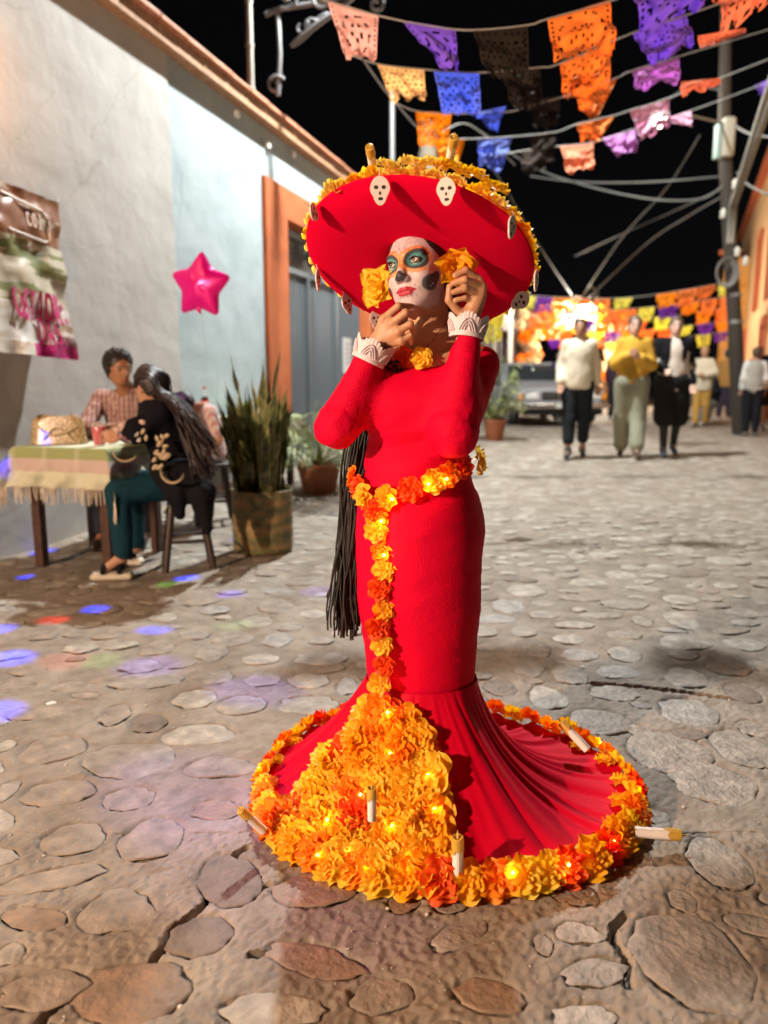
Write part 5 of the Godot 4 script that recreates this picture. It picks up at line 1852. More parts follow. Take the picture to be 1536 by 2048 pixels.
		hang("lamp_arm" if arm else "lamp_post", g.bake(), mat("dark lamp iron", Color(0.035, 0.035, 0.035), 0.6), t)
		omni("far_lamp_light", back, L[1], Color(1.0, 0.96, 0.88), 0.15, t)


# ---------------------------------------------------------------- houses up the street
func house_front(called: String, label: String, a: Vector3, dir: Vector3, length: float, high: float, wall: Material, trim: Material, holes: Array, away := 1.0, depth := 5.0) -> void:
	# a front of that length from a along dir with framed openings [from, to, bottom, top]
	var t := thing(called, label, "house", a)
	var back := dir.cross(Vector3.UP)
	if back.x * away < 0.0:
		back = -back
	var bas := Basis(dir, Vector3.UP, -back)
	var cuts := [0.0, length]
	for h in holes:
		cuts.append(h[0])
		cuts.append(h[1])
	cuts.sort()
	var g := Geo.new()
	for k in cuts.size() - 1:
		var s0: float = cuts[k]
		var s1: float = cuts[k + 1]
		if s1 - s0 < 0.01:
			continue
		var mid := (s0 + s1) / 2
		var spans := [[-0.3, high]]
		for h in holes:
			if mid > h[0] and mid < h[1]:
				var nxt := []
				for s in spans:
					if h[2] > s[0]:
						nxt.append([s[0], minf(h[2], s[1])])
					if h[3] < s[1]:
						nxt.append([maxf(h[3], s[0]), s[1]])
				spans = nxt
		for s in spans:
			if s[1] - s[0] > 0.01:
				g.box(dir * mid + Vector3.UP * (s[0] + s[1]) / 2 + back * 0.15, Vector3(s1 - s0, s[1] - s[0], 0.3), bas)
	g.box(dir * length / 2 + Vector3.UP * high / 2 + back * (depth / 2 + 0.32), Vector3(length - 0.02, high - 0.3, depth), bas)
	hang("wall", g.bake(), wall, t)
	g = Geo.new()
	g.box(dir * length / 2 + Vector3.UP * (high + 0.08) + back * 0.1, Vector3(length + 0.1, 0.18, 0.6), bas, 0.02)
	hang("cornice", g.bake(), trim, t)
	for h in holes:
		g = Geo.new()
		var w: float = h[1] - h[0]
		var mid: float = (h[0] + h[1]) / 2
		for e in [h[0] - 0.09, h[1] + 0.09]:
			g.box(dir * e + Vector3.UP * (h[2] + h[3]) / 2 - back * 0.02, Vector3(0.18, h[3] - h[2], 0.12), bas)
		g.box(dir * mid + Vector3.UP * (h[3] + 0.1) - back * 0.025, Vector3(w + 0.36, 0.2, 0.13), bas)
		var fr := hang("window_frame" if h[2] > 0.3 else "door_frame", g.bake(), trim, t)
		g = Geo.new()
		g.box(dir * mid + Vector3.UP * (h[2] + h[3]) / 2 + back * 0.2, Vector3(w, h[3] - h[2], 0.05), bas)
		hang("shutter" if h[2] > 0.3 else "door", g.bake(), mat("dark red shutter", Color(0.22, 0.05, 0.03), 0.6), fr)


func build_far_houses() -> void:
	var peach := plaster("peach plaster", Color(0.55, 0.30, 0.13), Color(0.72, 0.46, 0.23), 51)
	var rust := mat("rust trim", Color(0.50, 0.13, 0.05), 0.8)
	var dir := Vector3(0.364, 0, -0.931)
	house_front("peach_house", "peach house front with rust red window frames beside the utility pole", Vector3(7.75, 0.1, -15.2) - dir * 5.0, dir, 25.0, 6.6, peach, rust, [[1.5, 2.4, 0.1, 2.4], [5.6, 6.6, 3.0, 4.9], [5.8, 6.8, 0.1, 2.3], [9.0, 10.0, 2.9, 4.9], [9.4, 10.4, 0.1, 2.3], [13.0, 14.0, 2.9, 4.9], [17.0, 18.2, 0.1, 2.4]])
	var am := plaster("amber plaster", Color(0.55, 0.20, 0.03), Color(0.72, 0.34, 0.08), 53)
	house_front("amber_house", "tall amber house at the street's end behind the pole", Vector3(11.9, 0.1, -28.0), Vector3(0.6, 0, -0.8), 12.0, 5.2, am, rust, [[1.5, 2.6, 0.1, 2.4], [4.5, 5.6, 0.1, 2.4], [1.6, 2.5, 3.2, 4.5]])
	var ash := plaster("ash plaster", Color(0.17, 0.155, 0.15), Color(0.27, 0.25, 0.235), 55)
	house_front("grey_house", "low grey house behind the parked silver car", Vector3(2.9, 0.1, -21.0), Vector3(0.3, 0, -0.954), 10.0, 3.6, ash, mat("dark trim", Color(0.09, 0.07, 0.08), 0.8), [[1.0, 2.2, 0.1, 2.3], [4.0, 5.2, 0.9, 2.3]], -1.0)
	# arch of orange and cream blossoms lit by warm bulbs
	var base: Vector3 = Vector3(4.6, 0.1, -25.0)
	var t := thing("flower_arch", "glowing arch thick with orange and cream paper blossoms beyond the silver car", "flower arch", base)
	var g := Geo.new()
	for s in [0.0, 3.0]:
		g.tube([Vector3(s, 0, -s * 0.4), Vector3(s, 2.6, -s * 0.4)], 0.09, 8)
	var bow := []
	for k in 13:
		var u := k / 12.0
		bow.append(Vector3(u * 3.0, 2.6 + sin(u * PI) * 0.5, -u * 1.2))
	g.tube(bow, 0.09, 8)
	hang("arch_frame", g.bake(), mat("raw timber", Color(0.2, 0.13, 0.07), 0.8), t)
	var pom := bloom_mesh(140)
	for tone in [1, 5, 5]:
		var mm := MultiMesh.new()
		mm.transform_format = MultiMesh.TRANSFORM_3D
		mm.mesh = pom
		mm.instance_count = 110
		for k in 110:
			var u := rng.randf()
			var p := Vector3(u * 3.0, 2.6 + sin(u * PI) * 0.5 + rng.randf_range(-0.55, 0.25), -u * 1.2) if rng.randf() < 0.6 else Vector3(3.0 * float(rng.randi() % 2) + rng.randf_range(-0.35, 0.35), rng.randf_range(0.5, 3.0), 0)
			if p.z == 0.0:
				p.z = -p.x * 0.4
			p += Vector3(rng.randf_range(-0.1, 0.1), 0, rng.randf_range(0.0, 0.35))
			var up := Vector3(rng.randf_range(-0.5, 0.3), rng.randf_range(-0.2, 0.6), 1).normalized()
			var sd := up.cross(Vector3.UP).normalized()
			mm.set_instance_transform(k, Transform3D(Basis(sd, up, sd.cross(up)).scaled_local(Vector3.ONE * rng.randf_range(0.12, 0.24)), p))
		var mi := MultiMeshInstance3D.new()
		mi.name = "blossoms"
		mi.multimesh = mm
		mi.material_override = bloom_material(tone)
		tag(mi, "", "", "", "stuff")
		t.add_child(mi, true)
	for p in [Vector3(0.3, 2.2, 0.7), Vector3(1.5, 2.7, 0.2), Vector3(2.6, 1.6, -0.3)]:
		g = Geo.new()
		g.ball(Transform3D(Basis.from_scale(Vector3.ONE * 0.06), p), 10, 8)
		hang("bulb", g.bake(), glow("arch bulb glow", Color(1.0, 0.78, 0.5), 4.0), t)
		omni("arch_light", p, 0.5, Color(1.0, 0.84, 0.62), 0.06, t)
	# floodlight on the peach front
	var f := thing("wall_floodlight", "small floodlight on an arm of the peach house beyond the frame", "floodlight", Vector3(7.4, 4.4, -11.0))
	g = Geo.new()
	g.ball(Transform3D(Basis.from_scale(Vector3(0.09, 0.07, 0.09)), Vector3(0, -0.05, 0)), 10, 8)
	hang("bulb", g.bake(), glow("flood glow", Color(1.0, 0.85, 0.62), 8.0), f)
	g = Geo.new()
	g.lathe([Vector2(0.16, 0.03), Vector2(0.12, 0.12), Vector2(0.03, 0.16)], 12)
	g.tube([Vector3(0, 0.15, 0), Vector3(0, 0.3, 0), Vector3(0.5, 0.3, 0.1)], 0.02, 6)
	hang("housing", g.bake(), mat("iron", Color(0.02, 0.02, 0.022), 0.5, 0.3), f)
	omni("flood_light", Vector3(0, -0.05, 0), 22.0, Color(1.0, 0.84, 0.6), 0.08, f)


# ---------------------------------------------------------------- silver car
func build_car() -> void:
	var t := thing("parked_car", "old boxy silver sedan parked nose first behind the walkers", "car", Vector3(3.28, 0.14, -17.6), "", 0.12)
	var paint := mat("silver paint", Color(0.33, 0.345, 0.37), 0.35, 0.1)
	paint.clearcoat_enabled = true
	paint.clearcoat = 0.3
	var chrome := mat("chrome", Color(0.62, 0.62, 0.62), 0.18, 1.0)
	var dark := mat("car rubber", Color(0.015, 0.015, 0.015), 0.7)
	var glass := mat("car glass", Color(0.03, 0.035, 0.04), 0.06)
	# side line as stations along z (nose at +2.2), each [z, half width, bottom, top]
	var g := Geo.new()
	var st := [[2.22, 0.76, 0.42, 0.78], [2.18, 0.82, 0.34, 0.84], [1.6, 0.85, 0.28, 0.90], [0.85, 0.86, 0.26, 0.95], [-1.2, 0.86, 0.26, 0.96], [-2.1, 0.84, 0.32, 0.92], [-2.2, 0.76, 0.42, 0.84]]
	g.sheet(24, st.size() - 1, func(u, v):
		var k := int(round(v * (st.size() - 1)))
		var s: Array = st[k]
		var a: float = u * TAU
		var cx: float = signf(cos(a)) * pow(absf(cos(a)), 0.35)
		var cy: float = signf(sin(a)) * pow(absf(sin(a)), 0.45)
		return Vector3(cx * s[1], lerpf(s[2], s[3], cy * 0.5 + 0.5), s[0]), true)
	for e in [[2.22, 0.76, 0.42, 0.78], [-2.2, 0.76, 0.42, 0.84]]:
		g.box(Vector3(0, (e[2] + e[3]) / 2, e[0] - signf(e[0]) * 0.04), Vector3(e[1] * 2 - 0.04, e[3] - e[2], 0.06), Basis(), 0.02)
	hang("body", g.bake(), paint, t)
	g = Geo.new()
	g.sheet(20, 5, func(u, v):
		var rows := [[0.86, 0.93, 0.80], [0.62, 1.12, 0.74], [0.34, 1.36, 0.65], [0.2, 1.40, 0.6], [-0.9, 1.40, 0.6], [-1.5, 0.94, 0.78]]
		var r: Array = rows[int(round(v * 5))]
		var x: float = lerpf(-1.0, 1.0, u)
		var edge := smoothstep(0.72, 1.0, absf(x))
		return Vector3(x * (r[2] + edge * (0.80 - r[2]) * 0.9), lerpf(r[1], 0.93, edge * edge), r[0]))
	hang("cabin", g.bake(), paint, t)
	g = Geo.new()
	g.sheet(8, 3, func(u, v): return Vector3(lerpf(-1.0, 1.0, u) * lerpf(0.68, 0.56, v), lerpf(0.99, 1.34, v), lerpf(0.815, 0.40, v) + 0.015))
	hang("windscreen", g.bake(), glass, t)
	for s in [-1.0, 1.0]:
		g = Geo.new()
		g.sheet(6, 2, func(u, v): return Vector3(s * (lerpf(0.805, 0.665, v) + 0.012), lerpf(0.97, 1.32, v), lerpf(0.55, -1.25, u) * lerpf(1.0, 0.72, v) - 0.1 * v))
		hang("side_window", g.bake(), glass, t)
		for q in [1.42, -1.35]:
			g = Geo.new()
			var ax := Transform3D(Basis(Vector3.BACK, PI / 2), Vector3(s * 0.74, 0.31, q))
			g.lathe([Vector2(0.2, -0.09), Vector2(0.29, -0.09), Vector2(0.31, -0.06), Vector2(0.31, 0.06), Vector2(0.29, 0.09), Vector2(0.2, 0.09)], 24, ax)
			var w := hang("wheel", g.bake(), dark, t)
			g = Geo.new()
			g.lathe([Vector2(0.21, -0.08), Vector2(0.19, -0.085), Vector2(0.1, -0.06), Vector2(0.001, -0.07), Vector2(0.001, 0.07), Vector2(0.1, 0.06), Vector2(0.19, 0.085), Vector2(0.21, 0.08)], 20, ax)
			hang("hubcap", g.bake(), chrome, w)
		g = Geo.new()
		g.box(Vector3(s * 0.58, 0.66, 2.215), Vector3(0.30, 0.17, 0.05), Basis(), 0.02)
		var hl := hang("headlight", g.bake(), chrome, t)
		g = Geo.new()
		g.box(Vector3(s * 0.58, 0.66, 2.24), Vector3(0.25, 0.13, 0.03), Basis(), 0.012)
		hang("lens", g.bake(), mat("headlight lens", Color(0.62, 0.62, 0.6), 0.08), hl)
		g = Geo.new()
		g.box(Vector3(s * 0.78, 0.65, 2.19), Vector3(0.09, 0.15, 0.08), Basis(), 0.015)
		hang("indicator", g.bake(), mat("amber lens", Color(0.6, 0.22, 0.02), 0.15), t)
		g = Geo.new()
		g.ball(Transform3D(Basis.from_scale(Vector3(0.11, 0.07, 0.06)), Vector3(s * 0.94, 1.0, 0.62)), 12, 8)
		hang("mirror", g.bake(), paint, t)
	g = Geo.new()
	g.box(Vector3(0, 0.66, 2.21), Vector3(0.80, 0.18, 0.05), Basis(), 0.015)
	var gr := hang("grille", g.bake(), dark, t)
	for k in 9:
		g = Geo.new()
		g.box(Vector3(-0.36 + k * 0.09, 0.66, 2.24), Vector3(0.018, 0.16, 0.02))
		hang("grille_bar", g.bake(), chrome, gr)
	g = Geo.new()
	g.box(Vector3(0, 0.45, 2.30), Vector3(1.70, 0.12, 0.12), Basis(), 0.03)
	hang("bumper", g.bake(), chrome, t)
	g = Geo.new()
	g.box(Vector3(0.0, 0.46, 2.366), Vector3(0.34, 0.1, 0.012), Basis(), 0.004)
	hang("number_plate", g.bake(), mat("plate", Color(0.55, 0.55, 0.52), 0.5), t)
	g = Geo.new()
	g.box(Vector3(0, 0.32, 2.2), Vector3(1.5, 0.14, 0.12), Basis(), 0.03)
	hang("apron", g.bake(), dark, t)
	t.scale = Vector3(1.1, 0.92, 1.0)

# ---------------------------------------------------------------- the diners' corner: banner, balloon, tables, plants
func build_banner() -> void:
	var t := thing("food_banner", "creased vinyl food banner with magenta lettering hung on the white wall", "banner", wp(3.9, 1.3, 0.05))
	var S := 384
	var img := Image.create(S, S, false, Image.FORMAT_RGB8)
	img.fill(Color(0.74, 0.72, 0.66))
	var n1 := noise(0.012, 4, FastNoiseLite.TYPE_SIMPLEX, 301)
	var n2 := noise(0.03, 4, FastNoiseLite.TYPE_CELLULAR, 302)
	for j in S:
		for i in S:
			var a := n1.get_noise_2d(i * 0.7 + j * 0.2, j * 1.5)
			var b := n2.get_noise_2d(i, j)
			var y := float(j) / S
			var c := Color(0.66, 0.63, 0.56)
			if y < 0.30:
				c = Color(0.27, 0.11, 0.05).lerp(Color(0.60, 0.52, 0.40), smoothstep(0.05, 0.35, a + b * 0.3))
			elif y < 0.68:
				c = Color(0.60, 0.55, 0.42).lerp(Color(0.20, 0.23, 0.08), smoothstep(-0.12, 0.10, a))
				c = c.lerp(Color(0.62, 0.32, 0.05), smoothstep(0.25, 0.4, b + a) * 0.8)
			elif y < 0.78 or i < S * 0.9 and y > 0.80 and y < 0.92:
				c = Color(0.72, 0.68, 0.62).lerp(Color(0.5, 0.4, 0.28), smoothstep(0.25, 0.5, a) * 0.6)
			else:
				c = Color(0.66, 0.60, 0.50).lerp(Color(0.36, 0.20, 0.10), smoothstep(0.12, 0.4, a) * 0.8)
				if i > S * 0.80 and y > 0.86:
					c = Color(0.60, 0.02, 0.22) if y > 0.92 else Color(0.16, 0.05, 0.05)
			img.set_pixel(i, j, (c * (1.0 + b * 0.25)).linear_to_srgb())
	var m := mat("printed vinyl", Color(1, 1, 1), 0.38)
	m.albedo_texture = ImageTexture.create_from_image(img)
	m.texture_repeat = false
	var g := Geo.new()
	var w := noise(1.0, 3, FastNoiseLite.TYPE_SIMPLEX, 305)
	var face := func(u: float, v: float) -> Vector3:      # u along the wall, v from the top down
		var s := lerpf(2.7, 4.62, u) + 0.06 * (1.0 - v) * u
		var hh := lerpf(2.40 - 0.10 * u, 1.36 - 0.10 * u, v)
		var o := 0.07 + 0.10 * v * v + 0.035 * w.get_noise_2d(u * 5.0, v * 2.5) + 0.012 * sin(u * 46.0 + v * 5.0) * v * (1.0 - u * 0.3)
		return wp(s, hh, o)
	for side in 2:
		g.sheet(70, 34, func(u, v): return face.call(u, v) + N * (0.0 if side == 0 else -0.002))
	part("vinyl_sheet", g, m, t)
	var ink := mat("magenta print", Color(0.52, 0.015, 0.16), 0.4)
	var halo := mat("white print", Color(0.72, 0.68, 0.64), 0.4)
	var font := SystemFont.new()
	font.font_names = PackedStringArray(["Droid Sans"])
	font.font_weight = 700
	for word in [["OSTADAS:", 0.725, 0.70, 0.19, 1.0, ink], ["DAS.", 0.825, 0.845, 0.17, 1.0, ink], ["COI", 0.83, 0.175, 0.09, 1.0, halo]]:
		var txt: String = word[0]
		var cur: float = word[1]
		for ch in txt:
			var tm := TextMesh.new()
			tm.text = ch
			tm.font = font
			tm.font_size = 64
			tm.pixel_size = word[3] / 46.0
			tm.depth = 0.002
			var wide := 0.034 if ch != ":" and ch != "." else 0.016
			if word[3] < 0.1:
				wide = 0.022
			var c: Vector3 = face.call(minf(cur + wide / 2, 0.995), word[2])
			var dx: Vector3 = (face.call(minf(cur + wide, 1.0), word[2]) - face.call(cur, word[2])).normalized()
			var dy: Vector3 = (face.call(cur, word[2] - 0.04) - face.call(cur, word[2] + 0.04)).normalized()
			var nz := dx.cross(dy).normalized()
			var o := hang("lettering", tm, word[5], t)
			o.transform = Transform3D(Basis(dx * 0.40, dy, nz), c + nz * 0.006 - t.position)
			cur += wide
	# shield behind the small word
	g = Geo.new()
	var pts := []
	for q in [[0.74, 0.06], [0.90, 0.10], [0.935, 0.15], [0.935, 0.26], [0.91, 0.285], [0.74, 0.27]]:
		pts.append(face.call(q[0], q[1]) + N * 0.004)
	g.tube(pts, 0.008, 6)
	part("badge_outline", g, halo, t)
	# cord at the corner
	g = Geo.new()
	g.tube([face.call(0.995, 0.01), wp(4.76, 2.36, 0.01)], 0.003, 5)
	part("cord", g, mat("white twine", Color(0.42, 0.41, 0.38), 0.8), t)


func build_balloon() -> void:
	var c: Vector3 = Vector3(-1.335, 1.797, -5.802)
	var t := thing("star_balloon", "magenta foil star balloon floating before the white wall", "balloon", c)
	var g := Geo.new()
	var n := 5
	for side in [-1.0, 1.0]:
		g.sheet(120, 14, func(u, v):
			var a: float = u * TAU
			var k: float = absf(fposmod(a / TAU * n, 1.0) - 0.5) * 2.0       # 1 at the points
			var edge: float = lerpf(0.158, 0.250, pow(k, 1.7)) * (1.0 - 0.05 * smoothstep(0.9, 1.0, k))
			var r: float = edge * v
			var puff: float = 0.075 * sqrt(maxf(1.0 - v * v, 0.0)) * (0.55 + 0.45 * (1.0 - v * k)) + 0.004 * sin(a * 60.0) * v * v * (1.0 - v) * 4.0
			return Basis(Vector3.UP, -0.25) * Vector3(sin(a + 0.08) * r, cos(a + 0.08) * r, side * puff), true)
	var m := mat("magenta foil", Color(0.78, 0.004, 0.27), 0.25, 0.25)
	hang("foil", g.bake(), m, t)
	g = Geo.new()
	g.tube([Vector3(-0.01, -0.12, 0), Vector3(-0.02, -0.17, 0.005), Vector3(-0.005, -0.20, 0)], [0.012, 0.02, 0.004], 8)
	hang("neck", g.bake(), m, t)
	g = Geo.new()
	var down: Vector3 = (Vector3(-1.515, 0.762, -6.938) as Vector3) - c
	g.tube(spline([Vector3(-0.008, -0.19, 0), Vector3(0.01, -0.5, -0.1), down * 0.6 + Vector3(0.06, 0, 0), down], 6), 0.0012, 4)
	hang("ribbon", g.bake(), mat("pale ribbon", Color(0.6, 0.55, 0.55), 0.5), t)


func make_table(label: String, at: Vector3, wide: float, deep: float) -> Node3D:     # local axes: x away from the wall, z towards the camera along it
	var t := thing("dining_table", label, "table", at, "diners' tables", atan2(-N.z, N.x))
	var wood := tri_tex(mat("dark table wood", Color(1, 1, 1), 0.5), ntex(noise(0.02, 4, FastNoiseLite.TYPE_SIMPLEX, 311), 512, ramp([[0.0, Color(0.035, 0.014, 0.008)], [1.0, Color(0.10, 0.042, 0.022)]])), 1.5)
	var g := Geo.new()
	g.box(Vector3(0, 0.722, 0), Vector3(wide, 0.03, deep), Basis(), 0.005)
	hang("tabletop", g.bake(), wood, t)
	for x in [-1.0, 1.0]:
		for z in [-1.0, 1.0]:
			g = Geo.new()
			g.box(Vector3(x * (wide / 2 - 0.07), 0.354, z * (deep / 2 - 0.07)), Vector3(0.06, 0.706, 0.06), Basis(), 0.005)
			hang("leg", g.bake(), wood, t)
	g = Geo.new()
	for x in [-1.0, 1.0]:
		g.box(Vector3(x * (wide / 2 - 0.07), 0.66, 0), Vector3(0.025, 0.09, deep - 0.205))
		g.box(Vector3(0, 0.66, x * (deep / 2 - 0.07)), Vector3(wide - 0.205, 0.09, 0.025))
	hang("apron", g.bake(), wood, t)
	return t


func make_cloth(label: String, at: Vector3, wide: float, deep: float, drop: float, fringe: bool) -> void:
	var t := thing("tablecloth", label, "tablecloth", at, "", atan2(-N.z, N.x))
	var S := 256
	var img := Image.create(S, S, false, Image.FORMAT_RGB8)
	for j in S:
		for i in S:
			var u := float(i) / S
			var v := float(j) / S
			var e := minf(minf(u, 1.0 - u), minf(v, 1.0 - v))
			var c := Color(0.27, 0.31, 0.13)
			if e > 0.24:
				c = Color(0.58, 0.60, 0.44)
			elif e < 0.085:
				c = Color(0.53, 0.54, 0.40)
			elif e < 0.15:
				c = Color(0.47, 0.37, 0.33)
			var f := fposmod(u * 5.0, 1.0)
			if f < 0.16:
				c = c.lerp(Color(0.60, 0.60, 0.48), 0.22)
			var wv := 1.0 + 0.10 * sin(i * 2.6) * sin(j * 2.6)
			img.set_pixel(i, j, (c * wv).linear_to_srgb())
	var m := mat("woven cloth " + label, Color(1, 1, 1), 0.85)
	m.albedo_texture = ImageTexture.create_from_image(img)
	var W := wide + drop * 2
	var L := deep + drop * 2
	var w := noise(1.0, 2, FastNoiseLite.TYPE_SIMPLEX, 320)
	var f := func(u: float, v: float) -> Vector3:
		var x := (u - 0.5) * W
		var z := (v - 0.5) * L
		var ox := maxf(absf(x) - wide / 2, 0.0)
		var oz := maxf(absf(z) - deep / 2, 0.0)
		var fall := maxf(ox, oz) + minf(ox, oz) * 0.35
		var px := clampf(x, -wide / 2 - 0.008, wide / 2 + 0.008)
		var pz := clampf(z, -deep / 2 - 0.008, deep / 2 + 0.008)
		var fl := 0.07 * fall + (0.022 * sin(x * 26.0 + z * 26.0) + 0.02 * w.get_noise_2d(x * 9.0, z * 9.0)) * smoothstep(0.0, drop, fall)
		if ox > 0.0:
			px += signf(x) * (fl + minf(oz, ox) * 0.45)
		if oz > 0.0:
			pz += signf(z) * (fl + minf(oz, ox) * 0.45)
		return Vector3(px, 0.742 - fall + 0.002 * w.get_noise_2d(x * 20.0, z * 20.0), pz)
	var g := Geo.new()
	g.sheet(64, 64, f)
	hang("cloth", g.bake(), m, t)
	if not fringe:
		return
	g = Geo.new()
	for k in 74:
		var u := (k + 0.5) / 74.0
		for e in [[u, 1.0], [1.0, u], [0.0, u]]:
			var p: Vector3 = f.call(e[0], e[1])
			var q := p + Vector3(rng.randf_range(-0.012, 0.012), -rng.randf_range(0.075, 0.10), rng.randf_range(-0.01, 0.012))
			g.tube([p + Vector3(0, 0.01, 0), p.lerp(q, 0.35) + Vector3(rng.randf_range(-0.004, 0.004), 0, 0), q], [0.0035, 0.0042, 0.002], 5)
	var fr := hang("fringe", g.bake(), mat("cream yarn", Color(0.60, 0.52, 0.42), 0.9), t)
	tag(fr, "", "", "", "stuff")


func make_stool(label: String, at: Vector3) -> void:
	var t := thing("wooden_stool", label, "stool", at, "wooden stools")
	var wood := mat("stool wood", Color(0.035, 0.018, 0.011), 0.5)
	var g := Geo.new()
	g.lathe([Vector2(0.001, 0.44), Vector2(0.15, 0.44), Vector2(0.165, 0.45), Vector2(0.165, 0.468), Vector2(0.155, 0.476), Vector2(0.001, 0.472)], 24)
	hang("seat", g.bake(), wood, t)
	for k in 4:
		var a := TAU * k / 4 + 0.5
		g = Geo.new()
		g.tube([Vector3(cos(a) * 0.20, 0.0, sin(a) * 0.20), Vector3(cos(a) * 0.11, 0.445, sin(a) * 0.11)], [0.021, 0.024], 8)
		hang("leg", g.bake(), wood, t)
	for k in 4:
		var a := TAU * k / 4 + 0.5
		var b := a + TAU / 4
		g = Geo.new()
		g.tube([Vector3(cos(a) * 0.165, 0.18, sin(a) * 0.165), Vector3(cos(b) * 0.165, 0.18, sin(b) * 0.165)], 0.011, 6)
		hang("rung", g.bake(), wood, t)


func sword_leaf(base: Vector3, lean: Vector3, h: float, w: float, twist: float, sd: int) -> Geo:
	var g := Geo.new()
	var n := noise(0.9, 2, FastNoiseLite.TYPE_SIMPLEX, sd)
	var rows := 30
	var from := 0
	for j in rows + 1:
		var v := float(j) / rows
		var width := w * (0.55 + 0.45 * sin(PI * clampf(v * 0.9 + 0.1, 0, 1))) * (1.0 - smoothstep(0.72, 1.0, v)) + 0.001
		var c := base + Vector3.UP * h * v + lean * v * v
		var a := twist + v * 0.9 + n.get_noise_1d(v * 3.0) * 0.8
		var s := Vector3(cos(a), 0, sin(a))
		var q := s.cross(Vector3.UP)
		for i in 5:
			var x := (i - 2) / 2.0
			var band := n.get_noise_2d(v * 34.0, x * 2.5 + sd)
			g.col = Color(0.045, 0.070, 0.022).lerp(Color(0.20, 0.215, 0.085), smoothstep(-0.05, 0.35, band))
			if absf(x) > 0.9:
				g.col = Color(0.28, 0.27, 0.09)
			g.add(c + s * width * x + q * (absf(x) * width * 0.35))
	for j in rows:
		for i in 4:
			var a := j * 5 + i
			g.tri(a, a + 1, a + 5)
			g.tri(a + 1, a + 6, a + 5)
	return g


func build_plants() -> void:
	var at := Vector3(-0.81, 0, -5.05)
	var t := thing("snake_plant", "tall snake plant in a rust stained drum pot beside the diners", "plant", at)
	var rust := tri_tex(mat("rusted drum", Color(1, 1, 1), 0.55), ntex(noise(0.012, 5, FastNoiseLite.TYPE_SIMPLEX, 331), 512, ramp([[0.0, Color(0.05, 0.03, 0.015)], [0.35, Color(0.12, 0.12, 0.045)], [0.52, Color(0.19, 0.17, 0.07)], [0.64, Color(0.30, 0.15, 0.035)], [1.0, Color(0.36, 0.30, 0.20)]])), 1.6)
	var g := Geo.new()
	g.lathe([Vector2(0.001, 0.0), Vector2(0.185, 0.0), Vector2(0.198, 0.02), Vector2(0.200, 0.14), Vector2(0.205, 0.15), Vector2(0.200, 0.16), Vector2(0.200, 0.28), Vector2(0.205, 0.29), Vector2(0.200, 0.30), Vector2(0.202, 0.405), Vector2(0.208, 0.415), Vector2(0.200, 0.42), Vector2(0.190, 0.40), Vector2(0.188, 0.36), Vector2(0.001, 0.36)], 40)
	hang("drum_pot", g.bake(), rust, t)
	var leaf := mat("snake plant leaf", Color(1, 1, 1), 0.38)
	for k in 52:
		var a := rng.randf() * TAU
		var r := 0.16 * sqrt(rng.randf())
		var h := rng.randf_range(0.62, 0.92) * (1.0 - r * 1.3)
		if k < 3:
			h = [1.02, 0.98, 0.90][k]
			r = 0.06
			a = [2.6, 0.2, 1.2][k]
		hang("leaf", sword_leaf(Vector3(cos(a) * r, 0.36, sin(a) * r), Vector3(cos(a), 0, sin(a)) * rng.randf_range(0.02, 0.16), h, rng.randf_range(0.032, 0.047), rng.randf() * TAU, 400 + k).bake(), leaf, t)
	# palm with arching fronds in a terracotta pot
	at = Vector3(-0.62, 0.03, -7.3)
	t = thing("potted_palm", "bushy palm in an orange terracotta pot before the grey gate", "plant", at)
	var clay := mat("terracotta", Color(0.30, 0.10, 0.045), 0.85)
	g = Geo.new()
	g.lathe([Vector2(0.001, 0.0), Vector2(0.15, 0.0), Vector2(0.20, 0.24), Vector2(0.215, 0.25), Vector2(0.215, 0.30), Vector2(0.19, 0.30), Vector2(0.18, 0.26), Vector2(0.001, 0.26)], 28)
	hang("pot", g.bake(), clay, t)
	var fm := mat("palm frond", Color(1, 1, 1), 0.45)
	fm.backlight_enabled = true
	fm.backlight = Color(0.2, 0.24, 0.08)
	for k in 26:
		hang("frond", frond(Vector3(0, 0.28, 0), TAU * k / 26 + rng.randf() * 0.3, rng.randf_range(0.55, 0.9), rng.randf_range(0.10, 0.80), 500 + k).bake(), fm, t)
	at = Vector3(1.75, 0.14, -12.2)
	t = thing("potted_shrub", "pale leafy shrub in a terracotta pot behind the dancer's elbow", "plant", at)
	g = Geo.new()
	g.lathe([Vector2(0.001, 0.0), Vector2(0.13, 0.0), Vector2(0.17, 0.28), Vector2(0.18, 0.29), Vector2(0.18, 0.33), Vector2(0.16, 0.33), Vector2(0.001, 0.28)], 24)
	hang("pot", g.bake(), clay, t)
	for k in 24:
		hang("frond", frond(Vector3(0, 0.28, 0), TAU * k / 24 + rng.randf(), rng.randf_range(0.35, 0.6), rng.randf_range(0.25, 1.1), 540 + k).bake(), fm, t)


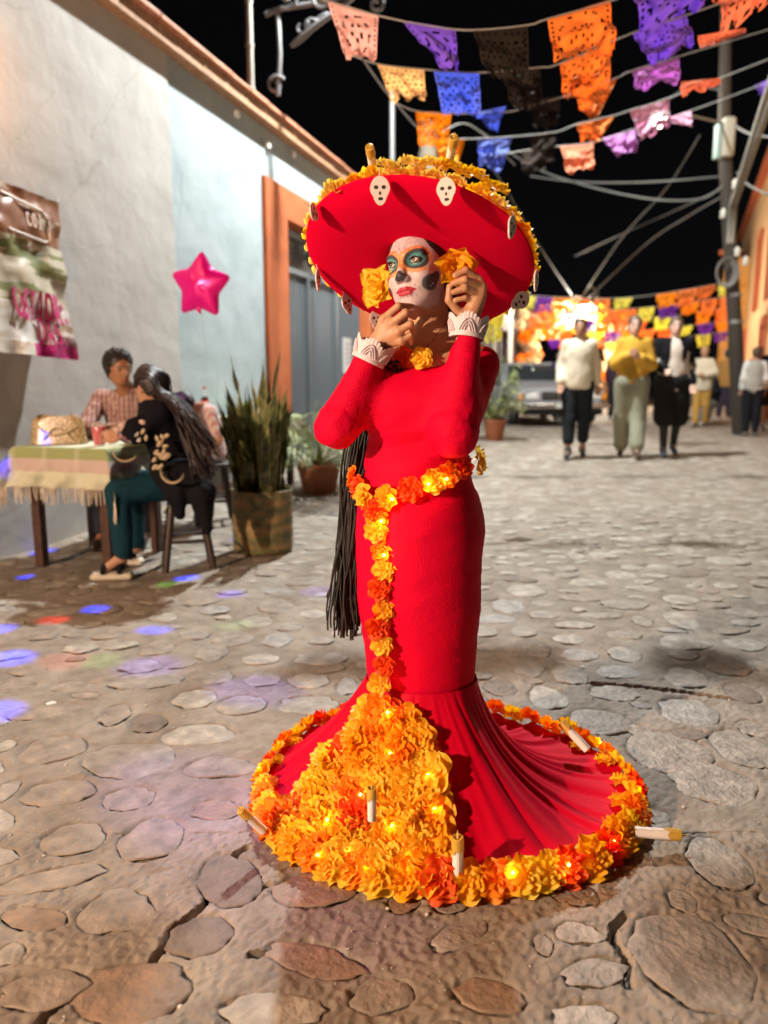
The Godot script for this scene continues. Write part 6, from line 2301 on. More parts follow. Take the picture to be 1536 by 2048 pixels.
func frond(base: Vector3, a: float, len_: float, rise_: float, sd: int) -> Geo:
	var g := Geo.new()
	var n := noise(0.9, 2, FastNoiseLite.TYPE_SIMPLEX, sd)
	var out := Vector3(cos(a), 0, sin(a))
	var side := out.cross(Vector3.UP)
	var spine := []
	for k in 12:
		var v := k / 11.0
		spine.append(base + out * len_ * v + Vector3.UP * (rise_ * sin(v * 2.0) - 0.25 * v * v * len_))
	g.col = Color(0.10, 0.13, 0.035)
	g.tube(spine, [0.008, 0.008, 0.007, 0.006, 0.006, 0.005, 0.005, 0.004, 0.004, 0.003, 0.002, 0.001], 5)
	for k in range(2, 12):
		for s in [-1.0, 1.0]:
			g.col = Color(0.11, 0.14, 0.04).lerp(Color(0.30, 0.32, 0.12), 0.5 + n.get_noise_2d(k, s * 4.0))
			var p: Vector3 = spine[k]
			var ll := 0.26 * sin(PI * (0.18 + 0.75 * k / 11.0)) * (len_ / 0.7)
			var dir: Vector3 = (side * s + out * 0.7 - Vector3.UP * 0.25).normalized()
			var q := p + dir * ll - Vector3.UP * 0.05
			var wv := out * 0.018
			var i0 := g.add(p - wv * 0.4)
			var i1 := g.add(p.lerp(q, 0.4) + wv + Vector3.UP * 0.01)
			var i2 := g.add(p.lerp(q, 0.4) - wv + Vector3.UP * 0.01)
			var i3 := g.add(q)
			g.tri(i0, i1, i2)
			g.tri(i1, i3, i2)
	return g


func build_table_things() -> void:
	var corner := Vector3(-1.807, 0, -4.806)
	make_table("dark wooden table nearest the camera under a fringed cloth", corner, 0.62, 0.66)
	make_cloth("green and cream woven tablecloth with a long fringe", corner, 0.64, 0.68, 0.235, true)
	var second := N * (-3.63 + 0.42) + D * 6.95
	second.y = 0.03
	make_table("second table against the wall with the soda bottle on it", second, 0.62, 0.62)
	make_cloth("plain edged pale green tablecloth behind the snake plant", second, 0.64, 0.64, 0.22, false)
	# handbag
	var p: Vector3 = Vector3(-1.99, 0.747, -4.72)
	var t := thing("handbag", "gold and brown patterned handbag standing on the fringed cloth", "handbag", p, "", 0.15)
	var skin := tri_tex(mat("patterned leather", Color(1, 1, 1), 0.3), ntex(noise(0.035, 2, FastNoiseLite.TYPE_CELLULAR, 341), 512, ramp([[0.0, Color(0.10, 0.05, 0.015)], [0.38, Color(0.20, 0.11, 0.035)], [0.5, Color(0.52, 0.42, 0.24)], [1.0, Color(0.66, 0.58, 0.42)]])), 4.0, null, 0.0, false)
	var g := Geo.new()
	g.sheet(28, 8, func(u, v):
		var a: float = u * TAU
		var r := lerpf(1.0, 0.88, v)
		if v > 0.95:
			r = 0.70
		var cx: float = signf(cos(a)) * pow(absf(cos(a)), 0.4)
		var cz: float = signf(sin(a)) * pow(absf(sin(a)), 0.7)
		return Vector3(cx * 0.165 * r, v * 0.165 + 0.012 * sin(a * 2.0) * v, cz * 0.055 * lerpf(1.0, 0.45, v)), true)
	hang("pouch", g.bake(), skin, t)
	g = Geo.new()
	g.tube([Vector3(-0.115, 0.145, 0), Vector3(0, 0.152, 0.004), Vector3(0.115, 0.145, 0)], 0.008, 8)
	hang("zip", g.bake(), mat("brass", Color(0.5, 0.33, 0.1), 0.3, 1.0), t)
	g = Geo.new()
	g.tube(spline([Vector3(-0.12, 0.12, 0.03), Vector3(-0.05, 0.06, 0.062), Vector3(0.05, 0.07, 0.062), Vector3(0.12, 0.11, 0.04)], 6), 0.006, 6)
	g.tube(spline([Vector3(-0.08, 0.03, 0.062), Vector3(0.0, 0.10, 0.055), Vector3(0.09, 0.03, 0.062)], 6), 0.005, 6)
	hang("strap", g.bake(), mat("tan strap", Color(0.50, 0.40, 0.24), 0.5), t)
	# drink
	p = Vector3(-1.70, 0.747, -4.60)
	t = thing("drink_cup", "clear cup of red drink beside the patterned handbag", "cup", p)
	g = Geo.new()
	g.lathe([Vector2(0.001, 0.003), Vector2(0.031, 0.003), Vector2(0.043, 0.108), Vector2(0.001, 0.108)], 24)
	hang("red_drink", g.bake(), mat("hibiscus drink", Color(0.50, 0.006, 0.02), 0.15), t)
	g = Geo.new()
	g.lathe([Vector2(0.001, 0.0), Vector2(0.033, 0.0), Vector2(0.046, 0.132), Vector2(0.049, 0.133), Vector2(0.0485, 0.136), Vector2(0.0455, 0.135)], 24)
	var cl := mat("clear plastic", Color(0.9, 0.9, 0.9), 0.08)
	cl.transparency = BaseMaterial3D.TRANSPARENCY_ALPHA
	cl.albedo_color.a = 0.12
	hang("cup_wall", g.bake(), cl, t)
	# soda bottle
	p = Vector3(-1.62, 0.777, -7.02)
	t = thing("soda_bottle", "soda bottle with red label and red cap on the second table", "bottle", p)
	g = Geo.new()
	g.lathe([Vector2(0.001, 0.0), Vector2(0.032, 0.0), Vector2(0.036, 0.02), Vector2(0.034, 0.06), Vector2(0.037, 0.10), Vector2(0.036, 0.15), Vector2(0.028, 0.19), Vector2(0.001, 0.19)], 20)
	hang("cola", g.bake(), mat("cola", Color(0.02, 0.008, 0.005), 0.08), t)
	g = Geo.new()
	g.lathe([Vector2(0.028, 0.19), Vector2(0.015, 0.23), Vector2(0.013, 0.262), Vector2(0.001, 0.263)], 20)
	hang("neck", g.bake(), cl, t)
	g = Geo.new()
	g.lathe([Vector2(0.0385, 0.10), Vector2(0.0388, 0.105), Vector2(0.0382, 0.155), Vector2(0.036, 0.158)], 20)
	hang("wrapper", g.bake(), mat("red wrapper", Color(0.55, 0.01, 0.012), 0.4), t)
	g = Geo.new()
	g.lathe([Vector2(0.001, 0.262), Vector2(0.015, 0.258), Vector2(0.016, 0.262), Vector2(0.016, 0.278), Vector2(0.001, 0.281)], 16)
	hang("cap", g.bake(), mat("red cap", Color(0.5, 0.01, 0.012), 0.4), t)
	make_stool("dark round stool that the long haired woman sits on", Vector3(-1.20, 0, -4.60))
	make_stool("dark round stool that the child sits on", Vector3(-1.33, 0.02, -5.95))
	make_stool("dark round stool that the man sits on", Vector3(-1.80, 0.01, -5.52))


func build_party_light() -> void:
	# coloured dots thrown on the ground by a party light on the wall, just outside the frame
	var at := wp(2.55, 2.5, 0.5)
	var t := thing("party_light", "small black party light on the white wall throwing coloured dots", "party light", at)
	var g := Geo.new()
	g.box(-N * 0.25, Vector3(0.5, 0.04, 0.04), Basis(N, Vector3.UP, D), 0.004)
	g.lathe([Vector2(0.001, 0.09), Vector2(0.09, 0.08), Vector2(0.11, 0.03), Vector2(0.11, 0.0), Vector2(0.001, 0.0)], 16)
	hang("housing", g.bake(), mat("iron", Color(0.02, 0.02, 0.022), 0.5, 0.3), t)
	var blue := Color(0.02, 0.22, 1.0)
	var violet := Color(0.30, 0.08, 1.0)
	var red := Color(1.0, 0.12, 0.10)
	var green := Color(0.5, 1.0, 0.45)
	var k := 0
	for b in [[Vector3(-1.448, 0, -3.736), blue, 5.0, 1.6], [Vector3(-1.12, 0, -4.306), blue, 7.0, 1.4], [Vector3(-1.045, 0, -3.39), blue, 2.6, 1.8], [Vector3(-1.545, 0, -3.053), blue, 3.0, 2.4], [Vector3(-1.776, 0, -3.418), blue, 3.0, 2.0], [Vector3(-2.098, 0, -4.374), blue, 6.0, 1.1], [Vector3(-0.808, 0, -3.988), violet, 3.0, 1.6], [Vector3(-0.335, 0, -4.056), violet, 1.4, 2.0], [Vector3(-0.932, 0, -2.941), violet, 1.1, 3.0], [Vector3(-0.472, 0, -2.707), violet, 1.1, 3.2], [Vector3(-0.551, 0, -1.986), violet, 0.55, 5.0], [Vector3(-1.34, 0, -2.522), blue, 2.4, 2.2], [Vector3(-0.255, 0, -1.712), violet, 0.35, 6.0], [Vector3(-1.582, 0, -3.551), red, 1.8, 2.0], [Vector3(-1.319, 0, -3.024), red, 0.5, 2.6], [Vector3(-1.2, 0, -4.177), green, 1.1, 1.4], [Vector3(-0.702, 0, -3.476), green, 0.5, 2.0], [Vector3(-1.149, 0, -3.013), green, 0.45, 2.2], [Vector3(-2.28, 0.22, -4.86), blue, 4.0, 2.0], [Vector3(-2.05, 0.80, -4.66), blue, 9.0, 0.75], [Vector3(-1.56, 1.0, -4.55), violet, 4.0, 0.9], [Vector3(-1.60, 0.08, -4.36), blue, 7.0, 0.9]]:
		var l := SpotLight3D.new()
		l.name = "dot_beam"
		l.light_color = b[1]
		l.light_energy = b[2] * (16.0 if b[1] == blue else 9.0)
		l.light_size = 0.02
		l.spot_range = 20.0
		l.spot_angle = b[3]
		l.spot_angle_attenuation = 0.8
		l.spot_attenuation = 2.0
		l.shadow_enabled = true
		var dir: Vector3 = (b[0] - at).normalized()
		var eye := Vector3(0, -0.02, 0) + dir * 0.05
		t.add_child(l, true)
		l.transform = Transform3D(Basis.looking_at(dir, Vector3(0.1, 1, 0.2)), eye)
		k += 1
	var dome := Geo.new()
	dome.lathe([Vector2(0.001, -0.05), Vector2(0.05, -0.035), Vector2(0.07, -0.001)], 16)
	hang("lens", dome.bake(), glow("party lens glow", Color(0.3, 0.3, 1.0), 2.0), t)

# ---------------------------------------------------------------- other people
const TAN := Color(0.42, 0.22, 0.13)
const FAIR := Color(0.58, 0.37, 0.28)


func dull(key: String) -> StandardMaterial3D:
	var m := mat(key, Color(1, 1, 1), 0.9)
	m.metallic_specular = 0.2
	return m


func black_cloth() -> StandardMaterial3D:
	var m := mat("black jacket", Color(0.009, 0.009, 0.011), 0.9)
	m.metallic_specular = 0.2
	return m


func basis_of(up: Vector3, fwd: Vector3) -> Basis:
	var y := up.normalized()
	var x := y.cross(fwd).normalized()
	return Basis(x, y, x.cross(y))


func stance(turn: float, step: float, arms: Dictionary = {}) -> Dictionary:       # a standing or walking figure 1.7 m tall at the origin, facing +z before the turn
	var J := {"pel": Vector3(0, 0.93, 0), "chest": Vector3(0, 1.26, 0.01), "neck": Vector3(0, 1.44, 0), "head": Vector3(0, 1.585, 0.02),
		"hipR": Vector3(-0.085, 0.90, 0), "kneR": Vector3(-0.09, 0.48, 0.10 * step), "ankR": Vector3(-0.085, 0.085, 0.20 * step), "toeR": Vector3(-0.10, 0.03, 0.20 * step + 0.15),
		"hipL": Vector3(0.085, 0.90, 0), "kneL": Vector3(0.09, 0.48, -0.02 * step), "ankL": Vector3(0.085, 0.10, -0.24 * step), "toeL": Vector3(0.10, 0.03, -0.24 * step + 0.14),
		"shR": Vector3(-0.155, 1.385, 0), "elR": Vector3(-0.195, 1.12, -0.04), "wrR": Vector3(-0.205, 0.89, 0.06), "shL": Vector3(0.155, 1.385, 0), "elL": Vector3(0.195, 1.12, -0.04), "wrL": Vector3(0.205, 0.89, 0.04)}
	for k in arms:
		J[k] = arms[k]
	for k in J:
		J[k] = Basis(Vector3.UP, turn) * J[k]
	J["fwd"] = Basis(Vector3.UP, turn) * Vector3(0, 0, 1)
	J["look"] = J["fwd"]
	return J


func limb_fields(J: Dictionary, S: float) -> Field:
	var f := Field.new()
	var tb := basis_of(J.neck - J.pel, J.fwd)
	f.egg(J.pel, Vector3(0.155, 0.12, 0.115) * S, tb, 0.05 * S)
	f.egg(J.pel.lerp(J.chest, 0.5), Vector3(0.125, 0.16, 0.095) * S, tb, 0.06 * S)
	f.egg(J.chest, Vector3(0.155, 0.17, 0.105) * S, tb, 0.05 * S)
	f.cap(J.shR, J.shL, 0.052 * S, 0.052 * S, 0.06 * S)
	f.cap(J.chest.lerp(J.neck, 0.7), J.head - tb.y * 0.05 * S, 0.058 * S, 0.05 * S, 0.03 * S)
	for s in ["R", "L"]:
		f.chain([J["hip" + s], J["kne" + s], J["ank" + s]], [0.088 * S, 0.056 * S, 0.038 * S], 0.03 * S)
		f.cap(J["ank" + s], J["toe" + s], 0.036 * S, 0.026 * S, 0.02 * S)
		f.chain([J["sh" + s], J["el" + s], J["wr" + s]], [0.05 * S, 0.039 * S, 0.027 * S], 0.03 * S)
	return f


func make_hand(g: Geo, wr: Vector3, el: Vector3, fwd: Vector3, S: float, cell: float) -> void:
	var f := Field.new()
	var d := (wr - el).normalized()
	var side := d.cross(fwd).normalized()
	if side.length() < 0.5:
		side = d.cross(Vector3.UP).normalized()
	var up := side.cross(d)
	f.cap(wr - d * 0.02 * S, wr + d * 0.03 * S, 0.025 * S, 0.024 * S, 0.015 * S)
	for k in 4:
		var o := side * (k - 1.5) * 0.0185 * S
		var kn := wr + d * 0.085 * S + o
		f.cap(wr + d * 0.03 * S + o * 0.6, kn, 0.018 * S, 0.0125 * S, 0.012 * S)
		var ln: float = [0.9, 1.0, 0.95, 0.75][k]
		f.cap(kn, kn + (d * 0.036 + up * 0.014) * S * ln, 0.0095 * S, 0.009 * S, 0.003 * S)
		f.cap(kn + (d * 0.036 + up * 0.014) * S * ln, kn + (d * 0.056 + up * 0.034) * S * ln, 0.009 * S, 0.007 * S, 0.003 * S)
	f.cap(wr + d * 0.02 * S, wr + d * 0.05 * S - side * 0.04 * S + up * 0.012 * S, 0.016 * S, 0.0115 * S, 0.012 * S)
	f.cap(wr + d * 0.05 * S - side * 0.04 * S + up * 0.012 * S, wr + d * 0.085 * S - side * 0.045 * S + up * 0.024 * S, 0.011 * S, 0.008 * S, 0.003 * S)
	f.mesh_into(g, cell)


func make_head(g: Geo, J: Dictionary, S: float, cell: float, skin: Color) -> Basis:
	var hb := basis_of(J.get("headup", J.head - J.neck + Vector3.UP * 0.3), J.look)
	hb = Basis(hb.x, hb.y, hb.z)
	var c: Vector3 = J.head
	var h := Field.new()
	h.egg(c + hb * Vector3(0, 0.026, -0.014) * S, Vector3(0.074, 0.086, 0.092) * S, hb, 0.03 * S)
	h.egg(c + hb * Vector3(0, -0.026, 0.018) * S, Vector3(0.062, 0.080, 0.068) * S, hb, 0.03 * S)
	h.egg(c + hb * Vector3(0, -0.075, 0.034) * S, Vector3(0.044, 0.036, 0.046) * S, hb, 0.03 * S)
	h.cap(c + hb * Vector3(0, 0.012, 0.080) * S, c + hb * Vector3(0, -0.028, 0.100) * S, 0.009 * S, 0.013 * S, 0.012 * S)
	h.cap(c + hb * Vector3(0, -0.05, -0.03) * S, J.neck, 0.05 * S, 0.052 * S, 0.03 * S)
	for s in [-1.0, 1.0]:
		h.egg(c + hb * Vector3(s * 0.074, -0.004, -0.012) * S, Vector3(0.009, 0.028, 0.017) * S, hb, 0.006 * S)
		h.cut(c + hb * Vector3(s * 0.032, 0.010, 0.100) * S, Vector3(0.017, 0.012, 0.020) * S, hb, 0.012 * S)
		h.cap(c + hb * Vector3(s * 0.016, -0.060, 0.076) * S, c + hb * Vector3(0, -0.058, 0.086) * S, 0.006 * S, 0.008 * S, 0.006 * S)
	var inv := hb.inverse()
	h.mesh_into(g, cell, func(p, _n):
		var q: Vector3 = inv * (p - c) / S
		if q.z > 0.04:
			if absf(absf(q.x) - 0.032) < 0.014 and absf(q.y - 0.009) < 0.0055:
				return Color(0.03, 0.02, 0.015)
			if absf(absf(q.x) - 0.033) < 0.018 and absf(q.y - 0.030) < 0.005:
				return Color(0.035, 0.02, 0.013)
			if absf(q.x) < 0.022 and absf(q.y + 0.062) < 0.007:
				return skin * Color(0.85, 0.45, 0.45)
		return skin)
	g.col = Color.WHITE
	return hb


func dress_up(called_label: String, at: Vector3, J: Dictionary, S: float, O: Dictionary, group := "", cell := 0.021) -> Node3D:
	# body, garments and hair of one person; joints are in the person's own axes
	var t := thing("person", called_label, "person", at, group)
	if O.get("shrink", false):
		for k in J:
			if J[k] is Vector3 and k != "fwd" and k != "look" and k != "headup":
				J[k] *= S
	var skin: Color = O.get("skin", TAN)
	var sm := mat("skin", Color(1, 1, 1), 0.5)
	var g := Geo.new()
	g.col = skin
	limb_fields(J, S).mesh_into(g, cell * (1.7 if cell < 0.02 else 2.0))
	for s in ["R", "L"]:
		make_hand(g, J["wr" + s], J["el" + s], J.fwd, S, clampf(cell * 0.55, 0.0065, 0.013))
	var hb := make_head(g, J, S, clampf(cell * 0.65, 0.0075, 0.014), skin)
	hang("body", g.bake(), sm, t)
	var tb := basis_of(J.neck - J.pel, J.fwd)
	# top
	if O.has("top"):
		var o: Dictionary = O.top
		var e: float = o.get("loose", 0.02) * S
		var f := Field.new()
		f.egg(J.chest, Vector3(0.155, 0.17, 0.105) * S + Vector3.ONE * e, tb, 0.05 * S)
		f.egg(J.pel.lerp(J.chest, 0.45), Vector3(0.135, 0.17, 0.105) * S + Vector3.ONE * e * 1.2, tb, 0.06 * S)
		var low: float = o.get("low", 0.0)
		f.egg(J.pel, Vector3(0.160, 0.22 + low, 0.125) * S + Vector3.ONE * e * 1.1, tb, 0.05 * S)
		f.cut(J.pel - tb.y * (0.03 + low + 0.4) * S, Vector3(0.9, 0.4, 0.9) * S, tb, 0.02 * S)
		f.cap(J.shR.lerp(J.shL, 0.06), J.shL.lerp(J.shR, 0.06), 0.050 * S + e * 0.35, 0.050 * S + e * 0.35, 0.06 * S)
		f.cap(J.chest.lerp(J.neck, 0.6), J.chest.lerp(J.neck, 0.92), 0.07 * S, 0.062 * S, 0.03 * S)
		for s in ["R", "L"]:
			var reach: float = o.get("sleeve", 0.9)
			var wend: Vector3 = J["el" + s].lerp(J["wr" + s], clampf(reach * 2.0 - 1.0, 0.0, 1.0))
			if reach > 0.5:
				f.chain([J["sh" + s], J["el" + s], wend], [0.050 * S + e * 0.5, 0.042 * S + e, 0.032 * S + e * 1.1], 0.04 * S)
			else:
				f.cap(J["sh" + s], J["sh" + s].lerp(J["el" + s], reach * 2.0), 0.052 * S + e, 0.046 * S + e * 1.2, 0.04 * S)
		var tg := Geo.new()
		var cc: Color = o.col
		var stripe = o.get("stripe", null)
		var tin := tb.inverse()
		if stripe != null:
			f.mesh_into(tg, 0.011, func(p, _n):
				var q: Vector3 = tin * (p - J.chest)
				return cc.lerp(stripe, 1.0 if fposmod(q.x * 34.0 + 0.1, 1.0) < 0.34 else (0.5 if fposmod(q.y * 26.0, 1.0) < 0.22 and o.has("check") else 0.0)))
		else:
			tg.col = cc
			f.mesh_into(tg, cell)
		ruffle(tg, 0.006 * S, 9.0 / S)
		hang(o.get("name", "shirt"), tg.bake(), dull("knitted cloth"), t)
	if O.has("bottom"):
		var o: Dictionary = O.bottom
		var e: float = o.get("loose", 0.015) * S
		var f := Field.new()
		f.egg(J.pel, Vector3(0.158, 0.115, 0.118) * S + Vector3.ONE * e, tb, 0.05 * S)
		for s in ["R", "L"]:
			var to: float = o.get("to", 0.95)
			var end: Vector3 = J["kne" + s].lerp(J["ank" + s], clampf(to * 2.0 - 1.0, 0.0, 1.0)) if to > 0.5 else J["hip" + s].lerp(J["kne" + s], to * 2.0)
			if to > 0.5:
				f.chain([J["hip" + s], J["kne" + s], end], [0.09 * S + e, 0.06 * S + e, 0.045 * S + e * 1.1], 0.035 * S)
			else:
				f.cap(J["hip" + s], end, 0.09 * S + e, 0.075 * S + e * 1.3, 0.05 * S)
		var tg := Geo.new()
		tg.col = o.col
		f.mesh_into(tg, cell)
		ruffle(tg, 0.006 * S, 8.0 / S)
		hang(o.get("name", "trousers"), tg.bake(), dull("woven trousers"), t)
	if O.has("shoes"):
		var tg := Geo.new()
		tg.col = O.shoes
		for s in ["R", "L"]:
			var f := Field.new()
			var a: Vector3 = J["ank" + s]
			var b: Vector3 = J["toe" + s]
			f.cap(a - Vector3(0, 0.03, 0) * S, b, 0.042 * S, 0.034 * S, 0.02 * S)
			f.cap(a, a + Vector3(0, 0.03, 0) * S, 0.045 * S, 0.043 * S, 0.02 * S)
			var one_shoe := Geo.new()
			one_shoe.col = O.shoes
			f.mesh_into(one_shoe, cell)
			hang("shoe", one_shoe.bake(), mat("shoe leather", Color(1, 1, 1), 0.5), t)
	if O.has("hair"):
		var c: Vector3 = J.head
		var f := Field.new()
		f.egg(c + hb * Vector3(0, 0.040, -0.022) * S, Vector3(0.084, 0.086, 0.098) * S, hb, 0.02 * S)
		f.egg(c + hb * Vector3(0, -0.01, -0.05) * S, Vector3(0.074, 0.08, 0.06) * S, hb, 0.03 * S)
		if O.get("long", 0.0) > 0.0:
			f.cap(c + hb * Vector3(0, -0.02, -0.055) * S, c + hb * Vector3(0, -0.02 - O.long, -0.065) * S, 0.07 * S, 0.055 * S, 0.03 * S)
		if O.get("bun", false):
			f.egg(c + hb * Vector3(0, 0.13, -0.04) * S, Vector3(0.045, 0.04, 0.045) * S, hb, 0.02 * S)
		f.cut(c + hb * Vector3(0, -0.025, 0.105) * S, Vector3(0.072, 0.105, 0.10) * S, hb, 0.01 * S)
		var tg := Geo.new()
		f.mesh_into(tg, cell * 0.75)
		ruffle(tg, 0.007 * S, 40.0 / S)
		if O.get("curly", false):
			for k in 190:
				var d := Vector3(rng.randf_range(-1, 1), rng.randf_range(-0.35, 1.0), rng.randf_range(-1, 0.75)).normalized()
				if d.z > 0.35 and d.y < 0.55:
					continue
				var p := c + hb * (Vector3(0, 0.036, -0.016) + d * Vector3(0.083, 0.094, 0.095)) * S
				var ring := []
				var q := basis_of(hb * d, Vector3(0.3, 0.2, 0.9))
				for e in 8:
					var a := e * 0.85
					ring.append(p + q * Vector3(cos(a) * 0.013, e * 0.0022, sin(a) * 0.013) * S)
				tg.tube(ring, 0.0052 * S, 5)
		hang("hair", tg.bake(), mat("hair %s" % O.hair.to_html(false), O.hair, 0.5), t)
	return t


func ruffle(g: Geo, amp: float, freq: float) -> void:      # folds and locks: moves the surface along its normals
	for k in g.v.size():
		var p := g.v[k] * freq
		g.v[k] += g.nor[k] * amp * (fine.get_noise_3d(p.x * 3.0, p.y * 1.6, p.z * 3.0) + 0.5 * fine.get_noise_3d(p.x * 7.0, p.y * 7.0, p.z * 7.0))
	g.nor = PackedVector3Array()


func build_walkers() -> void:
	var grp := "friends walking down the street"
	var J := stance(-0.25, 0.8, {"elR": Vector3(-0.20, 1.12, -0.05), "wrR": Vector3(-0.21, 0.90, 0.10), "wrL": Vector3(0.23, 0.90, -0.06), "elL": Vector3(0.20, 1.13, -0.09)})
	J.look = Vector3(-0.25, 0.0, 1.0)
	dress_up("woman in a loose cream sweater and cropped black trousers walking", Vector3(2.40, 0.14, -9.65), J, 1.0, {"shrink": true, "skin": TAN * 0.9, "top": {"col": Color(0.62, 0.57, 0.44), "loose": 0.028, "low": 0.05, "name": "sweater"}, "bottom": {"col": Color(0.018, 0.02, 0.026), "to": 0.82, "loose": 0.025}, "shoes": Color(0.02, 0.02, 0.025), "hair": Color(0.02, 0.014, 0.012)}, grp)
	J = stance(-0.25, -0.8, {"elR": Vector3(-0.21, 1.13, 0.04), "wrR": Vector3(-0.05, 1.24, 0.22), "elL": Vector3(0.21, 1.12, 0.04), "wrL": Vector3(0.05, 1.21, 0.23)})
	J.look = Vector3(-0.15, 0.02, 1.0)
	dress_up("woman in a mustard sweater holding both hands at her chest", Vector3(3.10, 0.14, -9.75), J, 1.02, {"shrink": true, "skin": FAIR, "top": {"col": Color(0.52, 0.30, 0.045), "loose": 0.026, "low": 0.02, "name": "sweater"}, "bottom": {"col": Color(0.25, 0.255, 0.19), "loose": 0.04, "to": 0.93}, "shoes": Color(0.06, 0.035, 0.02), "hair": Color(0.10, 0.055, 0.03), "long": 0.05}, grp)
	J = stance(-0.2, 0.9, {"elR": Vector3(-0.20, 1.13, 0.0), "wrR": Vector3(-0.12, 1.05, 0.20), "elL": Vector3(0.20, 1.12, -0.06), "wrL": Vector3(0.22, 0.88, 0.08)})
	var w := dress_up("walker in an open black jacket over a white shirt and long black shorts", Vector3(3.68, 0.14, -9.95), J, 1.02, {"shrink": true, "skin": FAIR, "top": {"col": Color(0.60, 0.53, 0.46), "loose": 0.022, "low": 0.10}, "bottom": {"col": Color(0.016, 0.016, 0.018), "to": 0.5, "loose": 0.045, "name": "shorts"}, "shoes": Color(0.02, 0.04, 0.09), "hair": Color(0.09, 0.05, 0.03)}, grp)
	# the open jacket and black stockings
	var f := Field.new()
	f.egg(J.chest, Vector3(0.185, 0.20, 0.14), Basis(), 0.05)
	f.egg(J.pel.lerp(J.chest, 0.4), Vector3(0.18, 0.22, 0.145), Basis(), 0.06)
	f.cap(J.shR, J.shL, 0.072, 0.072, 0.06)
	for s in ["R", "L"]:
		f.chain([J["sh" + s], J["el" + s], J["el" + s].lerp(J["wr" + s], 0.85)], [0.072, 0.068, 0.058], 0.04)
	f.cut(J.chest + J.fwd * 0.2 + Vector3(0, -0.1, 0), Vector3(0.075, 0.5, 0.2), Basis(Vector3.UP, -0.2), 0.02)
	var g := Geo.new()
	f.mesh_into(g, 0.014)
	ruffle(g, 0.006, 8.0)
	hang("jacket", g.bake(), black_cloth(), w)
	for s in ["R", "L"]:
		f = Field.new()
		f.chain([J["kne" + s], J["ank" + s]], [0.062, 0.043], 0.03)
		g = Geo.new()
		f.mesh_into(g, 0.012)
		hang("stocking", g.bake(), mat("black stocking", Color(0.014, 0.014, 0.016), 0.7), w)
	# the crowd behind
	var far := "people in the square beyond the walkers"
	J = stance(-0.5, 0.5, {"elR": Vector3(-0.24, 1.15, 0.05), "wrR": Vector3(-0.06, 1.12, 0.2), "elL": Vector3(0.24, 1.15, 0.05), "wrL": Vector3(0.06, 1.1, 0.2)})
	dress_up("person in a cream coat and ochre trousers with a tan hat", Vector3(6.25, 0.14, -15.3), J, 0.92, {"shrink": true, "skin": TAN, "top": {"col": Color(0.55, 0.48, 0.36), "loose": 0.03, "low": 0.12, "name": "coat"}, "bottom": {"col": Color(0.42, 0.24, 0.06), "loose": 0.02}, "shoes": Color(0.02, 0.02, 0.02), "hair": Color(0.35, 0.2, 0.08)}, far, 0.028)
	J = stance(2.9, 0.1)
	var b := dress_up("person seen from behind in a pale grey vest over white sleeves", Vector3(6.12, 0.14, -12.9), J, 0.86, {"shrink": true, "skin": TAN, "top": {"col": Color(0.56, 0.54, 0.50), "loose": 0.025}, "bottom": {"col": Color(0.014, 0.014, 0.016), "loose": 0.02}, "shoes": Color(0.2, 0.19, 0.18), "hair": Color(0.06, 0.035, 0.02)}, far, 0.028)
	f = Field.new()
	f.egg(J.chest, Vector3(0.18, 0.19, 0.135), Basis(), 0.05)
	f.egg(J.pel.lerp(J.chest, 0.3), Vector3(0.175, 0.22, 0.14), Basis(), 0.06)
	g = Geo.new()
	f.mesh_into(g, 0.02)
	ruffle(g, 0.006, 8.0)
	hang("vest", g.bake(), mat("grey vest", Color(0.30, 0.285, 0.25), 0.85), b)
	J = stance(2.4, 0.1)
	dress_up("dark clothed person with brown legs at the edge of the crowd", Vector3(7.05, 0.14, -14.2), J, 0.95, {"shrink": true, "skin": TAN, "top": {"col": Color(0.015, 0.015, 0.018), "loose": 0.03, "low": 0.2, "name": "coat"}, "bottom": {"col": Color(0.03, 0.02, 0.02), "to": 0.4, "name": "shorts"}, "shoes": Color(0.3, 0.28, 0.26), "hair": Color(0.10, 0.05, 0.025)}, far, 0.028)
	J = stance(-1.1, 0.2)
	J.kneR = Vector3(-0.25, 0.42, 0.32)
	J.kneL = Vector3(-0.10, 0.42, 0.40)
	J.hipR = Vector3(-0.02, 0.46, 0.0)
	J.hipL = Vector3(0.08, 0.46, 0.08)
	J.pel = Vector3(0.03, 0.48, 0.02)
	J.ankR = Vector3(-0.30, 0.09, 0.22)
	J.toeR = Vector3(-0.44, 0.03, 0.26)
	J.ankL = Vector3(-0.16, 0.09, 0.34)
	J.toeL = Vector3(-0.30, 0.03, 0.40)
	var down := Vector3(-0.02, -0.46, 0.03)
	for k in ["chest", "neck", "head", "shR", "shL", "elR", "elL", "wrR", "wrL"]:
		J[k] += down
	dress_up("person in black top and blue jeans sitting low beside the crowd", Vector3(6.85, 0.14, -16.4), J, 0.98, {"shrink": true, "skin": TAN, "top": {"col": Color(0.015, 0.016, 0.02), "loose": 0.025}, "bottom": {"col": Color(0.20, 0.27, 0.33), "loose": 0.015}, "shoes": Color(0.5, 0.5, 0.5), "hair": Color(0.02, 0.015, 0.012)}, far, 0.028)
	J = stance(2.2, 0.4)
	dress_up("person in an ochre shawl walking away near the amber house", Vector3(8.15, 0.14, -18.6), J, 0.95, {"shrink": true, "skin": TAN, "top": {"col": Color(0.40, 0.22, 0.07), "loose": 0.04, "low": 0.12, "name": "shawl"}, "bottom": {"col": Color(0.05, 0.04, 0.06), "loose": 0.03}, "shoes": Color(0.02, 0.02, 0.02), "hair": Color(0.02, 0.015, 0.012)}, far, 0.03)
	J = stance(-0.6, 0.4)
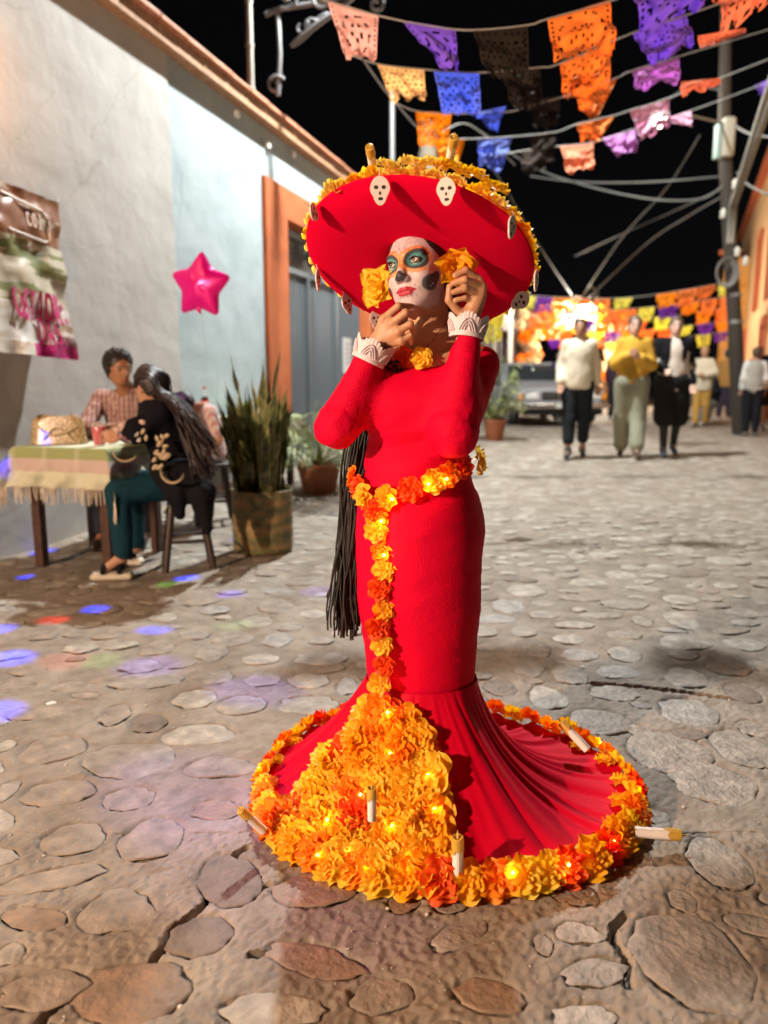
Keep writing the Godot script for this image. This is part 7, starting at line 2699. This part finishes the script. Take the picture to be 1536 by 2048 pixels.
	dress_up("person in a plum dress standing by the peach house door", Vector3(7.75, 0.14, -16.2), J, 0.93, {"shrink": true, "skin": TAN, "top": {"col": Color(0.16, 0.05, 0.10), "loose": 0.03, "low": 0.25, "name": "frock"}, "bottom": {"col": Color(0.12, 0.10, 0.10), "loose": 0.01}, "shoes": Color(0.02, 0.02, 0.02), "hair": Color(0.03, 0.02, 0.015), "long": 0.1}, far, 0.03)
	J = stance(0.3, 0.3)
	dress_up("person with white headscarf standing past the ochre trousers", Vector3(7.0, 0.14, -18.0), J, 0.95, {"shrink": true, "skin": TAN, "top": {"col": Color(0.36, 0.34, 0.33), "loose": 0.03}, "bottom": {"col": Color(0.16, 0.14, 0.13), "loose": 0.02}, "shoes": Color(0.03, 0.03, 0.03), "hair": Color(0.62, 0.6, 0.58)}, far, 0.028)
	J = stance(0.2, 0.3)
	dress_up("person in teal skirt standing far off between the sweaters", Vector3(3.85, 0.14, -17.2), J, 0.9, {"shrink": true, "skin": TAN, "top": {"col": Color(0.05, 0.04, 0.09), "loose": 0.02}, "bottom": {"col": Color(0.02, 0.16, 0.22), "loose": 0.06, "to": 0.85, "name": "skirt"}, "shoes": Color(0.02, 0.02, 0.02), "hair": Color(0.02, 0.015, 0.012)}, far, 0.028)
	J = stance(2.8, 0.2)
	dress_up("person in dark red jacket far off beside the black jacket", Vector3(5.35, 0.14, -18.0), J, 0.95, {"shrink": true, "skin": TAN, "top": {"col": Color(0.05, 0.03, 0.045), "loose": 0.03}, "bottom": {"col": Color(0.02, 0.02, 0.03), "loose": 0.02}, "shoes": Color(0.02, 0.02, 0.02), "hair": Color(0.02, 0.015, 0.012)}, far, 0.028)


func build_diners() -> void:
	# man on the far side of the table, leaning on it and looking down at the woman
	var at := Vector3(-1.80, 0.01, -5.50)
	var r := func(v: Vector3) -> Vector3: return v - at
	var J := {"pel": Vector3(0, 0.55, 0), "chest": Vector3(0.03, 0.86, 0.10), "neck": Vector3(0.05, 1.05, 0.17), "head": Vector3(-1.774, 1.199, -5.238) - at,
		"hipR": Vector3(-0.08, 0.52, 0.04), "kneR": Vector3(-0.10, 0.50, 0.42), "ankR": Vector3(-0.10, 0.09, 0.40), "toeR": Vector3(-0.12, 0.03, 0.54), "hipL": Vector3(0.09, 0.52, 0.04), "kneL": Vector3(0.16, 0.50, 0.40), "ankL": Vector3(0.16, 0.09, 0.36), "toeL": Vector3(0.18, 0.03, 0.50),
		"shR": Vector3(-0.15, 0.99, 0.15), "elR": Vector3(-0.20, 0.79, 0.34), "wrR": Vector3(0.02, 0.80, 0.42), "shL": Vector3(0.21, 1.0, 0.12), "elL": Vector3(0.28, 0.79, 0.32), "wrL": Vector3(0.10, 0.80, 0.44), "fwd": Vector3(0.25, 0, 1).normalized(), "look": Vector3(0.75, -0.45, 0.75).normalized(), "headup": Vector3(0.1, 1, 0.15)}
	dress_up("man in a pink checked shirt seated at the table looking down", at, J, 0.98, {"skin": Color(0.34, 0.15, 0.075), "top": {"col": Color(0.46, 0.33, 0.30), "stripe": Color(0.20, 0.085, 0.085), "check": true, "loose": 0.018, "sleeve": 0.75}, "bottom": {"col": Color(0.03, 0.035, 0.05), "loose": 0.012}, "shoes": Color(0.03, 0.02, 0.015), "hair": Color(0.018, 0.014, 0.012), "curly": true}, "", 0.014)
	# woman with long hair, her back to us, leaning over the table from her stool
	at = Vector3(-1.20, 0, -4.58)
	J = {"pel": Vector3(0.0, 0.56, 0.0), "chest": Vector3(-0.10, 0.86, 0.06), "neck": Vector3(-0.16, 1.02, 0.09), "head": Vector3(-1.35, 1.089, -4.477) - at,
		"hipR": Vector3(-0.03, 0.53, -0.08), "kneR": Vector3(-0.36, 0.50, -0.10), "ankR": Vector3(-0.33, 0.12, -0.05), "toeR": Vector3(-0.44, 0.05, -0.05), "hipL": Vector3(-0.03, 0.53, 0.09), "kneL": Vector3(-1.514, 0.501, -4.332) - at, "ankL": Vector3(-1.49, 0.141, -4.288) - at, "toeL": Vector3(-1.59, 0.073, -4.276) - at,
		"shR": Vector3(-0.20, 0.96, -0.10), "elR": Vector3(-0.30, 0.80, -0.22), "wrR": Vector3(-0.38, 0.80, -0.12), "shL": Vector3(-0.06, 0.95, 0.20), "elL": Vector3(-1.392, 0.85, -4.333) - at, "wrL": Vector3(-1.484, 0.831, -4.37) - at, "fwd": Vector3(-0.85, 0, 0.35).normalized(), "look": Vector3(-0.8, -0.55, -0.55).normalized(), "headup": Vector3(-0.35, 1, -0.1)}
	var t := dress_up("woman with very long dark hair in an embroidered black jacket leaning over the table", at, J, 0.96, {"skin": TAN, "top": {"col": Color(0.010, 0.010, 0.012), "loose": 0.026, "low": 0.05, "sleeve": 0.80, "name": "jacket"}, "bottom": {"col": Color(0.008, 0.036, 0.052), "loose": 0.012, "to": 0.96}, "hair": Color(0.022, 0.013, 0.012)}, "", 0.014)
	# coat tails over the stool
	var f := Field.new()
	f.chain([Vector3(-1.151, 0.59, -4.419) - at, Vector3(-1.051, 0.495, -4.371) - at, Vector3(-1.021, 0.277, -4.363) - at], [0.10, 0.075, 0.03], 0.04)
	f.chain([Vector3(-1.252, 0.625, -4.374) - at, Vector3(-1.184, 0.501, -4.332) - at, Vector3(-1.172, 0.368, -4.348) - at], [0.09, 0.06, 0.03], 0.04)
	var g := Geo.new()
	f.mesh_into(g, 0.014)
	ruffle(g, 0.010, 9.0)
	hang("coat_tails", g.bake(), black_cloth(), t)
	# gold and pale embroidery on the back, and the flowered sleeve
	var gold := mat("pale gold embroidery", Color(0.42, 0.33, 0.20), 0.5)
	g = Geo.new()
	for q in [[270, 885, 22, 0.4, 3.6, 0.019], [362, 925, 26, 0.2, 3.4, 0.020]]:
		var pts := []
		for k in 12:
			var a: float = q[3] + (q[4] - q[3]) * k / 11.0
			pts.append(Vector3(q[0] + cos(a) * q[2], q[1] + sin(a) * q[2], 0))
		var line := []
		for p in pts:
			line.append(Vector3(-1.36 + (p.x - 290) * 0.00272, 0.74 - (p.y - 890) * 0.00272, -4.255 + absf(p.x - 318) * 0.0011) - at)
		g.tube(line, [0.002, q[5] * 0.5, q[5] * 0.8, q[5], q[5], q[5], q[5], q[5], q[5] * 0.9, q[5] * 0.7, q[5] * 0.4, 0.002], 6, true, 0.35)
	for k in 22:
		var p := Vector3(-1.36 + rng.randf_range(0.03, 0.17), 0.74 + rng.randf_range(-0.10, 0.12), -4.25 + rng.randf_range(-0.006, 0.008))
		g.ball(Transform3D(Basis(Vector3.BACK, rng.randf() * 3.0) * Basis.from_scale(Vector3(0.020, 0.011, 0.008)), p - at), 8, 5)
	hang("embroidery", g.bake(), gold, t)
	g = Geo.new()
	for k in 70:
		var u := rng.randf()
		var p: Vector3 = J.elL.lerp(J.wrL, u * 0.75 - 0.1) + Vector3(rng.randf_range(-0.045, 0.045), rng.randf_range(-0.04, 0.055), 0.052 + rng.randf_range(-0.02, 0.008))
		g.col = [Color(0.50, 0.36, 0.30), Color(0.56, 0.50, 0.44), Color(0.36, 0.16, 0.15), Color(0.30, 0.26, 0.34)][k % 4]
		g.ball(Transform3D(Basis(Vector3.BACK, rng.randf() * 3.0) * Basis.from_scale(Vector3(0.022, 0.014, 0.009)), p), 8, 5)
	hang("flowered_cuff", g.bake(), mat("printed cuff", Color(1, 1, 1), 0.7), t)
	# long wavy hair
	g = Geo.new()
	var head: Vector3 = J.head
	for k in 230:
		var u := rng.randf_range(-1.0, 1.0)
		var w := rng.randf_range(0.0, 1.0)
		var top := head + Vector3(0.03 + 0.05 * w, 0.075 - 0.05 * absf(u), 0.075 * u + 0.01)
		var end := Vector3(-1.02 + rng.randf_range(-0.06, 0.07) + 0.05 * u, 0.66 + rng.randf_range(-0.08, 0.14), -4.30 + 0.10 * u) - at
		var pts := spline([top, head + Vector3(0.10, -0.02, 0.09 * u + 0.03), (head + end) / 2 + Vector3(0.055, 0.05, 0.075 * u + 0.05), end], 7)
		for j in pts.size():
			pts[j] += Vector3(sin(j * 0.9 + k), 0, cos(j * 0.8 + k * 1.7)) * 0.009
		g.tube(pts, 0.0046, 4)
	var hb := basis_of(J.headup, J.look)
	for k in 130:
		var u := rng.randf_range(-1.0, 1.0)
		var d := rng.randf_range(0.0, 0.012)
		var back := Vector3(0.03 + 0.05 * rng.randf(), 0.03 - 0.05 * absf(u), 0.075 * u + 0.01)
		g.tube(spline([head + hb * Vector3(u * 0.078, 0.075 - 0.06 * u * u, 0.062 - 0.05 * u * u + d) * 0.96, head + hb * Vector3(u * 0.088, 0.122 - 0.085 * u * u + d, -0.02) * 0.98, head + hb * Vector3(u * 0.075, 0.05 - 0.03 * u * u, -0.105 - d) * 0.98, head + back + Vector3(0.04, -0.06, 0.02)], 5), 0.0042, 4)
	hang("long_hair", g.bake(), mat("brown black hair", Color(0.020, 0.011, 0.011), 0.42), t)
	# platform sandals
	for s in ["R", "L"]:
		var a: Vector3 = J["ank" + s]
		var b: Vector3 = J["toe" + s]
		var mid := (a + b) / 2
		var dir := Vector3(b.x - a.x, 0, b.z - a.z).normalized()
		var low := -a.y + 0.0
		g = Geo.new()
		g.box(Vector3(mid.x, 0.025, mid.z) + dir * 0.02, Vector3(0.235, 0.045, 0.085), Basis(dir, Vector3.UP, dir.cross(Vector3.UP)), 0.015)
		var sh := hang("sandal", g.bake(), mat("pale sole", Color(0.55, 0.50, 0.40), 0.7), t)
		g = Geo.new()
		var side := dir.cross(Vector3.UP)
		for q in [0.04, -0.05]:
			var pts := []
			for k in 7:
				var an := PI * k / 6.0
				pts.append(Vector3(mid.x, 0.045, mid.z) + dir * (0.02 + q) + side * cos(an) * 0.042 + Vector3.UP * sin(an) * 0.05)
			g.tube(pts, 0.014, 6, true, 0.4)
		hang("strap", g.bake(), black_cloth(), sh)
	# child behind, purple flower in the hair
	at = Vector3(-1.33, 0.02, -5.95)
	J = {"pel": Vector3(0, 0.54, 0), "chest": Vector3(-0.02, 0.76, 0.02), "neck": Vector3(-0.03, 0.90, 0.04), "head": Vector3(-1.528, 0.942, -5.903) - at,
		"hipR": Vector3(-0.05, 0.52, -0.05), "kneR": Vector3(-0.28, 0.50, -0.06), "ankR": Vector3(-0.26, 0.16, -0.04), "toeR": Vector3(-0.36, 0.10, -0.04), "hipL": Vector3(-0.03, 0.52, 0.07), "kneL": Vector3(-0.27, 0.50, 0.08), "ankL": Vector3(-0.25, 0.16, 0.10), "toeL": Vector3(-0.35, 0.10, 0.10),
		"shR": Vector3(-0.06, 0.86, -0.11), "elR": Vector3(-0.16, 0.70, -0.14), "wrR": Vector3(-0.32, 0.76, -0.10), "shL": Vector3(0.03, 0.86, 0.14), "elL": Vector3(0.10, 0.66, 0.20), "wrL": Vector3(0.02, 0.55, 0.28), "fwd": Vector3(-1, 0, 0.25).normalized(), "look": Vector3(-1, -0.2, 0.1).normalized()}
	t = dress_up("child in a pink striped shirt with a purple flower in dark hair", at, J, 0.74, {"skin": Color(0.44, 0.22, 0.13), "top": {"col": Color(0.62, 0.52, 0.48), "stripe": Color(0.52, 0.22, 0.24), "loose": 0.02, "sleeve": 0.35}, "bottom": {"col": Color(0.45, 0.43, 0.46), "loose": 0.02, "to": 0.5, "name": "shorts"}, "shoes": Color(0.5, 0.48, 0.45), "hair": Color(0.025, 0.016, 0.014), "long": 0.06}, "", 0.014)
	var o := hang("hair_flower", bloom_mesh(150), mat("purple tissue", Color(0.20, 0.05, 0.30), 0.6), t)
	o.transform = Transform3D(Basis(Vector3.RIGHT, PI / 2).scaled_local(Vector3.ONE * 0.055), (Vector3(-1.533, 0.976, -5.798) as Vector3) - at)
